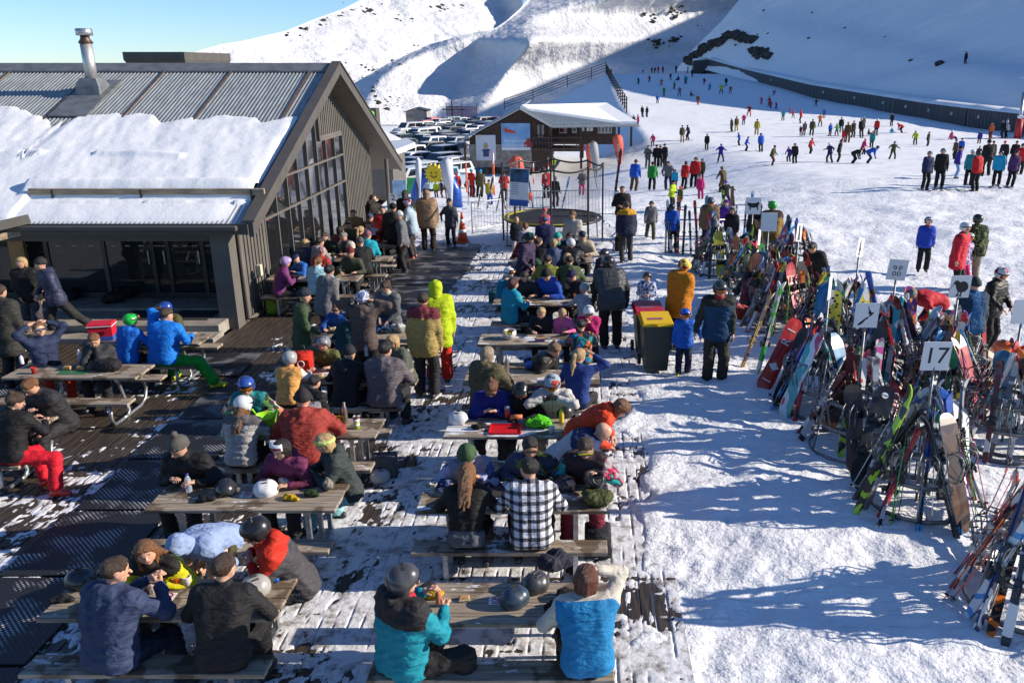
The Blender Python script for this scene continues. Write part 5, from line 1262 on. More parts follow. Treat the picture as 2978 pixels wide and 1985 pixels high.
stand(1805,1186,'person in orange red jacket bending right over with brown hair hanging down',a=350,S=0.98,jacket=J('d2401c',g=0.035,hood='down'),trous=T('302a28'),hair=(HGN,'bob'),lean=50,bend=20,pel=0.84,hp=-30,lh=(-0.12,0.45,0.75),rh=(0.14,0.45,0.72),lf=(-0.12,0.05,0.09),rf=(0.12,0.05,0.09))
# ---- fourth right table
sit(1415,R[4],'n','person in long olive parka with grey blonde hair, back to us',a=66,S=1.0,jacket=J('59533a',hood='down',hoodc=C('383340'),g=0.045),trous=T('3a3d2a'),hair=((0.30,0.22,0.14),'bob'),lean=4,lh=(-0.12,0.35,0.84),rh=(0.2,0.36,0.86))
sit(1685,R[4],'n','person with long blonde ponytail in navy top holding one hand to the face',a=78,S=0.96,jacket=J('223a7c',g=0.014,wr=0.007),hair=(HBL,'pony'),hy=-20,rh=(0.22,0.22,1.28,1.0,0.2,0.1),lean=6)
sit(1612,R[4],'f','person in dark puffer with hair in a bun bending over a lunch',a=330,S=0.98,jacket=J('22211f',kind='puffer',g=0.035),trous=T('6b2d8a',g=0.03),hair=((0.20,0.11,0.05),'bun'),lean=34,bend=16,hp=-14,lh=(-0.12,0.36,0.86),rh=(0.14,0.36,0.88))
# ---- fifth right table
sit(1690,R[5],'n','child in teal, blue and orange chequered ski jacket, back to us',a=96,S=0.80,jacket=J('1c8a8c',kind='floral',pat=(C('17202a'),C('2a5fb8'),C('17202a'),C('c8642a'),C('1f4f50')),g=0.035),trous=T('1c5f68'),hair=(HDK,'short'))
sit(1575,R[5],'f','blond child in black jacket with hand at the mouth',a=268,S=0.80,jacket=J('1a1c20'),hair=(HBL,'short'),lh=(0.0,0.26,1.05),hp=-4,hy=-10,dy=0.05)
sit(1636,R[5],'f','small child in pink jacket with light hair in pigtails',a=262,S=0.76,jacket=J('dd6aa0',hood='down'),hair=(HBL,'short'),hy=20,rh=(-0.02,0.26,1.05),dy=0.05)
sit(1712,R[5],'f','child in white helmet and magenta top sipping from a metal cup',a=265,S=0.86,jacket=J('b41c62',g=0.018),head=('helmet',(0.66,0.66,0.70)),eyewear='shades',hp=-14,hy=14,lh=(-0.04,0.26,1.08),rh=(0.06,0.26,1.06),dy=0.05)
# ---- sixth right table
sit(1492,R[6],'n','person with long dark red hair in turquoise jacket, turned to the right',a=35,S=0.98,jacket=J('1893ae',g=0.032),hair=((0.07,0.02,0.014),'bob'),hy=-18,lh=(-0.02,0.34,0.86),rh=(0.12,0.38,0.84),lean=2)
sit(1482,R[6],'f','person in white helmet and turquoise jacket pointing to the right',a=320,S=0.96,jacket=J('147c9c'),head=('helmet',(0.66,0.66,0.66)),eyewear='goggles_up',lh=(0.28,0.42,1.22,-0.5,0,-1),rh=(0.1,0.35,0.85),dy=0.12)
sit(1590,R[6],'f','person in black beanie and royal blue jacket eating with head down',a=240,S=1.02,wide=1.06,jacket=J('1f4fae',hood='down',g=0.035),head=('beanie',C('15161a')),hp=-18,rh=(0.0,0.24,1.10),lean=16,hy=12)
sit(1664,R[6],'f','person in purple beanie and black puffer jacket holding a yellow lunch box',a=215,S=1.0,jacket=J('1e1d1d',kind='puffer',g=0.045),head=('beanie',C('2c2246')),eyewear='shades',hp=-14,lean=22,lh=(0.0,0.38,0.92),rh=(0.12,0.36,0.90))
# ---- seventh right table
sit(1592,R[7],'n','person in olive yellow jacket with curly brown hair, back to us',a=88,S=1.0,jacket=J('7d7c34',hood='down',g=0.035),hair=(HB,'short'))
sit(1656,R[7],'n','person in dark moss green jacket with short brown hair, back to us',a=85,S=0.98,jacket=J('4a5a34',hood='down',g=0.035),hair=(HB,'short'))
stand(1541,694,'person in dark purple jacket and black teal helmet standing at the table',a=335,S=1.0,jacket=J('3a2d48',g=0.035),trous=T('4c4f42'),head=('helmet',(0.015,0.02,0.02),((0.02,0.3,0.28),(0.02,0.02,0.02))),eyewear='goggles_up',hp=-14,lean=10,rh=(0.2,0.28,0.98),lh=(0.1,0.3,1.0))
sit(1757,R[7],'f','person in matt black helmet and navy jacket holding a sandwich',a=240,S=1.0,jacket=J('242642'),head=('helmet',(0.025,0.025,0.027)),hp=-8,rh=(0.05,0.3,0.98),lh=(-0.08,0.3,0.98),trous=T('3b3e38'),dy=-0.1)
sit(1650,R[7],'f','person with very long blonde hair looking down at a meal',a=268,S=0.94,jacket=J('2a2630'),hair=(HBL,'long'),hp=-26,lean=18)
# ---- eighth right table and the people behind it
sit(1565,R[8],'n','person in black top with dark hair and an orange bag strap',a=70,S=1.02,jacket=J('151517',hemc=C('d87a1a')),hair=(HB,'short'),hy=-30)
sit(1622,R[8],'f','person in bright turquoise beanie and black coat with teal scarf',a=275,S=0.98,jacket=J('1a1a1c',scarf=C('2aa08c')),head=('beanie',C('15a290')),hy=-14)
sit(1658,R[8],'f','person in grey puffer with dark fluffy hood seated beside the turquoise beanie',a=262,S=1.0,jacket=J('3c3c3e',kind='puffer',fur=C('1c1a1a'),g=0.04),hair=(HDK,'bob'),dy=0.1)
sit(1694,R[8],'f','person in navy cap and beige jacket smiling',a=262,S=1.02,jacket=J('b5a58c',g=0.035),head=('cap',C('23263c')),hy=14,dy=0.1)
stand(1585,640,'person in blue headband and navy jacket behind the terrace table',a=95,S=0.97,jacket=J('252a50'),hair=(HGN,'short'),head=('band',C('2b5fc0')))
stand(1583,615,'person in pink quilted jacket and pink hat standing by the trampoline',a=120,S=0.72,jacket=J('d04a70',kind='puffer'),head=('beanie',C('d07880')))
stand(1502,640,'fair haired child in black top and white trousers beside the trampoline legs',a=285,S=0.70,jacket=J('20242c'),trous=T('bdb4b4',g=0.03),hair=(HBL,'short'))
stand(1528,658,'child with brown hair in white and blue jacket by the trampoline legs',a=100,S=0.66,jacket=J('7d86b0',yoke=C('c8c0c0')),hair=(HGN,'bob'))
stand(1665,626,'person with brown curly hair in cream coat in front of the trampoline edge',a=260,S=0.96,jacket=J('b8b0a4'),hair=(HGN,'bob'))
# ---- right edge of the terrace
stand(1768,766,'person in grey quilted puffer jacket and black trousers leaning left, back to us',a=98,S=1.06,wide=1.12,jacket=J('3e4246',kind='puffer',g=0.045,len=0.15,sleeve=C('222224')),trous=T('1b1a1a',g=0.035),hair=(HDK,'bob'),head=('helmet',(0.02,0.02,0.02)),lean=24,bend=10,hy=18,hp=-14,lh=(-0.30,0.30,0.72),rh=(0.3,0.0,0.9),gloves=(0.02,0.02,0.02))
stand(1882,806,'small child in black helmet and zebra patterned blue white jacket facing us',a=266,S=0.70,jacket=J('16204a',kind='zebra',pat=(C('b0c0e0'),C('16204a'),C('c5d0e8')),g=0.035),trous=T('1b1a20'),head=('helmet',(0.03,0.03,0.03)),lh=(-0.06,0.2,1.15),rh=(0.06,0.2,1.15))
stand(1990,776,'person in mustard orange jacket and graphic helmet looking down, turned away',a=40,S=1.04,wide=1.1,jacket=J('c97a10',hood='down',hoodc=C('c8c0c8'),g=0.05,len=0.2),trous=T('1f1c1a',g=0.03),head=('helmet',(0.03,0.03,0.05),((0.5,0.05,0.03),(0.6,0.5,0.1))),hp=-30,rh=(0.06,0.24,0.95),lh=(-0.1,0.24,0.95),gloves=(0.25,0.22,0.2))
stand(1993,916,'child all in bright blue with blue helmet and yellow ski boots holding a hand',a=268,S=0.70,jacket=J('1f62c8',g=0.04),trous=T('16203c',g=0.03),head=('helmet',C('1a52c0')),eyewear='goggles',boots=(0.6,0.6,0.02),lh=(-0.42,0.02,1.02),rh=(0.30,0.05,0.85))
stand(2094,842,'person in black helmet and dark blue and olive jacket holding the child in blue',a=272,S=1.06,jacket=J('1d4262',sleeve=C('2e312c'),yoke=C('232624'),ylim=0.03,g=0.04,len=0.14,scarf=C('a02a2a')),trous=T('36322a',g=0.035),head=('helmet',(0.045,0.047,0.045)),eyewear='goggles',hp=-10,hy=8,rh=(0.40,0.05,0.80),lh=(-0.26,0.1,0.82))
# ---- more of the crowd packed between the tables
sit(880,Wr[2],'n','person in navy puffer with blond hair, back to us near the window',a=80,S=0.95,jacket=J('26304e',kind='puffer'),hair=(HBL,'short'))
sit(1042,Wr[2],'n','person in black jacket and grey beanie at the second window table',a=120,S=0.98,jacket=J('1b1b1d'),head=('beanie',C('55565a')))
sit(985,Wr[1],'n','person in burgundy top with dark bobbed hair by the window',a=60,S=0.96,jacket=J('5c2430'),hair=(HDK,'bob'))
sit(1018,Wr[1],'f','person in moss fleece facing us at the third window table',a=262,S=0.98,jacket=J('4a5236'),hair=(HB,'short'),hp=-8)
sit(1130,Wr[1]-0.1,'f','person in black coat and red scarf at the right end of a window table',a=235,S=0.98,jacket=J('1a1a1c',scarf=C('a02020')),hair=(HDK,'short'))
sit(1032,Wr[0],'f','person in tan jacket against the far window panes',a=268,S=0.98,jacket=J('8a7450'),hair=(HB,'short'))
sit(1122,Wr[0],'f','person in red jacket and black helmet at the farthest window table',a=250,S=0.95,jacket=J('a8242a'),head=('helmet',(0.03,0.03,0.03)))
stand(1112,612,'person in red puffer jacket half hidden among the standing coats',a=280,S=0.96,jacket=J('b02428',kind='puffer'),hair=(HDK,'short'))
stand(1160,628,'person in grey coat and white beanie looking towards the lodge',a=190,S=0.95,jacket=J('6a6c70',g=0.035),head=('beanie',C('c8c4c0')))
sit(1008,Lr[5],'n','person in dark teal hoodie bending over the snack table, back to us',a=75,S=0.96,jacket=J('1e4a50',hood='down'),hair=(HB,'short'),lean=24)
sit(1000,Lr[4],'n','person in black jacket hunched at the table of the red bag, back to us',a=84,S=0.98,jacket=J('1e1e22',hood='down'),head=('beanie',C('20242c')),lean=22)
sit(950,Lr[4],'f','child in olive jacket and grey helmet across from the red bag',a=268,S=0.84,jacket=J('5c5c30'),head=('helmet',(0.2,0.2,0.21)))
sit(1528,R[6],'f','person in charcoal hoodie between the pointing arm and the royal blue jacket',a=275,S=0.94,jacket=J('303036',hood='down'),hair=(HB,'short'),hp=-14)
sit(1530,R[8],'f','person in maroon jacket and black helmet by the trampoline',a=275,S=0.96,jacket=J('6a2028'),head=('helmet',(0.03,0.03,0.03)))
sit(1610,R[8],'n','person in slate blue jacket with fair hair, back to us by the trampoline',a=95,S=0.97,jacket=J('4a5a78',hood='down'),hair=(HBL,'bob'))
sit(1660,R[8],'n','person in black puffer and white helmet, back to us by the trampoline',a=88,S=0.97,jacket=J('202022',kind='puffer'),head=('helmet',(0.6,0.6,0.6)))
sit(1540,R[7],'f','person in forest green jacket behind the purple standing one',a=268,S=0.98,jacket=J('23482e'),head=('beanie',C('202a30')))
sit(1700,R[6],'n','child in white jacket and grey helmet at the right end of the watermelon bag table',a=100,S=0.80,jacket=J('a8acb4',kind='puffer'),head=('helmet',(0.3,0.3,0.32)))
# ================================================================ SKI RACKS, SKIS, SNOWBOARDS, POLES
def text(s,size,parent,M4,mat,name='lettering',ext=0.001):
 c=bpy.data.curves.new(name,'FONT');c.body=s;c.size=size;c.align_x='CENTER';c.align_y='CENTER';c.extrude=ext;c.resolution_u=3
 tmp=bpy.data.objects.new('t',c);COL.objects.link(tmp);me=bpy.data.meshes.new_from_object(tmp.evaluated_get(bpy.context.evaluated_depsgraph_get()));bpy.data.objects.remove(tmp);me.materials.clear();me.materials.append(mat);o=bpy.data.objects.new(name,me);COL.objects.link(o)
 if parent is not None:o.parent=parent
 o.matrix_local=M4;return o
def TM(loc,rx=0,ry=0,rz=0):
 m=Matrix.Rotation(rz,4,'Z')@Matrix.Rotation(ry,4,'Y')@Matrix.Rotation(rx,4,'X');m.translation=Vector(loc);return m
def setmat(o,m,i=0):
 o.material_slots[i].link='OBJECT';o.material_slots[i].material=m
m_ink=M('black_ink',(0.012,0.012,0.013),0.6);m_wink=M('white_ink',(0.75,0.75,0.75),0.5);m_redink=M('red_ink',(0.5,0.02,0.02),0.5)
def rack_meshes():
 o={}
 def ring(r,z,h,t=0.012,n=32):
  mb=MB()
  for k in range(n):
   a=2*math.pi*k/n
   for rr_,zz_ in((r-t,z-h),(r,z-h),(r,z+h),(r-t,z+h)):mb.v.append((rr_*math.cos(a),rr_*math.sin(a),zz_))
  for k in range(n):
   j=(k+1)%n
   for q_ in range(4):mb.f.append((k*4+q_,j*4+q_,j*4+(q_+1)%4,k*4+(q_+1)%4));mb.m.append(0)
  return mb
 o['base_ring']=ring(0.62,0.035,0.028).me('base_ring',m_steel,True);o['middle_ring']=ring(0.50,0.42,0.028).me('middle_ring',m_steel,True);o['top_ring']=ring(0.40,0.76,0.030).me('top_ring',m_steel,True)
 mb=MB();mb.tube([(0.40,0,0.78),(0.44,0,0.80),(0.50,0,0.76),(0.62,0,0.03)],0.012,7);o['rack_leg']=mb.me('rack_leg',m_steel,True)
 mb=MB();mb.tube([(0.39,-0.05,0.78),(0.46,-0.055,0.86),(0.60,-0.055,0.84),(0.63,-0.05,0.78),(0.56,-0.045,0.50)],0.009,6)
 mb.tube([(0.39,0.05,0.78),(0.46,0.055,0.86),(0.60,0.055,0.84),(0.63,0.05,0.78),(0.56,0.045,0.50)],0.009,6);o['slot_hook']=mb.me('slot_hook',m_steel,True)
 mb=MB();mb.tube([(0,0,0),(0,0,2.0)],0.018,8);o['post']=mb.me('post',m_steel,True)
 return o
m_steel_save=m_steel;m_steel=M('rack_steel',(0.20,0.205,0.21),0.5,0.7,var=0.25,vs=20);RM=rack_meshes();m_steel=m_steel_save
def rack(x,y,label,sign=None,sy=2.02,srot=0,tilt=0,n=12):
 z=gz(x,y);t=thing('ski_rack',label,'ski rack',(x,y,z),0,'round galvanised ski racks')
 for k in('base_ring','middle_ring','top_ring'):obj(k,RM[k],t)
 for k in range(6):obj('rack_leg',RM['rack_leg'],t,None,(0,0,k*math.pi/3+0.2))
 for k in range(n):obj('slot_hook',RM['slot_hook'],t,None,(0,0,k*2*math.pi/n))
 if sign:obj('post',RM['post'],t)
 return t
def plate(x,y,z,label,w_=0.33,h_=0.37,rz=0,ry=0,rx=0):
 mb=MB();mb.box((0,0,0),(w_,0.008,h_),bev=0.002)
 o=mb.obj('rack_sign',M('sign_board',(0.72,0.72,0.74),0.45));o.location=(x,y,z);o.rotation_euler=(rx,ry,rz)
 tag(o,label,'sign','square animal and number signs of the ski racks');return o
def decal(poly,par,y=-0.006,s=1.0,ox=0,oz=0,mat=None,name='printed_mark'):
 V=[(ox+p[0]*s,y,oz+p[1]*s)for p in poly];me=mesh_np(name,V,[tuple(range(len(V)))],False,mat or m_ink);return obj(name,me,par)
KIWI=[(-0.42,-0.10),(-0.30,0.22),(-0.22,0.30),(-0.12,0.28),(-0.04,0.20),(0.10,0.26),(0.26,0.20),(0.36,0.05),(0.36,-0.10),(0.26,-0.22),(0.12,-0.26),(0.10,-0.44),(0.20,-0.47),(0.0,-0.47),(0.06,-0.28),(-0.02,-0.24),(-0.06,-0.40),(-0.16,-0.44),(-0.02,-0.44),(-0.10,-0.20),(-0.18,-0.05),(-0.24,0.12),(-0.30,0.12)]
NZN=[(0.02,0.44),(0.06,0.40),(0.10,0.26),(0.16,0.22),(0.16,0.16),(0.26,0.14),(0.32,0.16),(0.24,0.04),(0.14,-0.06),(0.10,-0.04),(0.12,0.06),(0.04,0.10),(0.08,0.18),(0.04,0.30)]
NZS=[(0.08,-0.06),(0.10,-0.12),(-0.02,-0.20),(-0.10,-0.32),(-0.24,-0.44),(-0.36,-0.42),(-0.22,-0.28),(-0.06,-0.14),(0.02,-0.08)]
SHEEP=[(-0.40,0.08),(-0.36,0.20),(-0.22,0.20),(-0.10,0.16),(0.16,0.18),(0.30,0.24),(0.38,0.18),(0.34,0.08),(0.30,0.0),(0.30,-0.26),(0.24,-0.26),(0.22,-0.08),(0.06,-0.12),(-0.14,-0.10),(-0.16,-0.26),(-0.22,-0.26),(-0.24,-0.06),(-0.32,0.02)]
PENG=[(-0.05,0.40),(0.08,0.34),(0.14,0.10),(0.16,-0.30),(0.26,-0.40),(-0.22,-0.40),(-0.14,-0.20),(-0.12,0.12),(-0.16,0.28)]
KEA=[(-0.06,0.42),(0.02,0.30),(0.06,0.0),(0.22,-0.10),(0.10,-0.16),(0.04,-0.34),(0.14,-0.42),(-0.20,-0.42),(-0.08,-0.30),(-0.14,-0.06),(-0.12,0.26)]
RK={}
for key,(px,py),lab in[('17',(2720,1033),'round steel ski rack crammed with skis beneath the number 17 sign'),('nz',(2518,915),'round steel ski rack beneath the island map sign'),('kiwi',(2790,832),'round steel ski rack beneath the long beaked bird sign'),('edge',(2412,835),'round steel ski rack beneath the white sign seen edge on'),('face',(2608,783),'round steel ski rack beneath the carved spiral face sign'),('kea',(2500,718),'round steel ski rack beneath the small tilted bird sign'),('lean',(2323,675),'round steel ski rack beneath the narrow penguin sign'),('blank',(2236,645),'round steel ski rack beneath the blank white sign'),('sheep',(2190,598),'farthest round ski rack beneath the sheep sign'),('right',(2975,905),'round steel ski rack at the right edge beneath the half hidden sign')]:
 q=at(px,py,2.03);RK[key]=(q.x,q.y);rack(q.x,q.y,lab,True)
for key,(px,py),lab in[('front',(2985,1745),'nearest round ski rack at the lower right edge of the picture'),('empty',(2910,1300),'half empty round ski rack behind the number 17 rack'),('mid',(2258,955),'round ski rack where the red snowboard with white print leans'),('mid2',(2385,1010),'round ski rack behind the red maple leaf board'),('mid3',(2560,1120),'round ski rack between the map sign and the spotted yellow board'),('mid4',(2730,1120),'round ski rack in front of the person in teal with a backpack'),('fa',(2085,800),'far round ski rack behind the mustard orange jacket'),('fb',(2300,800),'far round ski rack between the penguin sign and the open snow'),('fc',(2175,880),'round ski rack behind the father in dark blue')]:
 q=at(px,py,0.0);RK[key]=(q.x,q.y);rack(q.x,q.y,lab,False)
def rsign(key,lab,px,py,**k):
 x,y=RK[key];q=aty(px,py,y);return plate(q.x,y-0.03,q.z,lab,**k)
s=rsign('17','white square sign with the number 17',2720,1033,rx=0.12,w_=0.34,h_=0.38);text('17',0.30,s,TM((0.0,-0.006,0.0),rx=math.pi/2),m_ink)
s=rsign('nz','white square sign with a black map of two islands',2518,915,rx=0.1);decal(NZN,s,s=0.33);decal(NZS,s,s=0.33)
s=rsign('kiwi','white square sign with a black long beaked bird',2790,832,rx=0.1,rz=0.05);decal(KIWI,s,s=0.36)
s=rsign('edge','white sign turned almost edge on beside the spotted yellow board',2412,835,rz=1.15,ry=0.1)
s=rsign('face','white sign with a carved spiral face in black',2608,783,rx=0.1,ry=0.08)
for sx in(-1,1):
 mb=MB();pts=[(sx*(0.045+0.034*(1-a/9)*math.cos(a)),-0.006,0.03+0.05*(1-a/9)*math.sin(a))for a in np.linspace(0,8,26)];mb.tube(pts,0.006,4);mb.obj('spiral_mark',m_ink,s)
 mb=MB();pts=[(sx*(0.04+0.028*math.cos(a)),-0.006,-0.07+0.035*math.sin(a))for a in np.linspace(0,6.3,14)];mb.tube(pts,0.006,4);mb.obj('spiral_mark',m_ink,s)
s=rsign('kea','small white sign tilted to the right with a standing bird',2500,718,ry=0.25,rz=0.9);decal(KEA,s,s=0.36)
s=rsign('lean','narrow white sign leaning sideways with a black penguin',2323,675,ry=0.12,rz=1.0);decal(PENG,s,s=0.40)
s=rsign('blank','blank white square sign among the far racks',2236,645,w_=0.36,h_=0.42)
s=rsign('sheep','white square sign with a black sheep',2190,598,w_=0.38,h_=0.42);decal(SHEEP,s,s=0.40)
s=rsign('right','white sign cut off by the right edge of the picture',2975,905,rx=0.1)
s=plate(*(lambda q:(q.x,q.y,q.z))(aty(2208,690,20.0)),'tall thin white sign seen edge on in front of the red snowboard',rz=1.2,ry=0.2)
# --- items
def ski_mesh(L,w,tipw=1.25,t=0.016):
 zs=np.array([0,0.03,0.10,0.3,0.5,0.7,0.86,0.93,0.965,0.99,1.0])*L
 ws=np.array([0.75,0.95,1.08,0.90,0.84,0.92,1.15,1.20,1.0,0.6,0.2])*w/2
 yo=np.array([0.012,0.004,0,0.004,0.007,0.004,0,0.012,0.035,0.060,0.068])
 V=[];F=[]
 for z,ww,y in zip(zs,ws,yo):V+=[(-ww,y,z),(ww,y,z),(ww,y+t,z),(-ww,y+t,z)]
 n=len(zs)
 for i in range(n-1):
  for k in range(4):F.append((i*4+k,i*4+(k+1)%4,i*4+4+(k+1)%4,i*4+4+k))
 F+=[(3,2,1,0),tuple((n-1)*4+k for k in range(4))]
 return mesh_np('ski',V,F)
def gfx(name,cols,horiz=5.0,coat=0.3,diag=0.0,seed=0):
 """printed top sheet: bands of colour along the length"""
 key=('gfx',name)
 if key in _mc:return _mc[key]
 m=bpy.data.materials.new(name);m.use_nodes=True;n=m.node_tree.nodes;l=m.node_tree.links
 b=n['Principled BSDF'];b.inputs['Roughness'].default_value=0.28;b.inputs['Coat Weight'].default_value=coat
 tc=n.new('ShaderNodeTexCoord');mp=n.new('ShaderNodeMapping');mp.inputs['Scale'].default_value=(horiz*(0.4+diag),1,horiz*0.45);mp.inputs['Location'].default_value=(seed*1.7,0,seed*0.9);mp.inputs['Rotation'].default_value=(0,diag,0)
 l.new(tc.outputs['Object'],mp.inputs[0]);nz=n.new('ShaderNodeTexNoise');nz.inputs['Scale'].default_value=1.0;nz.inputs['Detail'].default_value=1.0;l.new(mp.outputs[0],nz.inputs[0])
 cr=n.new('ShaderNodeValToRGB');cr.color_ramp.interpolation='CONSTANT';e=cr.color_ramp.elements
 k=len(cols);e[0].position=0;e[0].color=(*cols[0],1);e[1].position=0.46;e[1].color=(*cols[1],1)
 for i in range(2,k):x=e.new(0.46+0.12*(i-1)/max(k-2,1));x.color=(*cols[i],1)
 l.new(nz.outputs[0],cr.inputs[0]);l.new(cr.outputs[0],b.inputs['Base Color']);_mc[key]=m;return m
W_,K_=(0.62,0.62,0.62),(0.018,0.018,0.02)
SKG={n:gfx('ski_'+n.replace(' ','_'),c,6,seed=i)for i,(n,c)in enumerate({'black and white':(K_,W_,K_),'white and red':(W_,(0.5,0.02,0.02),W_),'blue and black':((0.02,0.10,0.45),K_,(0.05,0.3,0.6)),'lime and black':(K_,(0.35,0.6,0.03),K_),'red and black':((0.45,0.02,0.02),K_,(0.5,0.03,0.02)),'orange and black':(K_,(0.7,0.16,0.02),K_),'silver grey':((0.35,0.36,0.38),(0.12,0.12,0.13),(0.45,0.45,0.46)),'white and blue':(W_,(0.05,0.25,0.55),W_),'brown and gold':((0.12,0.06,0.03),(0.45,0.28,0.06),(0.08,0.04,0.02)),'teal and white':((0.03,0.30,0.33),W_,(0.03,0.3,0.33)),'plain black':(K_,(0.03,0.03,0.032),K_),'green and white':(W_,(0.05,0.45,0.08),W_),'yellow and grey':((0.6,0.5,0.04),(0.2,0.2,0.2),(0.6,0.5,0.04)),'dark wine red':((0.20,0.02,0.03),(0.1,0.02,0.02),W_),'pink and white':((0.65,0.2,0.3),W_,(0.6,0.1,0.3)),'navy and white':((0.02,0.03,0.12),W_,(0.02,0.03,0.12))}.items())}
BDG={n:gfx('board_'+n.replace(' ','_'),c,4,diag=0.6,seed=i+20)for i,(n,c)in enumerate({'black':(K_,(0.03,0.03,0.03),K_),'white':(W_,(0.55,0.55,0.56),W_),'red':((0.42,0.025,0.02),(0.36,0.02,0.02),(0.5,0.05,0.03)),'orange':((0.75,0.20,0.01),(0.62,0.12,0.01),(0.8,0.3,0.02)),'turquoise and pink':((0.04,0.35,0.38),(0.6,0.7,0.72),(0.6,0.06,0.12)),'orange and purple':((0.65,0.17,0.02),(0.16,0.02,0.16),(0.75,0.3,0.03)),'green':((0.03,0.28,0.04),(0.02,0.2,0.03),K_),'yellow':((0.62,0.52,0.03),(0.5,0.45,0.03),W_),'blue':((0.04,0.22,0.42),(0.03,0.15,0.3),(0.1,0.35,0.5)),'dark brown':((0.09,0.045,0.03),(0.06,0.03,0.02),(0.12,0.06,0.03)),'grey patterned':((0.45,0.45,0.46),(0.1,0.1,0.1),(0.6,0.6,0.6)),'teal and purple':((0.03,0.25,0.28),(0.12,0.05,0.25),(0.05,0.3,0.3))}.items())}
SKM=[ski_mesh(1.60,0.075),ski_mesh(1.72,0.090),ski_mesh(1.48,0.070),ski_mesh(1.30,0.066)]
SKL=[1.60,1.72,1.48,1.30]
for me in SKM:me.materials.append(SKG['plain black'])
def binding_me():
 mb=MB();mb.box((0,0.030,0.86),(0.055,0.028,0.12),bev=0.006);mb.box((0,0.058,0.90),(0.062,0.04,0.05),bev=0.008)
 mb.box((0,0.030,0.60),(0.055,0.024,0.16),bev=0.006);mb.box((0,0.065,0.575),(0.055,0.065,0.06),bev=0.01);mb.box((0,0.075,0.53),(0.035,0.03,0.06),bev=0.006)
 mb.box((0,0.022,0.72),(0.045,0.010,0.36));mb.box((0,0.026,0.66),(0.108,0.012,0.03));return mb.me('binding',M('binding_plastic',(0.03,0.03,0.033),0.4,var=0.5,vs=15))
BIM=binding_me();BIW=M('white_binding',(0.5,0.5,0.5),0.4)
def board_mesh(L=1.5,w=0.275,t=0.011):
 ys=np.linspace(-1,1,9);zs=np.concatenate([[0,0.012,0.04,0.09,0.17],np.linspace(0.26,0.74,5),[0.83,0.91,0.96,0.988,1.0]])
 ws=np.array([0.30,0.58,0.84,1.0,1.04,0.97,0.93,0.92,0.93,0.97,1.04,1.0,0.84,0.58,0.30])*w/2
 yo=np.array([0.05,0.044,0.032,0.014,0.002,0,0.003,0.004,0.003,0,0.002,0.014,0.032,0.044,0.05])
 V=[];F=[]
 for z,ww,y in zip(zs*L,ws,yo):V+=[(-ww,y,z),(ww,y,z),(ww,y+t,z),(-ww,y+t,z)]
 n=len(zs)
 for i in range(n-1):
  for k in range(4):F.append((i*4+k,i*4+(k+1)%4,i*4+4+(k+1)%4,i*4+4+k))
 F+=[(3,2,1,0),tuple((n-1)*4+k for k in range(4))]
 fm=[1 if(i%4==0 and i<(n-1)*4)else 0 for i in range(len(F))]
 return mesh_np('deck',V,F,False,[BDG['black'],BDG['black']],fm)
BDM=board_mesh();BDS=board_mesh(1.25,0.25)
def bbind():
 mb=MB();mb.lathe([(0.055,0),(0.055,0.01)],12);mb.v=[(v[0],0.014+v[2],v[1])for v in mb.v]
 mb.box((0,0.03,0),(0.22,0.02,0.10),bev=0.006)
 mb.add([(-0.10,0.02,-0.055),(-0.10,0.02,0.055),(-0.15,0.20,0.045),(-0.15,0.20,-0.045),(-0.115,0.02,-0.055),(-0.115,0.02,0.055),(-0.165,0.20,0.045),(-0.165,0.20,-0.045)],[(0,1,2,3),(7,6,5,4),(0,4,5,1),(1,5,6,2),(2,6,7,3),(3,7,4,0)])
 for x in(-0.03,0.07):mb.tube([(x,0.03,-0.055),(x,0.09,-0.06),(x-0.01,0.13,0),(x,0.09,0.06),(x,0.03,0.055)],0.013,6)
 return mb.me('binding',M('board_binding',(0.025,0.025,0.028),0.5,var=0.4,vs=20),True)
BBM=bbind()
def pole_me():
 mb=MB();mb.tube([(0,0,0),(0,0,1.12)],[0.005,0.008],6);a=mb.me('shaft',m_steel,True)
 mb=MB();mb.tube([(0,0,1.10),(0,0,1.22)],[0.014,0.017],7);mb.tube([(0,0,1.20),(0.05,0.02,1.10),(0.03,0.01,0.98),(0,0,1.17)],0.004,4);b=mb.me('grip',m_black,True)
 mb=MB();mb.lathe([(0.006,0.06),(0.038,0.065),(0.006,0.08)],9);c=mb.me('basket',m_black);return a,b,c
POM=pole_me();PCOL={'black':M('pole_black',K_,0.4),'white':M('pole_white',W_,0.4),'red':M('pole_red',(0.45,0.02,0.03),0.4),'silver':m_steel,'green':M('pole_green',(0.1,0.5,0.06),0.4),'purple':M('pole_purple',(0.25,0.03,0.35),0.4),'orange':M('pole_orange',(0.7,0.12,0.02),0.4)}
def lean_matrix(foot,top,face):
 """z along foot->top, y (top sheet) towards face"""
 foot,top=Vector(foot),Vector(top);z=(top-foot).normalized();f=Vector(face);y=(f-z*f.dot(z)).normalized();x=y.cross(z)
 M4=Matrix((x,y,z)).transposed().to_4x4();M4.translation=foot;return M4
rk=random.Random(12)
def ski_pair(M4,colour,label,group='skis standing in the round racks',k=0,s=1.0,white=False):
 t=thing('pair_of_skis',label,'skis',group=group);t.matrix_world=M4@Matrix.Scale(s,4)
 for q_ in(0,1):
  o=obj('ski',SKM[k],t,(0,0.002 if q_==0 else-0.002,0.0 if q_==0 else 0.015),(0,0,0 if q_==0 else math.pi));setmat(o,SKG[colour])
  b=obj('binding',BIM,o)
  if white:setmat(b,BIW)
 return t
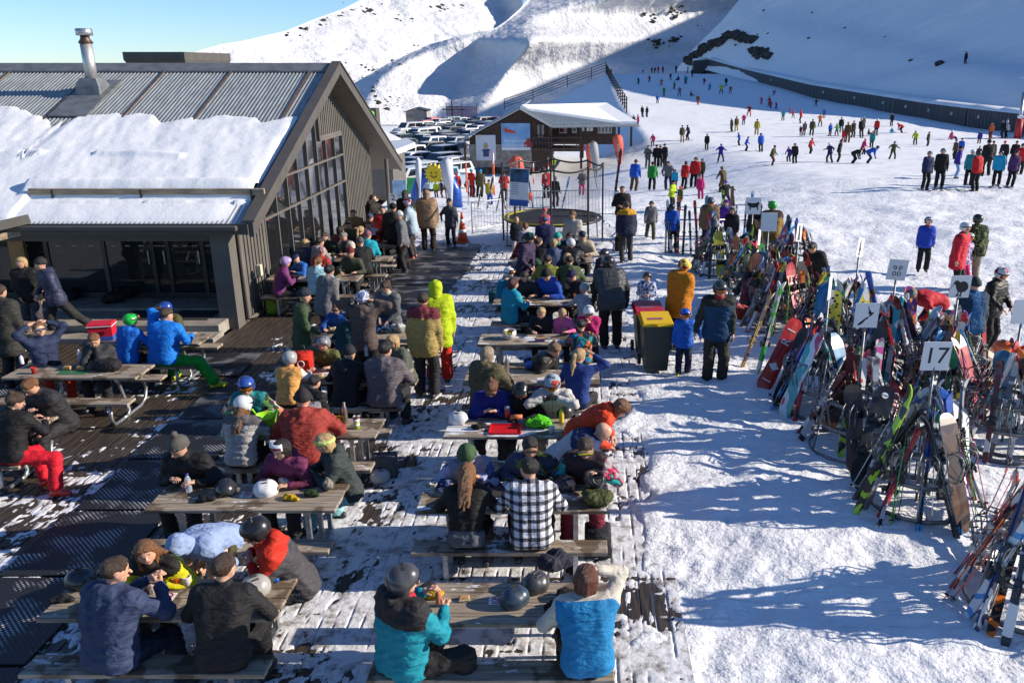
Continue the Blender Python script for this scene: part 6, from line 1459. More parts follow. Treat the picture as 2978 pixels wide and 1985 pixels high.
def snowboard(M4,top,base,label,group='snowboards standing in the round racks',small=False,binds=True,bcol=None):
 t=thing('snowboard',label,'snowboard',group=group);t.matrix_world=M4
 o=obj('deck',BDS if small else BDM,t);setmat(o,BDG[top],0);setmat(o,BDG[base],1)
 L=1.25 if small else 1.5
 if binds:
  for z in(0.34,0.66):
   b=obj('binding',BBM,t,(0,0,L*z),(0,0,0))
   if bcol:setmat(b,bcol)
 return t
def poles(M4,colour,label,group='ski poles standing in the round racks'):
 t=thing('ski_poles',label,'ski poles',group=group);t.matrix_world=M4
 for q_ in(0,1):
  p=obj('pole',POM[0],t,(0.035*(q_*2-1),0,0),(0,0.03*(q_*2-1),0));setmat(p,PCOL[colour]);obj('grip',POM[1],p);obj('basket',POM[2],p)
 return t
RN={'17':'the number 17 rack','nz':'the map sign rack','kiwi':'the bird sign rack','edge':'the edge on sign rack','face':'the spiral face rack','kea':'the tilted sign rack','lean':'the penguin rack','blank':'the blank sign rack','sheep':'the sheep rack','right':'the right edge rack','front':'the nearest rack','empty':'the half empty rack','mid':'the leftmost rack','mid2':'the maple board rack','mid3':'the spotted board rack','mid4':'the teal backpack rack','fa':'the far left rack','fb':'the far right rack','fc':'the rack behind the father'}
QUAD=lambda th:['right side','far right side','far side','far left side','left side','near left side','near side','near right side'][int(((th+math.pi/8)%(2*math.pi))/(math.pi/4))%8]
SKN=list(SKG);BDN=list(BDG)
cfg={'17':21,'nz':19,'kiwi':17,'edge':18,'face':16,'kea':16,'lean':16,'blank':17,'sheep':13,'right':13,'front':19,'empty':5,'mid':18,'mid2':17,'mid3':16,'mid4':15,'fa':15,'fb':14,'fc':16}
for key,n in cfg.items():
 cx,cy=RK[key];used=set()
 for i in range(n):
  th=2*math.pi*(i+rk.uniform(-0.25,0.25))/n+0.13
  if key=='17' and 4.0<th<4.9:continue
  if key=='nz' and 2.6<th<4.4:continue
  rb=rk.uniform(0.70,0.86);rt_=0.43+rk.uniform(-0.04,0.03)
  fx_,fy_=cx+rb*math.cos(th),cy+rb*math.sin(th);fz_=gz(fx_,fy_)-0.015
  th2=th+rk.uniform(-0.25,0.25)
  tp_=(cx+rt_*math.cos(th2),cy+rt_*math.sin(th2),gz(cx,cy)+0.78)
  out=Vector((math.cos(th),math.sin(th),0));side=Vector((-math.sin(th),math.cos(th),0))
  kind=rk.random();where=QUAD(th)+' of '+RN[key]
  dk=key in('17','front','nz','right');sn=['plain black','black and white','blue and black','silver grey','white and red','red and black','white and blue','navy and white','dark wine red']if dk else SKN;bn=['black','grey patterned','white','dark brown']if dk else BDN
  if key in('17','front')and 0.5<kind<0.72 and rk.random()<0.6:kind=0.3
  if kind<0.50:
   c_=rk.choice([c for c in sn if(c,QUAD(th))not in used]or sn);used.add((c_,QUAD(th)))
   ski_pair(lean_matrix((fx_,fy_,fz_),tp_,side if rk.random()<0.45 else out),c_,c_+' skis on the '+where,k=rk.randrange(4),white=rk.random()<0.3)
  elif kind<0.72:
   c_=rk.choice([c for c in bn if('b'+c,QUAD(th))not in used]or bn);used.add(('b'+c_,QUAD(th)))
   flip=rk.random()<0.5
   snowboard(lean_matrix((fx_,fy_,fz_),tp_,out*(1 if flip else-1)),c_,rk.choice(bn),c_+' snowboard on the '+where,small=rk.random()<0.4)
  else:
   c_=rk.choice([c for c in PCOL if('p'+c,QUAD(th))not in used]or list(PCOL));used.add(('p'+c_,QUAD(th)))
   poles(lean_matrix((fx_,fy_,fz_),tp_,side),c_,'pair of '+c_+' ski poles on the '+where)
   # --- the ones that can be told apart
def hero(foot,tip,L,face=None,zt_=None):
 f=at(foot[0],foot[1],0);f.z=gz(f.x,f.y);d=ray(*tip);C0=Vector((0,0,H))
 A=d.dot(d);B=2*d.dot(C0-f);Cc=(C0-f).dot(C0-f)-L*L;dsc=B*B-4*A*Cc
 t=(-B+math.sqrt(max(dsc,0)))/(2*A);t2=(-B-math.sqrt(max(dsc,0)))/(2*A)
 p1,p2=C0+d*t,C0+d*t2
 p=max((p1,p2),key=lambda q:q.y)
 return f,p
def hs(foot,tip,L,colour,label,face=(0,-1,0),k=1,**kw):
 f,p=hero(foot,tip,L);return ski_pair(lean_matrix(f,p,face),colour,label,k=k,**kw)
def hb(foot,tip,L,top,base,label,face=(0,-1,0),**kw):
 f,p=hero(foot,tip,L);return snowboard(lean_matrix(f,p,face),top,base,label,**kw)
b=hb((2215,1140),(2322,925),1.5,'red','red','big red snowboard with white letters and a maple leaf on its base',face=(0.3,1,0.1),binds=False)
LEAF=[(0,0.5),(0.08,0.3),(0.2,0.36),(0.17,0.12),(0.32,0.2),(0.36,0.1),(0.5,0.06),(0.4,-0.06),(0.2,-0.2),(0.22,-0.3),(0.03,-0.26),(0.03,-0.5),(-0.03,-0.5),(-0.03,-0.26),(-0.22,-0.3),(-0.2,-0.2),(-0.4,-0.06),(-0.5,0.06),(-0.36,0.1),(-0.32,0.2),(-0.17,0.12),(-0.2,0.36),(-0.08,0.3)]
decal(LEAF,b,y=-0.004,s=0.20,oz=0.48,mat=m_wink,name='maple_leaf')
for i,ch in enumerate('IRI'):text(ch,0.22,b,TM((0,-0.004,0.20+(0.55+0.24*i if i else 0)),rx=math.pi/2,ry=0.0)@Matrix.Rotation(math.pi/2,4,'Z'),m_wink)
hb((2262,1180),(2345,965),1.45,'black','black','black snowboard with purple bindings in front of the red board',face=(-0.2,-1,0.2),bcol=M('purple_binding',(0.10,0.03,0.22),0.4))
hs((2300,1200),(2380,945),1.72,'brown and gold','worn brown skis leaning right beside the black snowboard')
hs((2325,1282),(2470,1035),1.72,'black and white','black and white skis with a bright red tip slanting right')
hs((2443,1328),(2492,1012),1.72,'lime and black','black skis with lime green and red edges standing left of the board')
hs((2482,1320),(2520,1020),1.72,'white and red','white skis with red and black lettering beside the turquoise tipped board',white=True)
hs((2535,1300),(2560,985),1.72,'pink and white','skis with turquoise and pink pointed tips')
b=hb((2490,1432),(2578,1128),1.5,'black','black','large black snowboard with a round sticker at its tip',face=(-0.25,-1,0.1))
mb=MB();mb.lathe([(0.045,0),(0.045,0.002)],18);mb.v=[(v[0],0.052+v[2],1.36+v[1])for v in mb.v];st=mb.obj('round_sticker',m_wink,b);text('CAN',0.035,st,TM((0,0.056,1.36),rx=-math.pi/2)@Matrix.Rotation(math.pi,4,'Z'),m_ink)
b=hb((2580,1250),(2625,1035),1.5,'red','red','snowboard with a white arrow logo on black and red',face=(0,1,0.1),binds=False)
mb=MB();mb.prism([(-0.105,0.9),(0.105,0.9),(0.12,1.15),(0.11,1.36),(0.07,1.44),(-0.07,1.44),(-0.11,1.36),(-0.12,1.15)],-0.004,-0.002,'y');mb.obj('black_tip_print',m_ink,b)
for p0,p1 in(((0.055,0.98),(-0.055,0.98)),((-0.055,0.98),(-0.055,1.12)),((-0.055,1.12),(0.05,1.12)),((0.05,1.12),(0.05,1.24)),((0.05,1.24),(-0.075,1.24))):
 mb=MB();mb.bar((p0[0],-0.0065,p0[1]),(p1[0],-0.0065,p1[1]),0.028,0.004,upv=(0,1,0));mb.obj('arrow_logo',m_wink,b)
hs((2486,1512),(2665,1112),1.72,'lime and black','long lime green and black skis slanting across the number 17 rack',face=(-1,-0.3,0))
hs((2552,1545),(2645,1245),1.60,'black and white','white edged black skis at the front of the number 17 rack',face=(-1,0,0))
hs((2668,1552),(2712,1190),1.72,'blue and black','blue skis with white bindings at the front of the number 17 rack',face=(-1,-0.2,0),white=True)
hs((2790,1556),(2742,1165),1.72,'blue and black','blue and black skis at the front right of the number 17 rack',face=(1,0,0))
hs((2775,1450),(2800,1120),1.60,'silver grey','silver skis behind the blue pair at the number 17 rack',face=(1,-1,0))
hb((2800,1440),(2795,1165),1.5,'white','white','white snowboard with a red curl standing behind the green poles',face=(0,1,0.1),binds=False)
f,p=hero((2835,1530),(2775,1180),1.2);poles(lean_matrix(f,p,(0,-1,0)),'green','pair of lime green ski poles at the number 17 rack')
for(fx_,tx_,c_,w_)in(((2600,1530),(2635,1290),'black','white edged'),((2700,1540),(2705,1300),'white','blue'),((2860,1480),(2810,1250),'red','silver')):
 f,p=hero(fx_,tx_,1.2);poles(lean_matrix(f,p,(0,-1,0)),c_,'pair of '+c_+' ski poles beside the '+w_+' skis of rack 17')
hb((2640,1035),(2652,830),1.5,'orange and purple','orange and purple','tall snowboard with orange and purple triangles',face=(0,1,0.1),binds=False)
hs((2202,1092),(2275,815),1.72,'green and white','green speckled skis with white tips leaning left of the red board',face=(-1,-0.4,0))
hs((2158,1072),(2240,860),1.60,'brown and gold','brown and yellow skis at the left of the rack cluster',face=(-1,-0.4,0))
b=hb((2415,1075),(2432,785),1.5,'yellow','yellow','yellow snowboard with black giraffe spots',face=(0,1,0.1),binds=False);rs3=random.Random(5)
for i in range(26):
 x,z=rs3.uniform(-0.10,0.10),0.08+i*0.053;mb=MB();mb.add([(x+0.03*math.cos(a)*rs3.uniform(0.7,1.2),-0.004,z+0.026*math.sin(a))for a in np.linspace(0,5.6,6)],[(0,1,2,3,4,5)]);mb.obj('black_spot',m_ink,b)
hb((2395,1010),(2412,778),1.5,'green','green','plain green snowboard behind the spotted yellow one',face=(0,1,0.1),binds=False)
hb((2268,905),(2300,752),1.4,'orange','orange','bright orange snowboard curving out of the far racks',face=(0.2,1,0.1),binds=False)
b=hb((2150,935),(2188,790),1.4,'red','red','red snowboard with a round white emblem and speckled foot',face=(0,1,0.1),binds=False)
mb=MB();mb.tube([(0.05*math.cos(a),-0.004,1.02+0.05*math.sin(a))for a in np.linspace(0,6.28,17)[:-1]],0.008,4,closed=True);mb.obj('ring_emblem',m_wink,b)
hb((2378,915),(2366,740),1.5,'blue','blue','pale blue snowboard beside the bending person in black',face=(0,1,0.1),binds=False)
hb((2510,1110),(2545,945),1.5,'turquoise and pink','turquoise and pink','snowboard with turquoise, white and pink feather pattern',face=(-0.2,1,0.1),binds=False)
hs((2592,1090),(2545,965),1.72,'dark wine red','dark red skis crossing behind the feather pattern board',face=(0,-1,0))
hb((2120,790),(2148,722),1.1,'yellow','yellow','short yellow snowboard with white print on the left of the racks',face=(0,1,0.1),binds=False,small=True)
hs((2060,778),(2062,618),1.72,'dark wine red','tall dark red skis standing upright at the left of the racks',face=(0,-1,0.1))
hs((2043,775),(2038,690),1.3,'red and black','red edged black skis beside the tall dark red pair',face=(0,-1,0),k=3)
hs((2690,1160),(2712,915),1.60,'green and white','white skis with a green triangle by the long beaked bird sign',face=(0,-1,0))
hs((2840,1180),(2795,925),1.72,'white and blue','pale blue and white skis before the teal backpack',face=(0,-1,0))
hs((2862,1130),(2860,895),1.72,'red and black','dark red and gold skis standing upright near the orange helmet',face=(0,-1,0))
hs((2838,1650),(2960,1395),1.60,'silver grey','cream tailed skis with black print at the lower right edge',face=(-1,-0.6,0))
hs((2835,1735),(2950,1440),1.72,'black and white','black and grey skis with white lettering at the lower right',face=(-1,-0.6,0))
t=hs((2880,1838),(2985,1470),1.72,'orange and black','black skis with orange edges and the number 81 at lower right',face=(-0.5,-1,0.2))
text('81',0.05,t,TM((0,0.022,0.32),rx=-math.pi/2)@Matrix.Rotation(math.pi,4,'Z'),M('orange_ink',(0.7,0.15,0.02),0.5))
f,p=hero((2845,1560),(2950,1350),1.2);poles(lean_matrix(f,p,(0,-1,0)),'red','pair of red ski poles slanting at the lower right edge')
f,p=hero((2870,1760),(2970,1480),1.2);poles(lean_matrix(f,p,(0,-1,0)),'black','pair of black ski poles beside the orange edged skis')
hs((2870,1245),(2880,1010),1.72,'brown and gold','wide wooden toned skis leaning against the half empty rack',face=(0,-1,0.1))
m_rail=m_steel
for j,(xa,xb,yy_)in enumerate([(1935,2110,735),(2085,2190,690)]):
 a=at(xa,yy_,0);bq=at(xb,yy_,0);n=0
 t=thing('rail_rack',['low steel rail rack with skis leaning beyond the terrace snow','second steel rail rack behind the tall dark red skis'][j],'ski rack',(a.x,a.y,gz(a.x,a.y)),0)
 Lx=bq.x-a.x
 for x in(0,Lx/2,Lx):mb=MB();mb.tube([(x,0,0),(x,0,1.0)],0.028,8);mb.obj('post',m_rail,t,True)
 mb=MB();mb.tube([(0,0,1.0),(Lx,0,1.0)],0.022,8);mb.obj('rail',m_rail,t,True);mb=MB();mb.tube([(0,0.0,0.5),(Lx,0.0,0.5)],0.018,8);mb.obj('rail',m_rail,t,True)
 u_=0.15
 while u_<Lx:
  c_=SKN[(n*5+j*3)%len(SKN)];x=a.x+u_;f=Vector((x,a.y-0.32,gz(x,a.y-0.32)));p=Vector((x+rk.uniform(-0.1,0.1),a.y-0.03,f.z+1.0))
  pos=['first','second','third','fourth','fifth','sixth','seventh','eighth','ninth','tenth','eleventh','twelfth'][min(n,11)]
  ski_pair(lean_matrix(f,p,(0,-1,0)),c_,c_+' skis, '+pos+' from the left on the '+['nearer','farther'][j]+' rail rack',group='skis leaning on the rail racks',k=n%4);n+=1;u_+=rk.uniform(0.16,0.26)
  # ================================================================ COVERED CONVEYOR, FENCES, HUT
m_tun=M('dark_grey_sheeting',(0.055,0.055,0.058),0.7,var=0.15,vs=1.5,coord='World')
tun=thing('covered_conveyor','long dark covered conveyor tunnel with snow on its roof running down the piste','conveyor',(0,0,0))
tp=[]
for(px,py),pt in zip(TB,TT):
 q=gpt(px,py);t_=q.y;top=aty(px,pt,q.y);tp.append((Vector((q.x,q.y,float(gh(q.x,q.y))-0.4)),top))
def lerp(i,f):return tp[i][0].lerp(tp[i+1][0],f),tp[i][1].lerp(tp[i+1][1],f)
segs=[]
for i in range(len(tp)-1):
 n=2 if i>2 else 1
 for k in range(n):segs.append((lerp(i,k/n),lerp(i,(k+1)/n)))
for j,((a0,a1),(b0,b1))in enumerate(segs):
 d=(b0-a0);d.z=0;d.normalize();nrm=Vector((d.y,-d.x,0));nrm=nrm if nrm.y<0 else-nrm
 g_=d*(0.28 if j in(3,6,9,12)else 0.03);w_=2.6
 mb=MB();V=[]
 for p,q_ in((a0+g_,a1+g_),(b0,b1)):V+=[p,Vector((p.x,p.y,q_.z)),Vector((p.x,p.y,q_.z+0.35))-nrm*w_*0.5,Vector((p.x,p.y,q_.z))-nrm*w_,p-nrm*w_]
 mb.add(V,[(0,1,6,5),(1,2,7,6),(2,3,8,7),(3,4,9,8),(4,3,2,1,0),(5,6,7,8,9)]);o=mb.obj('tunnel_section',m_tun,tun)
 L=(b0-a0-g_).length;n=int(L/(0.6 if j>5 else 1.6))
 mb=MB()
 for k in range(1,n):
  c=(a0+g_).lerp(b0,k/n);tz=a1.z+(b1.z-a1.z)*k/n;c=c+nrm*0.02;mb.bar((c.x,c.y,c.z),(c.x,c.y,tz),0.05,0.05)
 if n>1:r_=mb.obj('ribs',m_tun,o);r_['kind']='stuff'
 c=(a0.lerp(b0,0.5));tz=(a1.z+b1.z)/2;mb=MB();cc_=c+nrm*0.06;h_=tz-c.z-0.4
 mb.bar((cc_.x,cc_.y,tz-0.3*h_),(cc_.x,cc_.y,tz-0.48*h_),0.45,0.03,upv=d);mb.obj('notice',m_white,o)
 Vs=[]
 for p,q_ in((a0+g_*0.5,a1),(b0,b1)):
  for f_,hz in((0.05,0.02),(0.12,0.22),(0.5,0.55),(0.9,0.22),(1.0,0.05)):Vs.append(Vector((p.x,p.y,q_.z+hz))-nrm*w_*f_)
 mb=MB();mb.add(Vs,[(k,k+1,k+6,k+5)for k in range(4)]+[(4,3,2,1,0),(5,6,7,8,9)]);so_=mb.obj('roof_snow',m_rsnow,tun,True)
def hillpt(px,py):
 D=float(DR(np.array([float(px)]),np.array([float(py)]))[0]);d=ray(px,py);k=D/d.y;return Vector((0,0,H))+d*k
rr5=random.Random(8)
def rocks(name,label,pts,n,sp,s0,s1,where=hillpt):
 mb=MB()
 for i in range(n):
  f=rr5.random()*(len(pts)-1);k=int(f);f-=k
  px=pts[k][0]*(1-f)+pts[k+1][0]*f+rr5.gauss(0,sp);py=pts[k][1]*(1-f)+pts[k+1][1]*f+rr5.gauss(0,sp*0.5)
  c=where(px,py);r=rr5.uniform(s0,s1);ph=rr5.random()*6
  V=[]
  for z_,rr_ in((-0.6,0.7),(0.0,1.0),(0.5,0.75),(0.8,0.25)):
   for q_ in range(6):a=q_*math.pi/3+ph;m_=rr5.uniform(0.65,1.25)*r*rr_;V.append((c.x+math.cos(a)*m_*1.4,c.y+math.sin(a)*m_,c.z+z_*r*rr5.uniform(0.7,1.1)))
  mb.add(V,[(l*6+q_,l*6+(q_+1)%6,l*6+6+(q_+1)%6,l*6+6+q_)for l in range(3)for q_ in range(6)]+[(18,19,20,21,22,23)])
 o=mb.obj(name,m_rock);o['kind']='stuff';return o
rocks('rock_outcrop','',[(2003,182),(2030,158),(2060,138),(2100,118),(2132,98)],130,5,0.5,1.5)
rocks('rock_outcrop','',[(2132,98),(2165,112),(2195,118)],70,6,0.5,1.4)
rocks('rock_outcrop','',[(2185,150),(2215,152),(2240,165)],60,8,0.4,1.2)
rocks('scattered_rocks','',[(1990,140),(2300,60),(2620,140),(2900,240)],16,60,0.2,0.7)
def mtpt(px,py):
 D=float(DA(np.array([float(px)]),np.array([float(py)]))[0]);d=ray(px,py);return Vector((0,0,H))+d*(D/d.y)
def vlpt(px,py):
 D=float(DB(np.array([float(px)]),np.array([float(py)]))[0]);d=ray(px,py);return Vector((0,0,H))+d*(D/d.y)
rocks('scattered_rocks','',[(860,95),(1040,25),(1100,70),(1290,25),(1310,30)],60,16,0.8,3.2,mtpt)
rocks('scattered_rocks','',[(1080,30),(1180,110),(1090,180),(1010,200)],130,50,0.5,1.5,mtpt)
rocks('scattered_rocks','',[(1100,250),(1200,200),(1180,280),(1110,300)],110,30,0.25,0.8,vlpt)
rocks('scattered_rocks','',[(1850,70),(1990,20),(1960,120),(1880,130)],40,14,0.3,1.3,vlpt)
def fence(pts,label,nrail=4,hh_=1.5,step=3.0):
 t=thing('snow_fence',label,'fence',(pts[0].x,pts[0].y,pts[0].z));o0=pts[0]
 tot=0;P_=[]
 for a,b in zip(pts[:-1],pts[1:]):
  n=max(1,int((b-a).length/step));P_+=[a.lerp(b,k/n)for k in range(n)]
 P_.append(pts[-1]);m=M('old_timber',(0.05,0.042,0.036),0.9)
 for p in P_:mb=MB();mb.box((p.x-o0.x,p.y-o0.y,p.z-o0.z+hh_/2),(0.18,0.18,hh_+0.4));mb.obj('post',m,t)
 for r_ in range(nrail):
  z=hh_*(0.25+0.75*r_/(nrail-1));mb=MB();mb.tube([(p.x-o0.x,p.y-o0.y-0.1,p.z-o0.z+z)for p in P_],0.08,4);mb.obj('rail',m,t)
 return t
f1=[(1467,318,238),(1550,291,240),(1650,252,240),(1720,228,238),(1762,213,236)]
fence([aty(px,py,Y)for px,py,Y in f1],'dark timber snow fence climbing the ridge behind the hut',hh_=2.6,step=6)
f2=[(1764,213,236),(1778,240,200),(1800,285,160),(1822,325,135)]
fence([aty(px,py,Y)for px,py,Y in f2],'dark timber snow fence running down the edge of the piste',hh_=2.0,step=6)
hut=thing('ski_school_hut','dark brown timber hut with a snowy gable roof, balcony and two big banners','building',(0,0,0))
m_hut=M('brown_weatherboard',(0.060,0.036,0.026),0.75,var=0.2,vs=2,coord='World');m_trim=M('grey_white_trim',(0.45,0.45,0.44),0.6)
HY=80.0
hp_=lambda px,py,Y=HY:aty(px,py,Y)
L0,AP,R0_=hp_(1328,412),hp_(1514,312),hp_(1608,366)
gb=hp_(1500,470).z-0.5;wl,wr_=hp_(1365,400).x,hp_(1598,400).x
mb=MB();yA=lambda x:(L0.z+(x-L0.x)/(AP.x-L0.x)*(AP.z-L0.z)if x<AP.x else AP.z+(x-AP.x)/(R0_.x-AP.x)*(R0_.z-AP.z))-0.25
HL=hp_(1855,365,97).x
mb.prism([(wl,gb),(wr_,gb),(wr_,yA(wr_)),(AP.x,yA(AP.x)),(wl,yA(wl))],HY,HY+14,'y');mb.obj('gable_wall',m_hut,hut)
mb=MB();mb.box(((wl+hp_(1545,440).x)/2,HY-0.06,(gb+hp_(0,420).z)/2),(hp_(1545,440).x-wl+0.1,0.1,hp_(0,420).z-gb));mb.obj('concrete_base',m_conc,hut)
x=wl+0.2
while x<wr_-0.1:
 z0=hp_(0,420).z;mb=MB();mb.box((x,HY-0.03,(z0+yA(x))/2),(0.06,0.05,yA(x)-z0-0.05));mb.obj('siding_batten',m_hut,hut);x+=0.42
bx0,bx1=R0_.x-0.3,hp_(1790,400,84).x;ez=R0_.z
mb=MB();zb_=hp_(1700,412,83.5).z;mb.box(((bx0+bx1)/2,87.5,(zb_+ez)/2-0.1),(bx1-bx0,8,ez-zb_+0.3));mb.obj('main_wall',m_hut,hut)
RXE=hp_(1853,348,82).x
RD=aty(1768,307,86);q4=[Vector((R0_.x,HY-0.8,ez)),Vector((RXE,HY-0.3,ez+0.1)),RD,Vector((AP.x,HY-0.8,AP.z))]
def slab(q_,z0,z1,ins=0.0):
 c_=sum(q_,Vector())/4;q_=[p.lerp(c_,ins)for p in q_];mb=MB();mb.add([p+Vector((0,0,z1))for p in q_]+[p+Vector((0,0,z0))for p in q_],[(0,1,2,3),(7,6,5,4),(0,4,5,1),(1,5,6,2),(2,6,7,3),(3,7,4,0)]);return mb
slab(q4,-0.15,0.05).obj('roof',m_roof,hut);slab(q4,0.055,0.28,0.03).obj('roof_snow',m_rsnow,hut)
slab([RD,q4[3],Vector((AP.x-2,96,AP.z-2)),Vector((RD.x,96,AP.z-2))],-0.15,0.05).obj('rear_roof',m_roof,hut)
mb=MB();mb.add([(L0.x,HY-0.8,L0.z),(AP.x,HY-0.8,AP.z+0.05),(AP.x,HY+15,AP.z+0.05),(L0.x,HY+15,L0.z),(L0.x,HY-0.8,L0.z-0.15),(AP.x,HY-0.8,AP.z-0.12),(AP.x,HY+15,AP.z-0.12),(L0.x,HY+15,L0.z-0.15)],[(0,1,2,3),(7,6,5,4),(0,4,5,1),(1,5,6,2),(2,6,7,3),(3,7,4,0)]);mb.obj('roof',m_roof,hut)
for a,b in((L0,AP),(AP,R0_)):mb=MB();mb.bar((a.x,HY-0.86,a.z-0.1),(b.x,HY-0.86,b.z-0.1),0.10,0.32,upv=(0,1,0));mb.obj('barge_board',m_trim,hut)
mb=MB();mb.bar((R0_.x,HY-0.86,ez-0.02),(RXE,HY-0.36,ez+0.08),0.1,0.3,upv=(0,1,0));mb.obj('gutter',m_trim,hut)
bz=hp_(1640,432,79).z;bx2=hp_(1690,432,79).x
mb=MB();mb.box(((hp_(1548,430).x+bx2)/2,80.4,bz-0.1),(bx2-hp_(1548,430).x,4.2,0.2));mb.obj('balcony_floor',m_hut,hut)
x=hp_(1550,430,78.4).x;xe_=bx2
while x<xe_:
 w_=0.09 if x<hp_(1600,430,78.4).x else 0.07;stp=0.28 if x<hp_(1600,430,78.4).x else 1.1
 mb=MB();mb.box((x,78.35,bz+0.5),(w_,0.06,1.0));mb.obj('baluster',m_hut,hut);x+=stp
for dz in(1.0,0.55):mb=MB();mb.box(((hp_(1550,430,78.4).x+xe_)/2,78.35,bz+dz),(xe_-hp_(1550,430,78.4).x,0.09,0.08));mb.obj('rail',m_hut,hut)
for px in(1602,1352,1690):x=hp_(px,430,78.5).x;z1=(ez if px>1400 else L0.z)-0.1;mb=MB();mb.box((x,78.6,(z1+gb)/2),(0.2,0.2,z1-gb));mb.obj('post',m_hut,hut)
def wnd(px0,py0,px1,py1,Y,fr=m_trim,n=1):
 a,b=hp_(px0,py0,Y),hp_(px1,py1,Y);cx_,cz_=(a.x+b.x)/2,(a.z+b.z)/2;w_,h_=b.x-a.x,a.z-b.z
 mb=MB();mb.box((cx_,Y,cz_),(w_,0.08,h_));o=mb.obj('window_frame',fr,hut)
 for k in range(n):mb=MB();mb.box((a.x+(k+0.5)*w_/n,Y-0.03,cz_),(w_/n-0.16,0.06,h_-0.2));mb.obj('window_pane',m_glassd,o)
wnd(1626,370,1649,388,83.4);wnd(1560,360,1585,402,79.9,m_hut,2);wnd(1663,368,1678,387,83.4);wnd(1738,361,1779,388,83.4,m_trim,4)
for px in(1695,1710,1720):a=hp_(px,376,83.4);mb=MB();mb.box((a.x,83.42,a.z),(0.28,0.04,0.35));mb.obj('notice',m_white,hut)
for px in(1800,1836):x=hp_(px,370,84).x;mb=MB();mb.box((x,84,(ez+zb_)/2-0.3),(0.2,0.2,ez-zb_+0.4));mb.obj('post',m_hut,hut)
bnA=thing('banner','blue hut banner with white lettering and a red figure on it','banner',hp_(1500,398,HY-0.12))
a,b=hp_(1457,360,HY-0.12),hp_(1543,439,HY-0.12);bw,bh=b.x-a.x,a.z-b.z
m_bl=M('banner_blue',(0.10,0.28,0.55),0.5,col2=(0.30,0.50,0.72),vs=0.6)
mb=MB();mb.box((0,0,0),(bw,0.05,bh));mb.obj('banner_sheet',m_bl,bnA)
mb=MB();mb.box((0,-0.03,-bh*0.44),(bw*0.98,0.02,bh*0.09));mb.obj('white_strip',m_white,bnA)
text('We carve the',0.36,bnA,TM((-0.1,-0.035,-0.35),rx=math.pi/2),m_wink);text('best mountains',0.36,bnA,TM((-0.1,-0.035,-0.75),rx=math.pi/2),m_wink)
decal([(-0.5,-0.4),(0.5,-0.4),(0.45,0.1),(0.3,0.3),(0.2,0.6),(-0.1,0.6),(-0.2,0.3),(-0.45,0.1)],bnA,y=-0.035,s=0.8,ox=bw*0.42,oz=-bh*0.25,mat=M('print_red',(0.35,0.03,0.04),0.5),name='printed_figure')
decal([(-0.6,0.0),(-0.3,0.4),(-0.2,0.1),(0.2,0.05),(0.7,-0.15),(0.6,-0.3),(0.1,-0.25),(-0.4,-0.2)],bnA,y=-0.035,s=0.9,ox=-bw*0.22,oz=bh*0.24,mat=M('print_orange_red',(0.5,0.06,0.03),0.5),name='printed_figure')
bnB=thing('banner','white hut banner with a penguin like bird in a blue coat','banner',hp_(1413,430,HY-0.12))
a,b=hp_(1383,396,HY-0.12),hp_(1443,470,HY-0.12);mb=MB();mb.box((0,0,0),(b.x-a.x,0.05,a.z-b.z));mb.obj('banner_sheet',M('banner_white',(0.55,0.60,0.66),0.5),bnB)
decal([(-0.25,-0.5),(0.25,-0.5),(0.3,0.05),(0.5,0.1),(0.25,0.2),(-0.2,0.2),(-0.5,0.05),(-0.28,0.05)],bnB,y=-0.03,s=1.0,oz=-0.3,mat=M('print_navy',(0.03,0.05,0.16),0.5),name='printed_figure')
decal([(-0.22,0),(0.2,0),(0.22,0.35),(0.05,0.55),(-0.2,0.4)],bnB,y=-0.03,s=1.0,oz=-0.05,mat=M('print_tan',(0.40,0.30,0.18),0.5),name='printed_head')
sh=thing('small_hut','small pale hut with dark roof and porch beyond the car park','building',(0,0,0));SY=182
a,b=hp_(1181,348,SY),hp_(1242,330,SY);z0=a.z-1;m_ph=M('pale_weatherboard',(0.38,0.33,0.28),0.7,var=0.1,vs=1)
mx_=(a.x+hp_(1212,0,SY).x)/2;zt_=hp_(0,325,SY).z;za_=hp_(0,315,SY).z;x1_=hp_(1224,0,SY).x
mb=MB();mb.prism([(a.x,z0),(x1_,z0),(x1_,zt_),((a.x+x1_)/2,za_-0.1),(a.x,zt_)],SY,SY+4,'y');mb.obj('wall',m_ph,sh)
mb=MB();mx_=(a.x+x1_)/2;mb.prism([(a.x-0.4,zt_-0.15),(mx_,za_),(b.x+0.2,zt_+0.1),(b.x+0.2,zt_+0.25),(mx_,za_+0.15),(a.x-0.4,zt_)],SY-0.4,SY+4.4,'y');mb.obj('roof',m_frame,sh)
for px in(1190,1207):q=hp_(px,340,SY-0.05);mb=MB();mb.box(tuple(q),(0.9,0.1,0.7));mb.obj('window_pane',m_glassd,sh)
for px in(1230,1241):q=hp_(px,340,SY);mb=MB();mb.box((q.x,SY,z0+1.5),(0.15,0.15,3));mb.obj('porch_post',m_trim,sh)
tb=thing('shed','low dark shed with two snowy roof pitches behind the lodge gable','building',(0,0,0));TY=60
for(pa,pb,pc,pd,zh_,Y)in(((1100,372),(1170,400),(1160,432),(1100,400),0,62),((1128,428),(1205,412),(1207,424),(1150,438),0,56)):
 pass
a,b,c,d=aty(1090,366,66),aty(1165,402,62),aty(1130,414,60),aty(1090,400,60)
mb=MB();mb.add([a,b,c,d]+[p-Vector((0,0,0.25))for p in(a,b,c,d)],[(0,1,2,3),(7,6,5,4),(0,4,5,1),(1,5,6,2),(2,6,7,3),(3,7,4,0)]);mb.obj('roof_snow',m_rsnow,tb)
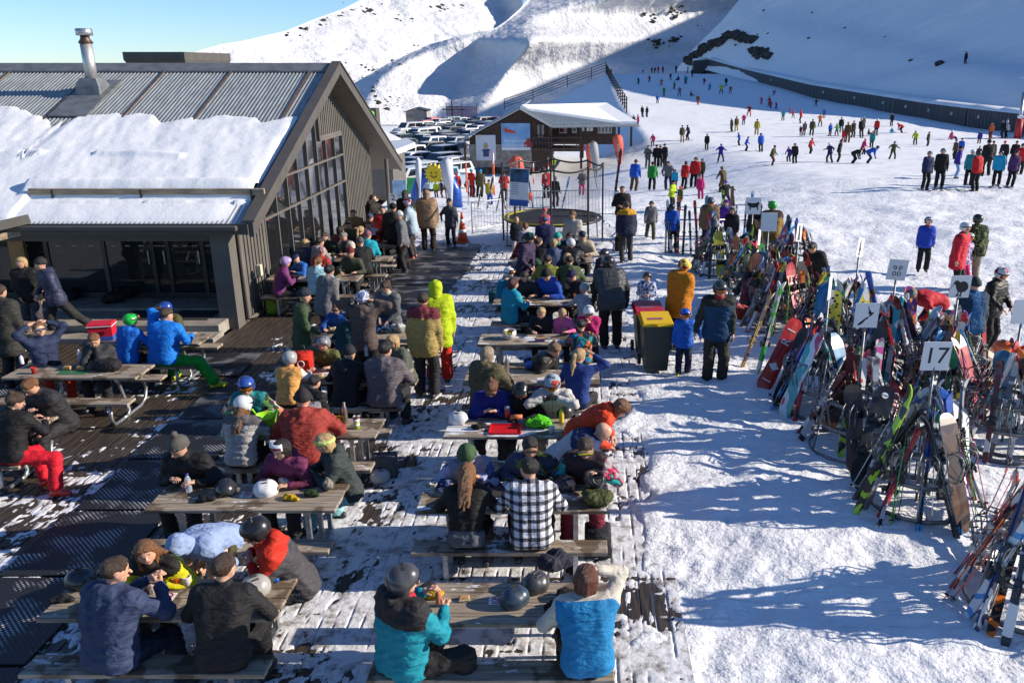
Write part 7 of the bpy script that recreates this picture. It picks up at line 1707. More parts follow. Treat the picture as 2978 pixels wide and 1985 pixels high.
a,b,c,d=aty(1125,412,60),aty(1182,402,60),aty(1207,414,55),aty(1150,436,52)
mb=MB();mb.add([a,b,c,d]+[p-Vector((0,0,0.3))for p in(a,b,c,d)],[(0,1,2,3),(7,6,5,4),(0,4,5,1),(1,5,6,2),(2,6,7,3),(3,7,4,0)]);mb.obj('roof_snow',m_rsnow,tb)
mb=MB();mb.box(((a.x+c.x)/2-1.2,57,c.z-2.2),(c.x-a.x-0.6,4,3.8));mb.obj('wall',m_clad,tb)
# ================================================================ CAR PARK
def car_me(kind):
 L,W2,Hh={'suv':(4.6,0.92,1.72),'sedan':(4.5,0.88,1.45),'ute':(5.1,0.92,1.75),'van':(4.9,0.95,2.0)}[kind]
 y=L/2
 low=[(-y,0.35),(-y,0.75),(-y+0.15,0.95),(-y+1.15,1.05),(y-0.3,1.08),(y,0.9),(y,0.35)]
 cab={'suv':[(-y+1.0,1.03),(-y+1.75,Hh),(y-0.35,Hh-0.03),(y-0.05,1.06)],'sedan':[(-y+1.15,1.0),(-y+1.9,Hh),(y-1.3,Hh),(y-0.6,1.05)],'ute':[(-y+1.1,1.03),(-y+1.8,Hh),(y-1.9,Hh),(y-1.75,1.06)],'van':[(-y+0.6,1.03),(-y+1.4,Hh),(y-0.1,Hh),(y,1.06)]}[kind]
 body=MB();body.prism(low,-W2,W2,'x')
 V=[(-W2+0.04,p[0],p[1])for p in cab[:1]]+[(-W2+0.17,p[0],p[1])for p in cab[1:3]]+[(-W2+0.04,cab[3][0],cab[3][1])]
 V+=[(-v[0],v[1],v[2])for v in V];body.add(V,[(0,1,2,3),(7,6,5,4),(1,0,4,5),(2,1,5,6),(3,2,6,7)])
 g=MB();e=0.012
 def quad(a,b,c,d,off):g.add([Vector(p)+Vector(off)for p in(a,b,c,d)],[(0,1,2,3)])
 def mixp(p,q,f):return Vector(p).lerp(Vector(q),f)
 a,b,c,d=V[0],V[1],V[5],V[4];quad(mixp(a,b,.12),mixp(a,b,.88),mixp(d,c,.88),mixp(d,c,.12),(0,-0.02,0.01))
 a,b,c,d=V[3],V[2],V[6],V[7];quad(mixp(a,b,.15),mixp(a,b,.85),mixp(d,c,.85),mixp(d,c,.15),(0,0.02,0.01))
 for s_,o_ in((0,-e),(4,e)):
  A0,A1,A2,A3=V[s_],V[s_+1],V[s_+2],V[s_+3]
  for f0,f1 in((0.12,0.48),(0.52,0.9)):
   quad(mixp(mixp(A0,A3,f0),mixp(A1,A2,f0),.15),mixp(mixp(A0,A3,f0),mixp(A1,A2,f0),.85),mixp(mixp(A0,A3,f1),mixp(A1,A2,f1),.85),mixp(mixp(A0,A3,f1),mixp(A1,A2,f1),.15),(o_*2,0,0))
 wh=MB();wh.lathe([(0.34,-0.1),(0.34,0.1)],12);wh.v=[(v[2],v[0],v[1])for v in wh.v]
 m_=M('car_paint_white',(0.6,0.6,0.6),0.25,coat=0.5)
 return dict(body=body.me('car_body',m_),glass=g.me('car_windows',m_glassd),wheel=wh.me('wheel',m_dark),L=L,W=W2)
CARS={k:car_me(k)for k in('suv','sedan','ute','van')}
hl_me=MB().box((0,0,0),(0.34,0.05,0.14)).me('headlight',M('headlight',(0.6,0.6,0.6),0.2));pl_me=MB().box((0,0,0),(0.38,0.02,0.12)).me('number_plate',m_white)
PC={'white':(0.62,0.62,0.62),'silver':(0.38,0.39,0.41),'dark grey':(0.08,0.08,0.09),'black':(0.02,0.02,0.025),'dark blue':(0.02,0.04,0.11),'red':(0.35,0.02,0.02),'dark green':(0.02,0.06,0.04),'pale blue':(0.25,0.35,0.42)}
def car(x,y,rz,kind,colour,label,group='cars packed in the car park behind the lodge'):
 m=CARS[kind];t=thing('parked_car',label,'car',(x,y,float(gh(x,y))+0.02),rz,group)
 b=obj('body',m['body'],t);setmat(b,M('car_paint_'+colour.replace(' ','_'),PC.get(colour,(0.1,0.6,0.05)),0.25,0.2,coat=0.5));obj('windows',m['glass'],t)
 for sx in(-1,1):
  obj('headlight',hl_me,t,(sx*(m['W']-0.24),-m['L']/2-0.01,0.78))
  for sy_ in(-1,1):obj('wheel',m['wheel'],t,(sx*(m['W']-0.05),sy_*m['L']*0.3,0.34))
 obj('number_plate',pl_me,t,(0,-m['L']/2-0.015,0.5));return t
rc_=random.Random(21);seen_=set()
rows=[67,72.5,78,83.5,89]+[95+5.6*k for k in range(17)]
ROWN=['nearest row','row behind the nearest','third nearest row','fourth nearest row','fifth nearest row','front row of cars','second row','third row','fourth row','fifth row','sixth row','seventh row','eighth row','ninth row','tenth row','eleventh row','twelfth row','thirteenth row','fourteenth row','fifteenth row','sixteenth row','seventeenth row','last row']
ORD=['first','second','third','fourth','fifth','sixth','seventh','eighth','ninth','tenth','eleventh','twelfth','thirteenth','fourteenth']
for j,y in enumerate(rows):
 t_=y*_cp+(H+5)*_sp
 xl=(np.interp(y,[67,92,120,150,187],[1180,1165,1150,1200,1262])-CX)/FPX*t_;xr_=(np.interp(y,[67,80,92,120,150,187],[1330,1330,1372,1385,1440,1500])-CX)/FPX*t_
 x=xl+rc_.uniform(0,1.2);k=0
 while x<xr_:
  kind=rc_.choice(['suv','suv','sedan','ute','sedan','van' if j>9 else 'suv']);col_=rc_.choice(['white','white','white','white','silver','silver','silver','dark grey','black','dark blue','red' if j>8 else 'silver','dark green','pale blue','black'])
  car(x,y+rc_.uniform(-0.5,0.5),rad(rc_.uniform(-8,8)-32),kind,col_,'%s %s, %s from the left in the %s'%(col_,{'ute':'pickup','suv':'SUV','sedan':'car','van':'van'}[kind],ORD[min(k,13)],ROWN[j]));k+=1
  x+=rc_.uniform(2.75,3.5)
q=gpt(1292,362);t=thing('green_bus','lime green minibus standing out among the far parked cars','minibus',(q.x+0.5,152,float(gh(q.x,152))),rad(60))
mb=MB();mb.box((0,0,2.6),(2.0,5.4,2.2),bev=0.25);mb.obj('body',M('lime_paint',(0.16,0.62,0.05),0.3,coat=0.4),t)
mb=MB();mb.box((0,-0.2,3.0),(2.03,4.2,0.55));mb.obj('windows',m_glassd,t)
for sy_ in(-1.7,1.7):mb=MB();mb.tube([(-1.02,sy_,1.0),(1.02,sy_,1.0)],0.6,12);mb.obj('wheel',m_dark,t)
q=hp_(1084,342,175);t=thing('site_cabin','dark grey cabin at the left edge of the far car park','cabin',(q.x,175,q.z-2.0));mb=MB();mb.box((0,0,1.9),(2.2,3,3.8),bev=0.05);mb.obj('cabin_wall',m_fascia,t);mb=MB();mb.box((0,-1.52,2.2),(1.4,0.04,1.0));mb.obj('window_pane',m_glassd,t)
q=hp_(1316,350,186);t=thing('lift_pylon','dark lift pylon with crossarms behind the parked cars','pylon',(q.x,186,q.z-1));mb=MB();mb.tube([(0,0,0),(0,0,5.0)],0.16,8);mb.obj('mast',m_frame,t)
for dz,w_ in((3.2,5.0),(3.7,3.0)):mb=MB();mb.box((0.3,0,dz),(w_,0.2,0.2));mb.obj('crossarm',m_frame,t)
q=hp_(1300,345,187);qq=hp_(1388,345,187);t=thing('safety_net','reddish see through safety net hung between poles behind the cars','net',(q.x,187,q.z-0.5))
m_net=M('red_netting',(0.45,0.10,0.14),0.8,alpha=0.35);mb=MB();mb.box(((qq.x-q.x)/2,0,1.7),(qq.x-q.x,0.03,2.6));mb.obj('netting',m_net,t)
for x in(0,(qq.x-q.x)*0.5,qq.x-q.x):mb=MB();mb.tube([(x,0,0),(x,0,3.6)],0.07,6);mb.obj('pole',m_frame,t)
q=gpt(2958,402);t=thing('pylon_post','tall grey steel post with a red padded base at the right edge of the piste','pylon',(q.x,q.y,q.z));zt_=aty(2960,268,q.y).z-q.z
mb=MB();mb.tube([(0,0,0),(0,0,zt_)],0.17,12);mb.obj('mast',m_steel,t,True);mb=MB();mb.tube([(0,0,0),(0,0,zt_*0.42)],0.36,14);mb.obj('red_padding',M('red_pad',(0.42,0.03,0.03),0.6),t,True);mb=MB();mb.box((-0.1,-0.3,zt_*0.47),(0.5,0.4,0.3),bev=0.04);mb.obj('control_box',m_white,t)
# ================================================================ PEOPLE ON THE PISTE
Z_=(0,0,-50)
def proto(hat='helmet',skis=True,**pose):
 root=bpy.data.objects.new('person',None);COL.objects.link(root);sk=Skel(**pose)
 person(sk,root,0.030,jacket=dict(col=C('303030'),wr=0.012,g=0.035),trous=dict(col=C('202020'),g=0.028),head=(hat,(0.03,0.03,0.03)),fine=False,boots=(0.06,0.06,0.07),gloves=(0.03,0.03,0.03),hair=(HB,'short')if hat!='helmet' else None)
 if skis:
  for sg in(-1,1):
   mb=MB();a=sk.an[sg];d=sk.ft[sg];c=a+A_(0,0,-0.085);mb.bar(tuple(c-d*0.7),tuple(c+d*0.85),0.09,0.02,upv=(0,0,1));mb.bar(tuple(c+d*0.85),tuple(c+d*0.98+A_(0,0,0.06)),0.08,0.015);mb.obj('ski',M('piste_ski',(0.08,0.08,0.09),0.4),root)
 return root
PR={'a':proto(pel=0.93,lean=3),'b':proto(pel=0.88,lean=14,bend=10,lf=(-0.14,0.0,0.09),rf=(0.14,0.12,0.09),lh=(-0.28,0.35,0.95),rh=(0.28,0.35,0.95)),'c':proto(pel=0.90,lean=6,lf=(-0.28,0,0.09),rf=(0.28,0,0.09),lh=(-0.5,0.15,1.15),rh=(0.5,0.15,1.15)),'d':proto(pel=0.82,lean=60,bend=20,lh=(-0.2,0.5,0.5),rh=(0.2,0.5,0.5)),'e':proto(pel=0.17,lean=-8,lf=(-0.2,0.55,0.10),rf=(0.2,0.5,0.10),lh=(-0.35,-0.2,0.08),rh=(0.35,0.1,0.3)),'f':proto(skis=False,pel=0.90,lean=6,lf=(-0.1,0.28,0.09),rf=(0.12,-0.30,0.14),lh=(-0.3,-0.1,0.85),rh=(0.3,0.2,0.88)),'g':proto('beanie',skis=False,pel=0.93,lean=3,lh=(-0.12,0.25,1.1),rh=(0.12,0.25,1.1)),'h':proto('beanie',skis=False,pel=0.92,lean=5,lf=(-0.16,0.05,0.09),rh=(0.3,0.1,0.85))}
HX=dict(red='c02020',blk='18181a',navy='202a50',blue='1c58c0',teal='1f8a90',olive='4a4a2c',brown='5a4630',grey='6a6a6c',lime='b0cc20',pink='d04a80',mag='c0206a',purp='3a2a90',cyan='1fa0cc',yel='b09a30',tan='a08c60',wht='c8c8cc',orng='d05a20',grn='2a8a3a',maro='6a1c28',lblue='88a8cc',plum='4a2a5c')
ENG=dict(blk='black',mag='magenta',purp='violet',yel='mustard',wht='white',orng='orange',grn='green',maro='maroon',lblue='pale blue',navy='navy')
BG=[];_pu={};_rp=random.Random(9)
def bgp(src,x,y,h,jk,tr,hat,pose,a,where,noski=False):
 ox,oy,k=src;px,py,hp2=ox+x/k,oy+y/k,h/k
 q=gpt(px,py);t_=q.y*_cp+(H-q.z)*_sp
 full={'d':1.25,'e':0.95}.get(pose,1.74);S=hp2*t_/(FPX*0.96)/full;S=min(max(S,0.55),1.12)
 root=dup(PR[pose])if pose in _pu else PR[pose];_pu[pose]=1
 root.location=(q.x,q.y,q.z-0.0+(0.0 if q.y>45 else gz(q.x,q.y)-float(gh(q.x,q.y))));root.rotation_euler=(rad(_rp.uniform(-4,4)),rad(_rp.uniform(-4,4)),rad(a-90+_rp.uniform(-25,25)));root.scale=(S*_rp.uniform(0.92,1.08),S,S)
 hn='helmet' if pose not in 'gh' else 'beanie';cj,ct,ch=(HX[v]for v in(jk,tr,hat));e=lambda v:ENG.get(v,v)
 for c in root.children:
  b=c.name.split('.')[0]
  if b=='jacket':setmat(c,cloth('jacket_fabric',C(cj)))
  elif b=='trousers':setmat(c,cloth('trouser_fabric',C(ct)))
  elif b=='helmet':setmat(c,M('helmet_shell',C(ch),0.35))
  elif b=='beanie':setmat(c,cloth('knit_fabric',C(ch),'knit'));[setmat(d_,cloth('knit_fabric',C(ch),'knit'))for d_ in c.children]
 act={'a':'on skis','b':'knees bent','c':'arms out','d':'bending','e':'sitting','f':'walking','g':'hands together','h':'standing'}[pose]
 sz='child' if S<0.78 else 'person'
 lb='%s, %s jacket, %s trousers, %s %s, %s %s'%(sz,e(jk),e(tr),e(hat),hn,act,where);BG.append((lb,root));tag(root,lb,'person','skiers and onlookers on the snow');return root
SA,SB,SD,SE=(1978,0,2.34),(1000,0,2.34),(1740,400,3.92),(1160,300,3.92)
nt_,tn,um,lm,cg,rg,ln_='near the tunnel top','by the tunnel wall','on the upper piste','on the middle piste','in the ski school cluster','in the right hand group','on the lower piste'
for r_ in[(SA,52,500,45,'teal','navy','blk','a',200,nt_),(SA,82,525,50,'blk','blk','blk','a',90,nt_),(SA,38,575,55,'teal','blk','blk','c',250,nt_),(SA,160,502,36,'blk','blk','grey','e',200,nt_),(SA,163,578,45,'maro','pink','blk','b',240,nt_),(SA,313,588,55,'blk','teal','blk','a',260,um),(SA,278,640,65,'lime','blk','wht','c',265,um),(SA,75,658,35,'olive','olive','tan','e',10,um),(SA,122,712,62,'brown','red','blk','a',270,um),(SA,632,652,35,'mag','navy','blk','d',0,um),(SA,555,712,55,'pink','mag','wht','b',200,um),(SA,607,725,65,'red','red','blk','b',200,um),(SA,620,735,50,'maro','blk','blk','b',210,um),(SA,655,743,50,'mag','purp','blk','b',210,um),(SA,923,728,52,'maro','navy','blk','c',250,tn),(SA,467,792,72,'maro','red','blk','c',240,um),(SA,748,775,46,'red','blue','red','c',180,lm),(SA,768,806,52,'red','blk','red','c',250,lm),(SA,818,840,88,'red','blk','red','c',175,lm),(SA,352,895,82,'olive','blk','teal','a',200,lm),(SA,385,892,92,'brown','yel','grn','h',120,lm),(SA,520,920,100,'yel','tan','blk','h',80,lm),(SA,840,922,88,'grey','maro','blk','a',230,lm),(SA,820,922,60,'maro','maro','pink','a',100,lm),(SA,893,925,105,'olive','blk','grey','h',90,lm),(SA,1017,925,82,'blue','blk','red','a',270,cg),(SA,1065,925,78,'grn','navy','blk','c',100,cg),(SA,1095,905,100,'blk','grey','blk','h',270,cg),(SA,1110,970,85,'red','red','tan','a',90,cg),(SA,1137,970,132,'brown','brown','yel','h',70,cg),(SA,1172,937,108,'blk','blk','grey','h',270,cg),(SA,1235,935,118,'blk','blk','tan','a',110,cg),(SA,1250,870,70,'grey','blk','wht','a',270,cg),(SA,1330,922,105,'red','blk','wht','a',250,cg),(SA,1285,920,38,'brown','maro','blk','e',0,cg),(SA,1437,860,85,'blk','blk','blk','h',200,tn),(SA,1440,907,36,'cyan','wht','wht','e',10,tn),(SA,1510,905,64,'red','blk','red','d',180,tn),(SA,1680,1000,95,'blk','blk','blk','a',300,'mid right'),(SA,1845,952,58,'pink','navy','wht','e',0,'mid right'),(SA,2110,945,100,'orng','maro','olive','a',200,'under the tunnel end'),(SA,2195,940,115,'blk','blk','grey','b',160,'under the tunnel end'),(SA,2222,938,110,'wht','blk','wht','b',160,'under the tunnel end'),(SA,2325,935,90,'plum','plum','blk','h',200,'by the steel post'),(SA,12,970,110,'olive','tan','blk','h',270,'left of the middle piste'),(SA,55,953,98,'navy','blk','navy','b',200,'left of the middle piste'),(SA,403,990,82,'blue','blk','blk','c',190,ln_),(SA,443,1028,95,'blue','blk','navy','b',340,ln_),(SA,550,1033,118,'blue','blk','navy','a',90,ln_),(SA,275,1108,122,'purp','blk','purp','c',90,ln_),(SA,620,1128,135,'olive','maro','blk','b',350,ln_),(SA,742,1105,105,'purp','blk','pink','b',240,ln_),(SA,780,1117,132,'blk','blk','blk','a',260,ln_),(SA,1017,1110,130,'navy','blk','wht','c',190,ln_),(SA,1070,1108,148,'blk','blk','blk','a',350,ln_),(SA,1170,1117,105,'blk','blk','blk','d',20,ln_),(SA,1240,1060,112,'mag','blk','mag','b',10,ln_),(SA,1272,1115,115,'blue','navy','navy','d',350,ln_),(SA,1440,1090,122,'olive','blk','blk','c',270,ln_),(SA,20,1290,180,'red','blk','blk','a',80,'of the red pair'),(SA,88,1278,195,'red','blk','blk','a',265,'of the red pair'),(SA,140,1240,150,'olive','blk','blk','a',270,'beside the red pair'),(SA,290,1312,168,'brown','brown','brown','b',100,'near the magenta child'),(SA,140,1360,150,'mag','mag','pink','a',250,'on the lower piste'),(SA,1660,1295,245,'navy','blk','grey','a',290,rg),(SA,1757,1282,250,'blk','blk','grey','a',268,rg),(SA,1870,1215,205,'purp','lblue','blk','h',350,rg),(SA,1868,1090,130,'brown','blk','brown','h',200,rg),(SA,1955,1265,230,'teal','blk','wht','a',265,rg),(SA,2005,1305,255,'red','blk','blk','a',100,rg),(SA,2080,1200,232,'blk','blk','blk','h',90,rg),(SA,2120,1120,150,'blk','blk','blk','h',265,rg),(SA,2145,1275,225,'cyan','blk','blk','a',268,rg),(SA,2200,1125,155,'blk','blk','red','h',240,rg),(SA,2238,1280,230,'plum','blk','blk','a',255,rg),(SA,2258,1125,155,'blk','blk','blk','h',280,rg),(SA,2020,1110,110,'maro','blk','brown','h',260,rg),(SB,2007,578,48,'blk','blk','blk','b',200,'upper left of piste'),(SB,2178,657,62,'grn','grey','grey','g',260,'upper left of piste'),(SB,2283,660,64,'grey','grey','blk','c',250,'upper left of piste'),(SB,2133,706,60,'blue','navy','navy','b',260,'upper left of piste'),(SB,2035,798,72,'blk','blk','blk','h',250,'behind the hut'),(SB,2063,798,68,'navy','navy','navy','h',200,'behind the hut'),(SB,2004,862,75,'pink','maro','blk','g',200,'at the hut corner'),(SB,1975,862,72,'blk','blk','brown','h',100,'at the hut corner'),(SB,2222,545,44,'navy','navy','red','b',250,nt_),(SB,2275,548,34,'blk','blk','blk','e',200,nt_),(SB,2328,576,56,'teal','navy','blk','a',100,nt_),(SB,2095,498,38,'maro','maro','blk','h',270,'on the skyline'),(SB,2115,498,38,'blk','blk','blk','h',90,'on the skyline'),(SB,2137,497,42,'red','maro','blk','h',250,'on the skyline'),(SB,2170,497,42,'navy','blk','blk','h',270,'on the skyline'),(SB,2262,495,50,'blk','blk','blk','a',270,'on the skyline'),(SB,1820,508,36,'brown','blk','blk','g',270,'by the ridge fence'),(SB,2030,500,24,'blue','blue','navy','d',0,'on the skyline'),(SA,200,618,50,'cyan','blk','blk','b',250,um),(SA,340,640,52,'red','navy','wht','c',230,um),(SA,700,820,70,'teal','blk','blk','b',260,lm),(SA,950,860,80,'orng','blk','blk','c',260,lm),(SA,430,850,72,'mag','blk','wht','b',250,lm),(SA,980,800,60,'blue','blk','red','b',240,lm),(SA,1600,990,96,'lime','blk','blk','b',250,'mid right'),(SA,1300,1010,108,'teal','blk','blk','a',240,ln_),(SA,880,1050,110,'red','blk','blk','b',300,ln_),(SA,180,1020,100,'blk','blk','blk','a',260,'left of the middle piste'),(SA,1900,1080,130,'blue','blk','blk','h',250,rg),(SA,2300,1190,200,'red','blk','blk','a',270,rg),(SA,2030,985,90,'purp','blk','blk','h',240,'under the tunnel end'),(SB,2080,560,44,'red','blk','blk','b',250,nt_),(SB,2160,590,50,'orng','navy','blk','c',260,nt_),(SB,2250,610,52,'grn','blk','blk','b',240,nt_),(SB,2103,998,85,'pink','grey','blue','b',265,'right of the hut'),(SB,2065,1142,142,'grey','grey','brown','g',280,'right of the flags'),(SB,2128,1136,142,'blk','blk','blk','h',260,'right of the flags'),(SB,2148,1138,138,'blk','blk','grey','h',80,'right of the flags'),(SB,2188,1135,145,'blk','blk','blk','g',200,'right of the flags'),(SD,400,612,355,'blue','brown','brown','h',90,'holding a yellow board'),(SD,612,605,305,'grn','blk','blk','h',90,'left on lower piste'),(SD,800,595,320,'grey','navy','blk','b',280,'behind the lime jacket'),(SD,872,600,220,'cyan','navy','navy','a',260,'behind the lime jacket'),(SD,825,850,320,'lime','blk','blk','g',300,'facing a small child'),(SD,918,842,245,'olive','navy','red','a',200,'beside the lime jacket'),(SD,590,1172,430,'grey','olive','brown','f',300,'past the barrier'),(SD,1450,800,290,'blk','blk','blue','c',265,'behind far racks'),(SD,850,1310,520,'blue','blk','blk','a',90,'between the rail racks'),(SE,685,1078,262,'red','blk','red','a',100,'in the learner area'),(SE,835,1075,300,'red','maro','cyan','g',60,'in the learner area'),(SE,922,1080,300,'olive','blk','cyan','h',90,'in the learner area'),(SE,1040,1145,270,'yel','blue','navy','a',265,'in the learner area'),(SE,430,1072,165,'lime','blk','red','a',265,'under the yellow sun arch'),(SE,1568,785,185,'blue','navy','orng','a',100,'below the balcony'),(SE,1758,788,180,'lime','blue','navy','b',100,'below the balcony'),(SE,2083,630,185,'maro','blk','blk','a',260,'at the foot of the hut'),(SE,1200,1130,310,'red','blk','blk','g',80,'behind the poster'),(SE,1685,1090,310,'red','blk','teal','a',100,'through the net'),(SE,1785,1185,320,'blk','blk','grey','h',90,'through the net'),(SE,2080,1050,270,'grey','pink','orng','g',250,'behind the net'),(SE,1215,720,165,'brown','brown','lime','h',90,'below the hut banner'),(SE,500,1080,190,'blk','maro','brown','h',200,'under the yellow sun arch')]:bgp(*r_)
q=hillpt(2808,186);root=dup(PR['h']);root.location=q;root.scale=(1.0,1.0,1.0);tag(root,'lone black figure standing on the shaded hillside at upper right','person')
for c in root.children:
 if c.name.startswith(('jacket','trousers','beanie')):setmat(c,cloth('jacket_fabric',C('141416')))
from collections import defaultdict
_g=defaultdict(list)
for lb,o in BG:_g[lb].append(o)
for lb,os_ in _g.items():
 if len(os_)>1:
  os_.sort(key=lambda o:o.location.x/o.location.y)
  for k,o in enumerate(os_):o['label']=['leftmost ','second ','third ','fourth '][k]+lb if k<len(os_)-1 else 'rightmost '+lb
  # ---- nearer people among the racks, with full detail
stand(2700,645,'child in black helmet, white goggles and royal blue jacket standing on the open snow',a=262,S=0.84,jacket=J('2347b8',g=0.035,scarf=C('9a2a30')),trous=T('1c1c20',g=0.03),head=('helmet',(0.03,0.03,0.03)),eyewear='wgoggles')
stand(2808,664,'person in white helmet and long red jacket with green collar walking away',a=318,S=1.02,jacket=J('c81e34',g=0.045,len=0.24,scarf=C('1f6a30')),trous=T('18181a',g=0.03),head=('helmet',(0.6,0.6,0.62)),eyewear='goggles')
stand(2820,692,'child in pink zebra suit beside the long red jacket',a=300,S=0.80,jacket=J('d8d0dc',kind='zebra',pat=(C('a8408a'),C('d8d0dc'),C('4a3a80'))),trous=T('c02070'),head=('helmet',(0.6,0.6,0.62)),eyewear='goggles')
stand(2843,640,'person in dark green helmet and camouflage jacket with beige trousers',a=85,S=1.05,jacket=J('2a3426',kind='camo',pat=(C('1c2018'),C('6a7a3a'),C('10120e')),g=0.04),trous=T('8f8874',g=0.03),head=('helmet',C('1c2a1c')),gloves=(0.02,0.02,0.02))
stand(2912,800,'person in black fur collared jacket and red white helmet steadying grey skis',a=305,S=0.98,jacket=J('201c1a',kind='puffer',fur=C('8a7448'),g=0.04),trous=T('1a1a1a'),head=('helmet',(0.03,0.03,0.03),((0.5,0.04,0.05),(0.6,0.6,0.6))),eyewear='goggles',hp=-12,rh=(0.25,0.35,1.05),lh=(-0.15,0.3,1.0))
stand(2834,830,'person in teal knitted beanie and blue jacket with backpack behind the bird sign',a=95,S=1.0,jacket=J('1c5a8c',g=0.04,side=C('16324a')),head=('beanie',C('23363c')))
stand(2655,858,'person in red jacket bent far over into the racks',a=200,S=1.0,jacket=J('c22834',g=0.04,hood='down'),trous=T('2a2a2e'),hair=(HGR,'short'),lean=68,bend=24,pel=0.82,hp=-20,lh=(-0.15,0.5,0.55),rh=(0.15,0.5,0.55))
stand(2362,722,'person with dark hair in black jacket leaning over the racks',a=225,S=1.02,jacket=J('1c1d1f',g=0.035),trous=T('222224'),hair=(HDK,'short'),lean=26,bend=18,hp=-18)
stand(2246,600,'person in bright green helmet and brown and tan jacket, back to us behind the racks',a=90,S=1.05,wide=1.1,jacket=J('8a6a30',yoke=C('33281c'),ylim=-0.02,g=0.045,len=0.2),head=('helmet',C('2a9a2a')),eyewear='goggles_up')
stand(2206,604,'person in dark hood holding a lime green item behind the sheep sign',a=262,S=1.0,jacket=J('2c2622',hood='up',g=0.04))
stand(2066,588,'person in charcoal helmet and camel jacket looking down over the racks',a=268,S=1.0,jacket=J('7a6248',g=0.04),head=('helmet',(0.06,0.07,0.08)),eyewear='goggles',hp=-22,lean=10)
stand(2112,592,'child in violet hooded suit behind the far racks',a=262,S=0.78,jacket=J('5a2a90',hood='up',scarf=C('2a8a70')))
stand(2130,612,'child in black helmet with white stripe behind the far racks',a=250,S=0.80,jacket=J('1a1a22'),head=('helmet',(0.03,0.03,0.03),((0.5,0.5,0.5),(0.03,0.03,0.03))))
stand(1810,552,'person in dark brown jacket carrying skis upright beyond the barrier',a=268,S=1.0,jacket=J('2c2420',g=0.03),trous=T('1c1b1b'),hair=(HB,'short'),rh=(0.1,0.22,1.15))
stand(1822,598,'person with navy backpack and yellow hood behind the steel barrier',a=100,S=1.0,jacket=J('1f2540',yoke=C('c8921c'),hood='down',hoodc=C('c8921c'),g=0.045),trous=T('3a3a38'),hair=(HB,'short'))
a_=at(1786,585,1.0);f_=Vector((a_.x,a_.y,1.0));ski_pair(lean_matrix(f_,f_+Vector((0.12,0.0,1)),(0,-1,0)),'dark wine red','dark skis held upright by the person beyond the barrier',group='skis carried in the hand',k=1)
# ================================================================ THINGS ON THE TABLES AND AROUND
TZ=0.751
def lump(px,py,z,r,h,col,name,label,cat,sx=1.0,n=7,seed=0,tall=0.7,wr=0.02,mat=None,y=None):
 q=at(px,py,z)if y is None else aty(px,py,y);rs4=random.Random(seed+int(px));pr=[]
 for i in range(n):
  a=rs4.random()*6.3;d=rs4.random()**0.5*r*0.6
  p=A_(math.cos(a)*d*sx,math.sin(a)*d,rs4.uniform(0.3,tall)*r);p2=p+A_(rs4.uniform(-1,1)*r*0.5*sx,rs4.uniform(-0.4,0.4)*r,rs4.uniform(-0.1,0.3)*r*tall)
  pr.append((p,p2,r*0.42,r*0.34))
 V,F=grow(pr,r*0.25,h,[(A_(0,0,0.0),A_(0,0,-1.0))]);V=V+vnormals(V,F)*wrinkle(V,wr,7/r,seed)[:,None];V[:,2]=np.maximum(V[:,2],0.0)
 o=obj(name,mesh_np(name,V,F,True,mat or cloth(name+'_fabric',C(col))),None,(q.x,q.y,z if y is None else q.z));return tag(o,label,cat)
def helm(px,py,col,rz,label,z=TZ,up=False,lin=(0.03,0.03,0.03)):
 q=at(px,py,z);t=thing('ski_helmet',label,'helmet',(q.x,q.y,z+(0.0 if not up else 0.155)),rad(rz),'helmets put down on tables and ground')
 pr=[(A_(0,-0.03,0.05),A_(0,0.022,0.055),0.118,0.108),(A_(-0.07,-0.015,0.01),A_(-0.066,-0.012,0.06),0.034,0.05,0.03),(A_(0.07,-0.015,0.01),A_(0.066,-0.012,0.06),0.034,0.05,0.03)]
 cut=[(A_(0,0,-0.005),A_(0,0,-1.0)),(A_(0,0.012,0.0),np.array([0.080,0.100,0.10]),0.09),(A_(0,0.125,-0.005),np.ones(3)*0.06,0.06)]
 h=obj('shell',mesh_np('shell',*grow(pr,0.04,0.010,cut),True,M('helmet_shell',col,0.3,var=0.04,vs=8,coat=0.3)),t)
 if up:h.rotation_euler=(math.pi,0,0);
 ln=obj('lining',mesh_np('lining',*grow([(A_(0,-0.02,0.05),A_(0,0.02,0.055),0.098,0.094)],0.01,0.014,[(A_(0,0,0.01),A_(0,0,-1.0)),(A_(0,0.0,0.0),np.array([0.07,0.085,0.09]),0.08)]),True,M('helmet_lining',lin,0.9)),h)
 for sx in(-0.045,0.0,0.045):
  mb=MB();mb.box((sx,-0.005,0.170-abs(sx)*0.3),(0.016,0.06,0.012),bev=0.003);mb.obj('vent',m_black,h)
 mb=MB();mb.tube([(-0.085,0.0,0.01),(-0.06,0.06,0.004),(0.06,0.07,0.004),(0.085,0.0,0.01)],0.006,5);mb.obj('chin_strap',m_black,h);return t
def lathe_item(px,py,prof,mats,name,label,cat,z=TZ,extra=(),group=None,rx=0):
 q=at(px,py,z);t=thing(name,label,cat,(q.x,q.y,z),0,group)
 if rx:t.rotation_euler=(rx,0,0.6);t.location.z+=0.04
 parts=[(n,p,m)for n,p,m in prof]
 for n_,p,m in parts:mb=MB();mb.lathe(p,14);mb.obj(n_,m,t,True)
 return t
m_cup=M('paper_cup',(0.68,0.68,0.70),0.6);m_cof=M('coffee',(0.10,0.05,0.02),0.3);m_clear=M('clear_plastic',(0.55,0.62,0.70),0.1,alpha=0.45);m_foil=M('crumpled_foil',(0.6,0.6,0.62),0.25,0.9,bump=1.0,bs=60)
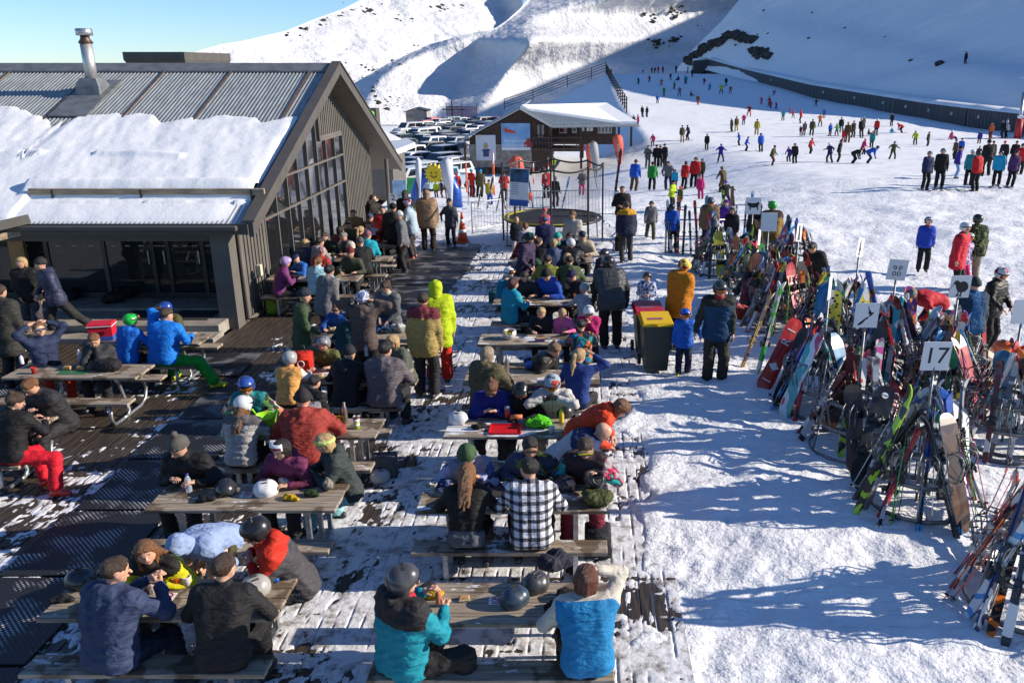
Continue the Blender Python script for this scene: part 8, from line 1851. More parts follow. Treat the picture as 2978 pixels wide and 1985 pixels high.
def cup(px,py,lab,col=None,g='paper cups on the front left table'):
 m=m_cup if col is None else M('cup_paint',C(col),0.5,var=0.3,vs=20)
 return lathe_item(px,py,[('cup',[(0.030,0),(0.041,0.095),(0.043,0.10),(0.038,0.10),(0.036,0.085)],m),('drink',[(0.036,0.080),(0.036,0.084)],m_cof)],None,'paper_cup',lab,'cup',group=g)
cup(388,1690,'white paper cup nearest the girl, at the back of the front table');cup(446,1722,'white paper cup standing alone in the middle of the front table');cup(515,1705,'red and white printed paper cup on the front table','c04028');cup(545,1702,'white paper cup right beside the red printed one');
def bottle(px,py,lab,col,cap,h=0.2,r=0.032,z=TZ,mat=None,nm='drink_bottle',cat='bottle'):
 m=mat or M('bottle_'+col,C(col),0.25,alpha=1)
 return lathe_item(px,py,[('bottle_body',[(r*0.9,0),(r,0.01),(r,h*0.68),(r*0.45,h*0.88),(r*0.4,h*0.9)],m),('bottle_cap',[(r*0.48,h*0.9),(r*0.5,h)],M('cap_'+cap,C(cap),0.4))],None,nm,lab,cat,z)
bottle(551,1430,'clear water bottle with a violet cap on the table of black helmets','a0b8d0','3a3a90',0.23,0.034,mat=m_clear)
bottle(1005,1230,'tall brushed steel vacuum flask beside the striped cup','b09080','8a8a8a',0.30,0.037,mat=M('brushed_flask',(0.45,0.38,0.34),0.25,0.9));bottle(1475,1085,'steel vacuum flask with dark collar beside the blue helmet','b0a090','9a9a9a',0.30,0.038,mat=M('steel_flask',(0.5,0.47,0.43),0.25,0.9))
bottle(124,1212,'green enamel flask on the table at the left edge','6f8a6c','6f8a6c',0.30,0.040);bottle(1533,800,'transparent pink sports bottle','c02a80','c02a80',0.24,0.035);bottle(1633,1228,'yellow mustard bottle with a green lid by the lime bag','d8b83a','60a040',0.22,0.034)
bottle(1134,700,'pale blue bottle on a far window table','4aa0d0','4aa0d0',0.22,0.035);bottle(1276,1760,'small bottle of orange drink beside the yellow gloves','b06a50','e8e0e0',0.17,0.027);bottle(1673,1372,'clear bottle held by the person in yellow sunglasses','a0b0b0','909090',0.22,0.034,z=0.90,mat=m_clear);bottle(65,1058,'blue capped bottle among the gloves','d0d4da','2050a0',0.16,0.03)
bottle(233,1050,'clear bottle behind the sandwiches','c0c8d0','c0c8d0',0.2,0.03,mat=m_clear);bottle(1066,1035,'small clear water bottle by the grey jacket person','a8b8c8','5a6a7a',0.2,0.03,mat=m_clear)
lathe_item(1038,1245,[('cup',[(0.032,0),(0.042,0.13)],M('lime_cup',(0.35,0.6,0.05),0.5)),('white_band',[(0.040,0.045),(0.041,0.07)],m_white),('white_band',[(0.0425,0.10),(0.044,0.14)],m_white),('lid',[(0.043,0.14),(0.042,0.155)],M('cup_lid',(0.1,0.04,0.03),0.5))],None,'travel_cup','lime and white striped travel cup beside the tall flask','cup')
lathe_item(1672,868,[('glass',[(0.032,0),(0.04,0.12)],M('orange_juice',(0.85,0.28,0.02),0.2)),('straw',[(0.004,0.1),(0.004,0.2)],m_redink)],None,'orange_drink','orange juice in a clear cup with a red straw','drink')
lathe_item(1476,1215,[('cup',[(0.035,0),(0.042,0.13)],M('red_cup',(0.55,0.05,0.03),0.4)),('dome_lid',[(0.043,0.13),(0.035,0.17),(0.01,0.18)],m_clear)],None,'red_cup','red cup with a clear lid standing on the red tray','cup',TZ+0.03)
lathe_item(1262,1425,[('mug',[(0.035,0),(0.045,0.09),(0.047,0.095),(0.04,0.09),(0.038,0.08)],M('enamel_mug',(0.55,0.5,0.42),0.4))],None,'mug','cream and black mug at the left end of the plaid shirt table','mug')
lathe_item(1300,1430,[('bowl',[(0.04,0),(0.09,0.035),(0.095,0.04),(0.085,0.036)],m_cup),('meal',[(0.07,0.03),(0.03,0.05)],M('food',(0.45,0.25,0.10),0.7,var=0.4,vs=30))],None,'bowl','white bowl of food in front of the chestnut haired person','bowl')
mb=MB();mb.box((0,0,0.012),(0.42,0.30,0.022),bev=0.008);q=at(1485,1428,TZ);o=mb.obj('food_tray',M('brown_tray',(0.05,0.045,0.04),0.5));o.location=q;tag(o,'dark serving tray under the noodle bowl','tray')
lathe_item(1487,1415,[('bowl',[(0.05,0),(0.10,0.04),(0.105,0.045),(0.095,0.04)],m_cup),('meal',[(0.09,0.037),(0.02,0.045)],M('food2',(0.50,0.32,0.18),0.7,var=0.4,vs=30))],None,'bowl','white bowl of noodles on the dark tray','bowl',TZ+0.024)
q=at(1470,1250,TZ);t=thing('red_tray','bright red plastic tray with raised rim','tray',(q.x,q.y,TZ));mb=MB();mb.box((0,0,0.006),(0.42,0.30,0.01),bev=0.003)
for a,b,c,d in((0,-0.148,0.42,0.012),(0,0.148,0.42,0.012),(-0.208,0,0.012,0.3),(0.208,0,0.012,0.3)):mb.box((a,b,0.018),(c,d,0.02))
mb.obj('tray_body',M('red_plastic',(0.62,0.015,0.02),0.3),t)
q=at(1500,1228,TZ);mb=MB();mb.tube([(-0.07,0,0.05),(0.09,0,0.05)],0.035,12);o=mb.obj('snack_tube',M('snack_tube',(0.5,0.25,0.08),0.5,col2=(0.6,0.1,0.04),vs=12),None,True);o.location=(q.x,q.y,TZ+0.03);tag(o,'orange cardboard snack tube lying on the red tray','snack tube')
helm(625,1395,(0.03,0.03,0.03),60,'matt black helmet at the back left of the table of helmets');helm(658,1435,(0.025,0.025,0.028),200,'black helmet with blue goggles in front of the other black helmet');helm(772,1435,(0.68,0.68,0.70),110,'white vented helmet lying by the banana')
helm(742,1722,(0.34,0.33,0.31),130,'grey vented helmet at the right end of the front left table');helm(1555,1712,(0.045,0.045,0.047),140,'matt black vented helmet on the front right table');helm(1500,1752,(0.03,0.05,0.08),300,'dark blue glossy helmet with strap facing the sunglasses person')
helm(1335,1228,(0.62,0.62,0.62),250,'white and grey goggled helmet at the left end of the snowy table');helm(1640,1205,(0.03,0.03,0.035),30,'black helmet with mirror goggles at the right end of the snowy table');helm(1545,1070,(0.02,0.10,0.5),300,'royal blue helmet upside down by the steel flask',up=True)
helm(1482,985,(0.5,0.5,0.48),0,'upturned cream helmet holding yellow goggles',up=True,lin=(0.5,0.35,0.02));helm(1640,1420,(0.02,0.02,0.03),60,'black helmet beside the olive backpack');helm(1730,1415,(0.03,0.03,0.03),20,'black helmet with a white rim on top of the olive backpack',z=TZ+0.10,up=True)
helm(1108,1395,(0.45,0.42,0.42),300,'pale helmet lying open on the snow in front of the grey cooler bag',z=0.02);helm(2912,1020,(0.75,0.13,0.02),60,'bright orange helmet perched on top of a ski',z=1.35);helm(235,1700,(0.03,0.03,0.035),100,'black helmet with red print behind the navy hoodie person');helm(1050,1105,(0.03,0.03,0.03),30,'dark helmet by the water bottle behind the slate jacket')
helm(1630,742,(0.1,0.1,0.1),30,'small dark helmet among the plates of the pink bottle table')
G_='gloves and mitts lying on the tables'
for a in[(600,1455,0.07,'1a1a1c','black gloves by the water bottle'),(842,1452,0.065,'c8a018','yellow striped gloves beside the white helmet'),(905,1440,0.07,'2a3a1c','dark green gloves near the paper bag'),(1258,1735,0.075,'c8981c','yellow and black gloves on the front right table'),(1245,1712,0.07,'2a2a2c','black glove behind the yellow pair'),(1610,1770,0.08,'1a1a1a','black gloves with a cream strap on the front right table'),(1650,1735,0.09,'1c1a1a','bulky black mitts by the blue vest'),(1395,1245,0.08,'18181a','black gloves in front of the phone user'),(790,1690,0.06,'1c6ac8','bright blue mitten by the grey helmet'),(805,1668,0.05,'1c5ab8','second bright blue mitten, behind the first'),(735,1765,0.07,'9aa0a4','white and grey gloves under the grey helmet'),(180,1748,0.07,'2a2a2c','black gloves at the left end of the front table'),(160,1060,0.08,'1a1a1c','black and red gloves behind the sandwiches'),(50,948,0.08,'161618','black mitts on the far left table'),(1635,870,0.06,'2a2622','dark gloves by the orange drink')]:
 o=lump(a[0],a[1],TZ,a[2],0.011,a[3],'gloves',a[4],'gloves',sx=1.5,tall=0.45,wr=0.012);o['group']=G_
lump(1735,1460,TZ,0.17,0.016,'4a4e2a','backpack','crumpled olive backpack under the helmets at the table end','backpack',sx=1.4,tall=0.6);lump(1580,1240,TZ,0.15,0.014,'5ccc20','carrier_bag','lime green cloth bag with a yellow print','bag',sx=1.5,tall=0.6)
lump(1015,790,TZ,0.17,0.02,'c8c0c0','carrier_bag','full white plastic bag on the window table','bag',sx=1.3,tall=1.0);lump(1165,965,TZ,0.14,0.02,'b4b4b6','carrier_bag','crumpled pale plastic bag behind the brown hoodie','bag',tall=0.9);lump(1632,695,TZ,0.14,0.02,'d0d0d0','carrier_bag','white carrier bag near the turquoise beanie','bag',tall=1.3)
lump(975,1230,TZ,0.085,0.012,'d89a10','crisp_packet','yellow and orange crisp packet','snack packet',sx=1.4);lump(832,1405,TZ,0.08,0.012,'c0c0c4','foil_wrap','crumpled shiny foil around food','foil',sx=1.5,mat=m_foil);lump(970,965,TZ,0.09,0.014,'c8b890','snack_packet','clear snack packet before the child in red sunglasses','snack packet',sx=1.3)
lump(960,1425,TZ,0.075,0.012,'8a8478','paper_bag','grey paper bag with a colourful print by the lime headband','bag',tall=1.4);lump(320,1075,TZ,0.20,0.018,'242024','ski_jacket','black, red and white ski jacket draped over the table end','jacket',sx=1.7,tall=0.4)
for k,(px,lb)in enumerate(((198,'left half of the sandwich on the green wrapper'),(237,'right half of the sandwich on the green wrapper'))):q=at(px,1075,TZ);mb=MB();mb.box((0,0,0.035),(0.11,0.08,0.06),bev=0.012);o=mb.obj('sandwich',M('bread',(0.42,0.24,0.09),0.8,var=0.3,vs=20));o.location=q;tag(o,lb,'sandwich')
mb=MB();q=at(215,1082,TZ);mb.box((0,0,0.003),(0.45,0.22,0.004));o=mb.obj('food_wrapper',M('green_wrapper',(0.04,0.16,0.07),0.4));o.location=q;tag(o,'flat green wrapper under the sandwich','wrapper')
for px,py,lb in((1443,1745,'white no smoking sticker on the front right table'),(488,1735,'white no smoking sticker on the front left table'),(718,1438,'white no smoking sticker between the helmets')):
 q=at(px,py,TZ);t=thing('no_smoking_sticker',lb,'sticker',(q.x,q.y,TZ),0,'no smoking stickers');mb=MB();mb.box((0,0,0.002),(0.13,0.13,0.003));mb.obj('plate',m_white,t)
 mb=MB();mb.tube([(0.042*math.cos(a),0.012+0.042*math.sin(a),0.005)for a in np.linspace(0,6.28,19)[:-1]],0.005,4,closed=True);mb.bar((-0.03,0.042,0.005),(0.03,-0.018,0.005),0.009,0.003);mb.obj('red_ring',m_redink,t);mb=MB();mb.box((0,0.012,0.0042),(0.055,0.009,0.002));mb.box((0,-0.05,0.0042),(0.08,0.009,0.002));mb.obj('cigarette_mark',m_ink,t)
q=at(775,1262,TZ);t=thing('lime_tub','lime green flexible tub with handles between the two people at the third table','tub',(q.x,q.y,TZ));mb=MB();mb.lathe([(0.10,0),(0.155,0.26),(0.16,0.265),(0.145,0.255),(0.10,0.05)],20);mb.obj('tub_body',M('lime_tub',(0.30,0.68,0.02),0.4),t,True)
for s_ in(-1,1):mb=MB();mb.tube([(0.13*s_,-0.06,0.25),(0.165*s_,-0.05,0.33),(0.165*s_,0.05,0.33),(0.13*s_,0.06,0.25)],0.012,6);mb.obj('handle',M('lime_tub',(0.30,0.68,0.02),0.4),t,True)
q=at(302,985,TZ);t=thing('cooler_box','red and blue cooler box with white rim','cooler box',(q.x,q.y,TZ),rad(12));mb=MB();mb.box((0,0,0.13),(0.38,0.26,0.26),bev=0.02);mb.obj('box_body',M('cooler_red',(0.55,0.01,0.03),0.4),t);mb=MB();mb.box((0,0,0.04),(0.384,0.264,0.08));mb.obj('blue_base',M('cooler_blue',(0.03,0.08,0.35),0.4),t);mb=MB();mb.box((0,0,0.285),(0.41,0.29,0.05),bev=0.015);mb.obj('lid',M('cooler_lid',(0.62,0.02,0.04),0.4),t);mb=MB();mb.box((0,0,0.263),(0.42,0.30,0.012));mb.obj('white_rim',m_white,t)
q=at(446,985,TZ);t=thing('orange_flask','white and orange canister behind the blue jackets','canister',(q.x,q.y+0.3,TZ));mb=MB();mb.tube([(0,0,0),(0,0,0.30)],0.045,12);mb.obj('canister_body',m_white,t,True);mb=MB();mb.tube([(0,0,0.30),(0,0,0.45)],0.05,12);mb.obj('orange_lid',M('orange_plastic',(0.75,0.10,0.01),0.4),t,True)
def softbox(px,py,d,col,name,label,cat,rz=0,z=0.0,handle=True,mark=None):
 q=at(px,py,z);t=thing(name,label,cat,(q.x,q.y,z),rad(rz));mb=MB();mb.box((0,0,d[2]/2),d,bev=min(d)*0.14);mb.obj('bag_body',cloth('bag_fabric',C(col)),t,True)
 mb=MB();mb.box((0,-d[1]/2-0.004,d[2]*0.42),(d[0]*0.75,0.012,d[2]*0.5),bev=0.004);mb.obj('pocket',cloth('bag_fabric',C(col)),t)
 if handle:mb=MB();mb.tube([(-d[0]*0.2,0,d[2]),(-d[0]*0.15,0,d[2]+0.10),(d[0]*0.15,0,d[2]+0.10),(d[0]*0.2,0,d[2])],0.010,6);mb.obj('strap',m_black,t,True)
 if mark:mb=MB();mb.tube([(0.05*math.cos(a),-d[1]/2-0.014,d[2]*0.5+0.05*math.sin(a))for a in np.linspace(0,6.28,15)[:-1]],0.006,4,closed=True);mb.obj('ring_mark',m_wink,t)
 return t
softbox(1122,1385,(0.34,0.20,0.34),'5c5c5e','cooler_bag','grey fabric cooler bag on the snow beside the bench','cooler bag',8);softbox(882,1082,(0.32,0.16,0.34),'d02c1c','shopping_bag','bright red shopping bag with a white swirl on the table behind the peach jacket','bag',5,TZ,True,True)
softbox(1605,860,(0.24,0.14,0.36),'a8324c','picnic_bag','tall pink and green watermelon print bag','bag',0,TZ);softbox(285,850,(0.34,0.20,0.30),'a01c20','shopping_bag','dark red shopping bag with a white swirl inside the entrance','bag',0,0.31,True,True);softbox(795,912,(0.26,0.18,0.36),'7a9a2c','backpack','lime patterned backpack leaning against the cladding','backpack',15)
softbox(1738,1610,(0.30,0.30,0.36),'26282a','cooler_bag','black cylindrical cooler bag stuffed with plastic at the bench end','cooler bag',0);softbox(1175,780,(0.34,0.26,0.30),'2a1a1e','backpack','black and red backpack on the walkway edge','backpack',20);softbox(1803,728,(0.30,0.2,0.42),'2a2824','backpack','dark backpack standing at the foot of the steel barrier','backpack',10)
softbox(905,1235,(0.30,0.2,0.3),'8a8488','backpack','pale grey and bright blue bag behind the rust jacket','backpack',20,0.75);softbox(1440,880,(0.26,0.2,0.26),'1d5a60','picnic_bag','teal picnic bag behind the dark red haired person','bag',0,0.46);lump(1610,1650,0.45,0.17,0.016,'2c2c3a','ski_jacket','dark folded jacket hanging over the bench end beside the plaid shirt','jacket',sx=1.3)
for k,(px,py,col)in enumerate(((200,872,'1f2020'),(330,880,'22251f'),(370,868,'1c1c1c'))):lump(px,py,0.31,0.22,0.02,col,'bag',['dark heap of bags left inside the entrance','small green black bag beside the red one','large dark backpack against the glass door'][k],'bag',sx=1.2)
q=at(1905,1076,0.02)
def wbin(x,y,lid,lab,back=0):
 t=thing('wheelie_bin',lab,'bin',(x,y,0.02),rad(4));mb=MB();V=[]
 for z,a,b in((0.03,0.23,0.25),(0.95,0.30,0.34),(1.0,0.32,0.36)):V+=[(-a,-b,z),(a,-b,z),(a,b,z),(-a,b,z)]
 mb.add(V,[(3,2,1,0),(8,9,10,11)]+[(l*4+k,l*4+(k+1)%4,l*4+4+(k+1)%4,l*4+4+k)for l in(0,1)for k in range(4)]);mb.obj('bin_body',M('dark_green_plastic',(0.018,0.030,0.024),0.45),t)
 m=M('lid_'+lid,C(lid),0.35);mb=MB();mb.add([(-0.34,-0.38,1.0),(0.34,-0.38,1.0),(0.34,0.36,1.02),(-0.34,0.36,1.02),(-0.30,-0.34,1.06),(0.30,-0.34,1.06),(0.30,0.28,1.14),(-0.30,0.28,1.14)],[(3,2,1,0),(4,5,6,7),(0,1,5,4),(1,2,6,5),(2,3,7,6),(3,0,4,7)]);ld=mb.obj('lid',m,t)
 mb=MB();mb.add([(-0.2,-0.16,1.088),(0.12,-0.16,1.088),(0.12,-0.06,1.101),(-0.2,-0.06,1.101)],[(0,1,2,3)]);mb.obj('lid_label',M('label_purple',(0.3,0.08,0.12),0.5),ld)
 for s_ in(-1,1):mb=MB();mb.tube([(s_*0.27,0.30,0.12),(s_*0.33,0.30,0.12)],0.12,16);mb.obj('wheel',m_dark,t)
 mb=MB();mb.tube([(-0.25,0.42,1.0),(0.25,0.42,1.0)],0.02,8);mb.obj('handle',m_black,t);return t
wbin(q.x,q.y+0.1,'e0b400','dark wheelie bin with a yellow lid at the deck edge').scale=(0.86,0.86,0.9);wbin(q.x-0.08,q.y+0.95,'b01c24','wheelie bin with a red lid behind the yellow lidded one').scale=(0.86,0.86,0.88)
q=at(1346,704,0);t=thing('traffic_cone','tall orange traffic cone with white bands at the end of the walkway','traffic cone',(q.x,q.y,0.0));m_or=M('cone_orange',(0.75,0.10,0.02),0.5)
mb=MB();mb.box((0,0,0.03),(0.44,0.44,0.06),bev=0.01);mb.obj('cone_base',m_or,t);cz=[(0.17,0.06),(0.13,0.30),(0.105,0.42),(0.075,0.62),(0.055,0.74),(0.03,0.95)]
for a,b,m in((0,1,m_or),(1,2,m_white),(2,3,m_or),(3,4,m_white),(4,5,m_or)):mb=MB();mb.lathe([cz[a],cz[b]],16);mb.obj('cone_body' if m is m_or else 'white_band',m,t,True)
q0=at(1608,640,0.72);TX,TY_=q0.x,q0.y;TR=1.5;t=thing('trampoline','round black trampoline with a sagging safety net and yellow edge','trampoline',(TX,TY_,0))
mb=MB();mb.lathe([(TR*0.92,0.80),(TR*0.92,0.81)],40);mb.obj('jumping_mat',m_dark,t);mb=MB();mb.tube([(TR*math.cos(a),TR*math.sin(a),0.80)for a in np.linspace(0,6.283,41)[:-1]],0.05,8,closed=True);mb.obj('edge_pad',m_black,t,True)
mb=MB();mb.tube([(TR*1.02*math.cos(a),TR*1.02*math.sin(a),0.84)for a in np.linspace(1.9,5.0,26)],0.018,6);mb.tube([(TR*0.95*math.cos(a),TR*0.95*math.sin(a),0.84)for a in np.linspace(2.3,4.2,20)],0.018,6);mb.obj('yellow_piping',M('yellow_cord',(0.6,0.5,0.02),0.5),t)
mN=M('black_netting',(0.02,0.02,0.02),0.8,alpha=0.16);nz_=48;Vn=[]
for z_,rr_ in((0.85,1.0),(1.4,0.97),(2.0,1.0),(2.45,1.02)):
 for k in range(nz_):a=2*math.pi*k/nz_;Vn.append((TR*rr_*math.cos(a),TR*rr_*math.sin(a),z_-(0.10*abs(math.sin(a*4))if z_>2.2 else 0)))
obj('safety_net',mesh_np('safety_net',Vn,[(l*nz_+k,l*nz_+(k+1)%nz_,(l+1)*nz_+(k+1)%nz_,(l+1)*nz_+k)for l in range(3)for k in range(nz_)],True,mN),t)
mb=MB();mb.tube([Vn[3*nz_+k]for k in range(nz_)],0.03,6,closed=True);mb.obj('net_hem',m_black,t)
for k in range(8):
 a=k*math.pi/4;c,s_=math.cos(a)*TR*1.04,math.sin(a)*TR*1.04;mb=MB();mb.tube([(c,s_,0.02),(c,s_,2.5)],0.028,7);mb.obj('pole',m_black,t)
for k in range(4):a=k*math.pi/2+0.4;c,s_=math.cos(a)*TR,math.sin(a)*TR;mb=MB();mb.tube([(c,s_,0.78),(c*1.02,s_*1.02,0.03),(c*0.55-s_*0.5,s_*0.55+c*0.5,0.03)],0.025,6);mb.obj('leg',m_black,t)
pa=aty(1510,545,TY_-TR-0.1);t2=thing('poster','hanging poster with forest photo, white text panel and blue foot on the trampoline','poster',pa,rad(-4));t2.rotation_euler=(0,rad(3),rad(-4))
mb=MB();mb.box((0,0,0),(0.56,0.012,1.1));mb.obj('poster_sheet',m_white,t2);mb=MB();mb.box((0,-0.009,0.34),(0.54,0.004,0.38));mb.obj('forest_photo',M('forest_print',(0.012,0.03,0.02),0.5,col2=(0.06,0.16,0.35),vs=3),t2)
mb=MB();mb.box((0,-0.009,-0.45),(0.56,0.004,0.18));b_=mb.obj('blue_foot',M('print_blue',(0.02,0.10,0.38),0.5),t2)
for k in range(6):mb=MB();mb.box((-0.12,-0.009,0.10-k*0.06),(0.22-0.03*(k%2),0.003,0.014));mb.obj('text_line',M('print_grey',(0.2,0.2,0.22),0.5),t2)
q=at(1308,622,-0.3);AY=q.y+3;aL,aR=aty(1228,580,AY),aty(1312,620,AY);top=aty(1265,505,AY);zf=float(gh(q.x,AY));t=thing('inflatable_arch','blue inflatable arch with a smiling yellow sun on top','arch',(top.x,AY,zf));hw=(aR.x-aL.x)/2+0.25;hh_=top.z-zf
mb=MB();mb.tube([(-hw,0,0),(-hw,0,hh_*0.45),(-hw*0.75,0,hh_*0.8),(-hw*0.3,0,hh_*0.97),(hw*0.3,0,hh_*0.97),(hw*0.75,0,hh_*0.8),(hw,0,hh_*0.45),(hw*1.05,0,0)],0.24,12);mb.obj('arch_tube',M('inflatable_blue',(0.01,0.09,0.42),0.35),t,True)
mb=MB();n_=30;V=[((0.46 if k%2 else 0.32)*math.cos(k*2*math.pi/n_)*0.95,-0.30,hh_+0.02+(0.46 if k%2 else 0.32)*math.sin(k*2*math.pi/n_)*0.95)for k in range(n_)];mb.add(V+[(v[0],0.0,v[2])for v in V],[tuple(range(n_)),tuple(range(2*n_-1,n_-1,-1))]+[(k,(k+1)%n_,n_+(k+1)%n_,n_+k)for k in range(n_)]);sun_=mb.obj('smiling_sun',M('sun_yellow',(0.75,0.55,0.01),0.5),t)
for s_ in(-1,1):mb=MB();mb.lathe([(0.035,0),(0.035,0.02)],10);mb.v=[(v[0]+0.10*s_,-0.31-v[2],v[1]+hh_+0.07)for v in mb.v];mb.obj('eye',m_ink,sun_)
mb=MB();mb.tube([(0.15*math.cos(a),-0.31,hh_+0.02+0.15*math.sin(a))for a in np.linspace(3.5,5.9,10)],0.02,5);mb.obj('mouth',m_ink,sun_)
def flag(px0,py0,px1,py1,Y,wpx,col,label,txt=None,dx=0.0):
 a,b=aty(px1,py1,Y),aty(px0,py0,Y);L=b.z-a.z;w_=wpx/FPX*Y*1.02;t=thing('feather_flag',label,'flag',(a.x,Y,a.z),0,'feather flags round the learner area');t.rotation_euler=(0,math.atan2(b.x-a.x,L),0)
 us=np.linspace(0,1,14);V=[];
 for u_ in us:wd=w_*min(1,(0.12+1.5*u_))*math.sqrt(max(0,1-max(0,(u_-0.82)/0.18)**2));V+=[(-wd/2,0.05*math.sin(u_*7),u_*L),(wd/2,0.05*math.sin(u_*7+1),u_*L),(wd/2,0.05*math.sin(u_*7+1)+0.012,u_*L),(-wd/2,0.05*math.sin(u_*7)+0.012,u_*L)]
 Fs=[(i*4+k,i*4+(k+1)%4,i*4+4+(k+1)%4,i*4+4+k)for i in range(13)for k in range(4)];obj('flag_cloth',mesh_np('flag_cloth',V,Fs,True,M('flag_'+col,C(col),0.7)),t)
 mb=MB();mb.tube([(-w_*0.2,0.03,-L*0.25),(-w_*0.4,0.03,L*0.5),(-w_*0.5,0.03,L*0.85)],0.025,6);mb.obj('pole',m_frame,t)
 if txt:text(txt,w_*0.36,t,TM((0,-0.07,L*0.55),rx=math.pi/2)@Matrix.Rotation(math.pi/2,4,'Z'),m_wink)
flag(1296,455,1312,598,32,34,'d0d4e0','tall white feather flag with a small yellow sun right of the arch');flag(1216,457,1220,585,33,16,'d0d4e0','narrow white feather flag left of the arch')
flag(1494,450,1522,560,36,40,'d8604a','coral red feather flag behind the trampoline net','SNOW');flag(1794,388,1806,478,60,28,'d8604a','coral red feather flag standing on the piste right of the hut','RIDE');flag(1712,415,1716,500,52,18,'d8604a','coral red feather flag beside the grey one');flag(1724,407,1738,520,50,24,'9a9a98','grey feather flag at the right side of the trampoline net');flag(1538,560,1542,585,34,20,'d8604a','low red pennant seen under the poster')
for k,(px,py,h_)in enumerate(((1280,530,1.2),(1358,560,2.2),(1438,570,3.0),(1434,520,2.4),(1552,535,1.8),(1584,508,1.6),(1595,512,1.7))):
 q=gpt(px,py);t=thing('marker_pole','orange and white banded marker pole, %s from the left'%ORD[k],'pole',(q.x,q.y,q.z),0,'orange marker poles in the learner area')
 for j in range(4):mb=MB();mb.tube([(0,0,j*h_/4),(0,0,(j+1)*h_/4)],0.055,8);mb.obj('pole_band',m_or if j%2==0 or k%2 else m_white,t,True)
def barrier(a,b,z0,label,hh_=1.05,n=None):
 a=Vector((*a,z0));b=Vector((*b,z0));t=thing('crowd_barrier',label,'barrier',a,math.atan2(b.y-a.y,b.x-a.x),'galvanised crowd barriers');L=(b-a).length
 mb=MB();mb.tube([(0,0,0.02),(0,0,hh_),(L,0,hh_),(L,0,0.02)],0.02,7);mb.obj('barrier_frame',m_steel,t,True);mb=MB();mb.tube([(0,0,0.18),(L,0,0.18)],0.014,6);mb.obj('bottom_rail',m_steel,t)
 n=n or int(L/0.12);me=MB().tube([(0,0,0.18),(0,0,hh_)],0.007,5).me('upright',m_steel)
 for k in range(1,n):obj('upright',me,t,(k*L/n,0,0))
p=lambda px,py:tuple(at(px,py,0))[:2]
barrier(p(1374,682),p(1462,668),0,'steel barrier between the cone and the trampoline');barrier(p(1475,640),p(1600,640),0,'steel barrier behind the left half of the trampoline');barrier(p(1605,640),p(1800,635),0,'steel barrier behind the right half of the trampoline');barrier(p(1822,734),p(1795,636),0,'steel barrier running away from us beside the yellow hood')
for k,(xa,xb)in enumerate(((1078,1150),(1152,1226))):a_,b_=gpt(xa,545),gpt(xb,540);barrier((a_.x,a_.y),(b_.x,b_.y),float(gh(a_.x,a_.y)),['steel barrier beyond the lodge corner','steel barrier left of the white flags'][k])
cols_=list(SKN);rl=random.Random(3)
for k in range(34):
 r0=k<22;px=1362+k*10.5 if r0 else 1335+(k-22)*27;py=(500+rl.uniform(-6,6))if r0 else(610+rl.uniform(-25,10));q=gpt(px,py);c_=cols_[(k*7)%16];f=Vector((q.x,q.y,q.z))
 ski_pair(lean_matrix(f,f+Vector((rl.uniform(-0.25,0.25),0.05,1)),(0,-1,0)),c_,'%s skis upright in snow, %s, %s'%(c_,ORD[(k if r0 else k-22)%14]+(' from the left' if(k if r0 else k-22)<14 else ' from the far end'),'row below the banners' if r0 else 'near row'),group='skis stuck in the snow of the learner area',k=k%4,s=0.95 if r0 else 0.85)
for k,(px,py,col,lb)in enumerate(((1205,560,'2a9a50','yellow and green striped panel left of the arch'),(1115,545,'6aa0c8','pale blue panel hung on the far barrier'),(1082,535,'c0a0c8','small lilac panel hung on the far barrier'),(1165,575,'a8c8dc','narrow pale blue notice left of the arch'))):
 q=gpt(px,py+25);t=thing('panel',lb,'sign',(q.x,q.y,q.z));mb=MB();mb.box((0,0,0.75),(0.6,0.04,0.8));mb.obj('panel_sheet',M('panel_'+col,C(col),0.5,var=0.3,vs=3),t);mb=MB();mb.tube([(0,0.04,-0.1),(0,0.04,1.1)],0.02,6);mb.obj('pole',m_steel,t)
q=at(1143,575,1.0);s=plate(q.x,q.y,1.0,'small white sign with the number 2 beyond the lodge corner',w_=0.3,h_=0.3);text('2',0.28,s,TM((0,-0.006,0),rx=math.pi/2),m_ink)
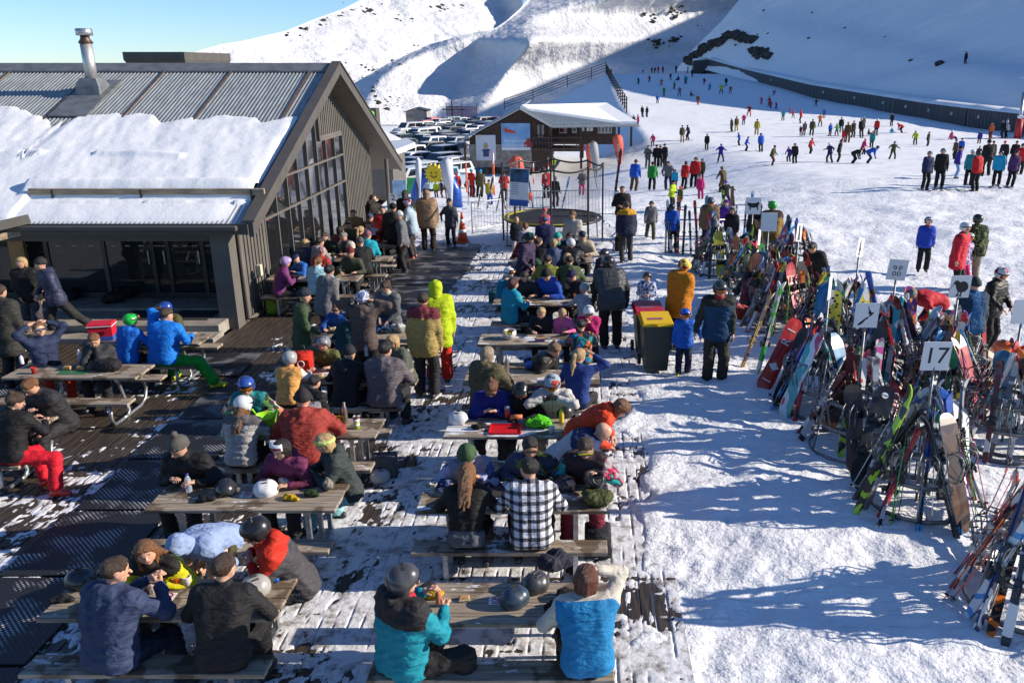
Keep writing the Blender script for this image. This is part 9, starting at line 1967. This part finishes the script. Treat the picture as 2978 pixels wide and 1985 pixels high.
def foodbox(px,py,col,lab,d=(0.16,0.11,0.05),cat='lunch box',z=TZ,rz=10):
 q=at(px,py,z);t=thing('lunch_box',lab,cat,(q.x,q.y,z),rad(rz));mb=MB();mb.box((0,0,d[2]/2),d,bev=0.008);mb.obj('box_body',M('box_'+col,C(col),0.45),t)
 mb=MB();mb.box((0,0,d[2]+0.006),(d[0]*0.8,d[1]*0.7,0.012),bev=0.004);mb.obj('food',M('food',(0.45,0.25,0.10),0.7,var=0.4,vs=30),t)
foodbox(1640,822,'c8cc20','yellow lunch box in front of the purple beanie');foodbox(770,1418,'4a4a50','dark open lunch tray behind the white helmet');foodbox(1420,1092,'b0403a','red lidded box beside the steel flask');foodbox(1570,992,'3a2a60','small purple box on the two children table');foodbox(1515,870,'2c6a3a','green box beside the teal jacket on the watermelon table');foodbox(70,1235,'b81c1c','red food tray on the table at the left edge',(0.24,0.16,0.02));foodbox(45,1205,'1c3aa0','blue box on the table at the left edge')
foodbox(445,960,'50402c','brown takeaway box between the two blue jackets');foodbox(930,820,'8a8f94','grey box at the aqua jacket on the window table');foodbox(1020,980,'d8d0c0','white takeaway box at the teal hoodie');foodbox(925,1098,'c8b090','kraft paper box near the red bag');foodbox(1600,1108,'d0d0d4','white carton beside the blonde ponytail');foodbox(1570,1435,'c04030','small red packet right of the noodle bowl',(0.1,0.07,0.02));foodbox(640,1730,'c0b8a8','paper napkin stack on the front left table',(0.12,0.12,0.01),'napkins');foodbox(1350,1742,'b0a080','crumpled brown packet on the front right table',(0.1,0.08,0.02))
for px,py,lb,co in((1450,1112,'teal mug beside the steel flask','2a8a90'),(1680,1105,'white paper cup near the blonde ponytail',None),(990,700,'white paper cup at the cropped grey hair person',None),(1500,885,'white paper cup at the dark red hair person',None),(1180,1090,'white paper cup at the right end of the red bag table',None),(550,990,'white paper cup at the green trousers person',None),(100,1085,'red paper cup beside the black gloves','b03028'),(1460,1480,'brown paper cup beside the chestnut hair','7a5a3a'),(720,1255,'white paper cup beside the pale grey ski jacket',None),(930,1250,'brown coffee cup in front of the crisp packet','8a5a3a'),(1605,1260,'white paper cup by the mirror goggle helmet',None),(1640,690,'green bottle shaped cup near the cap wearer','4a8a3a')):cup(px,py,lb,co,'cups left on the picnic tables')
bpy.context.view_layer.update()
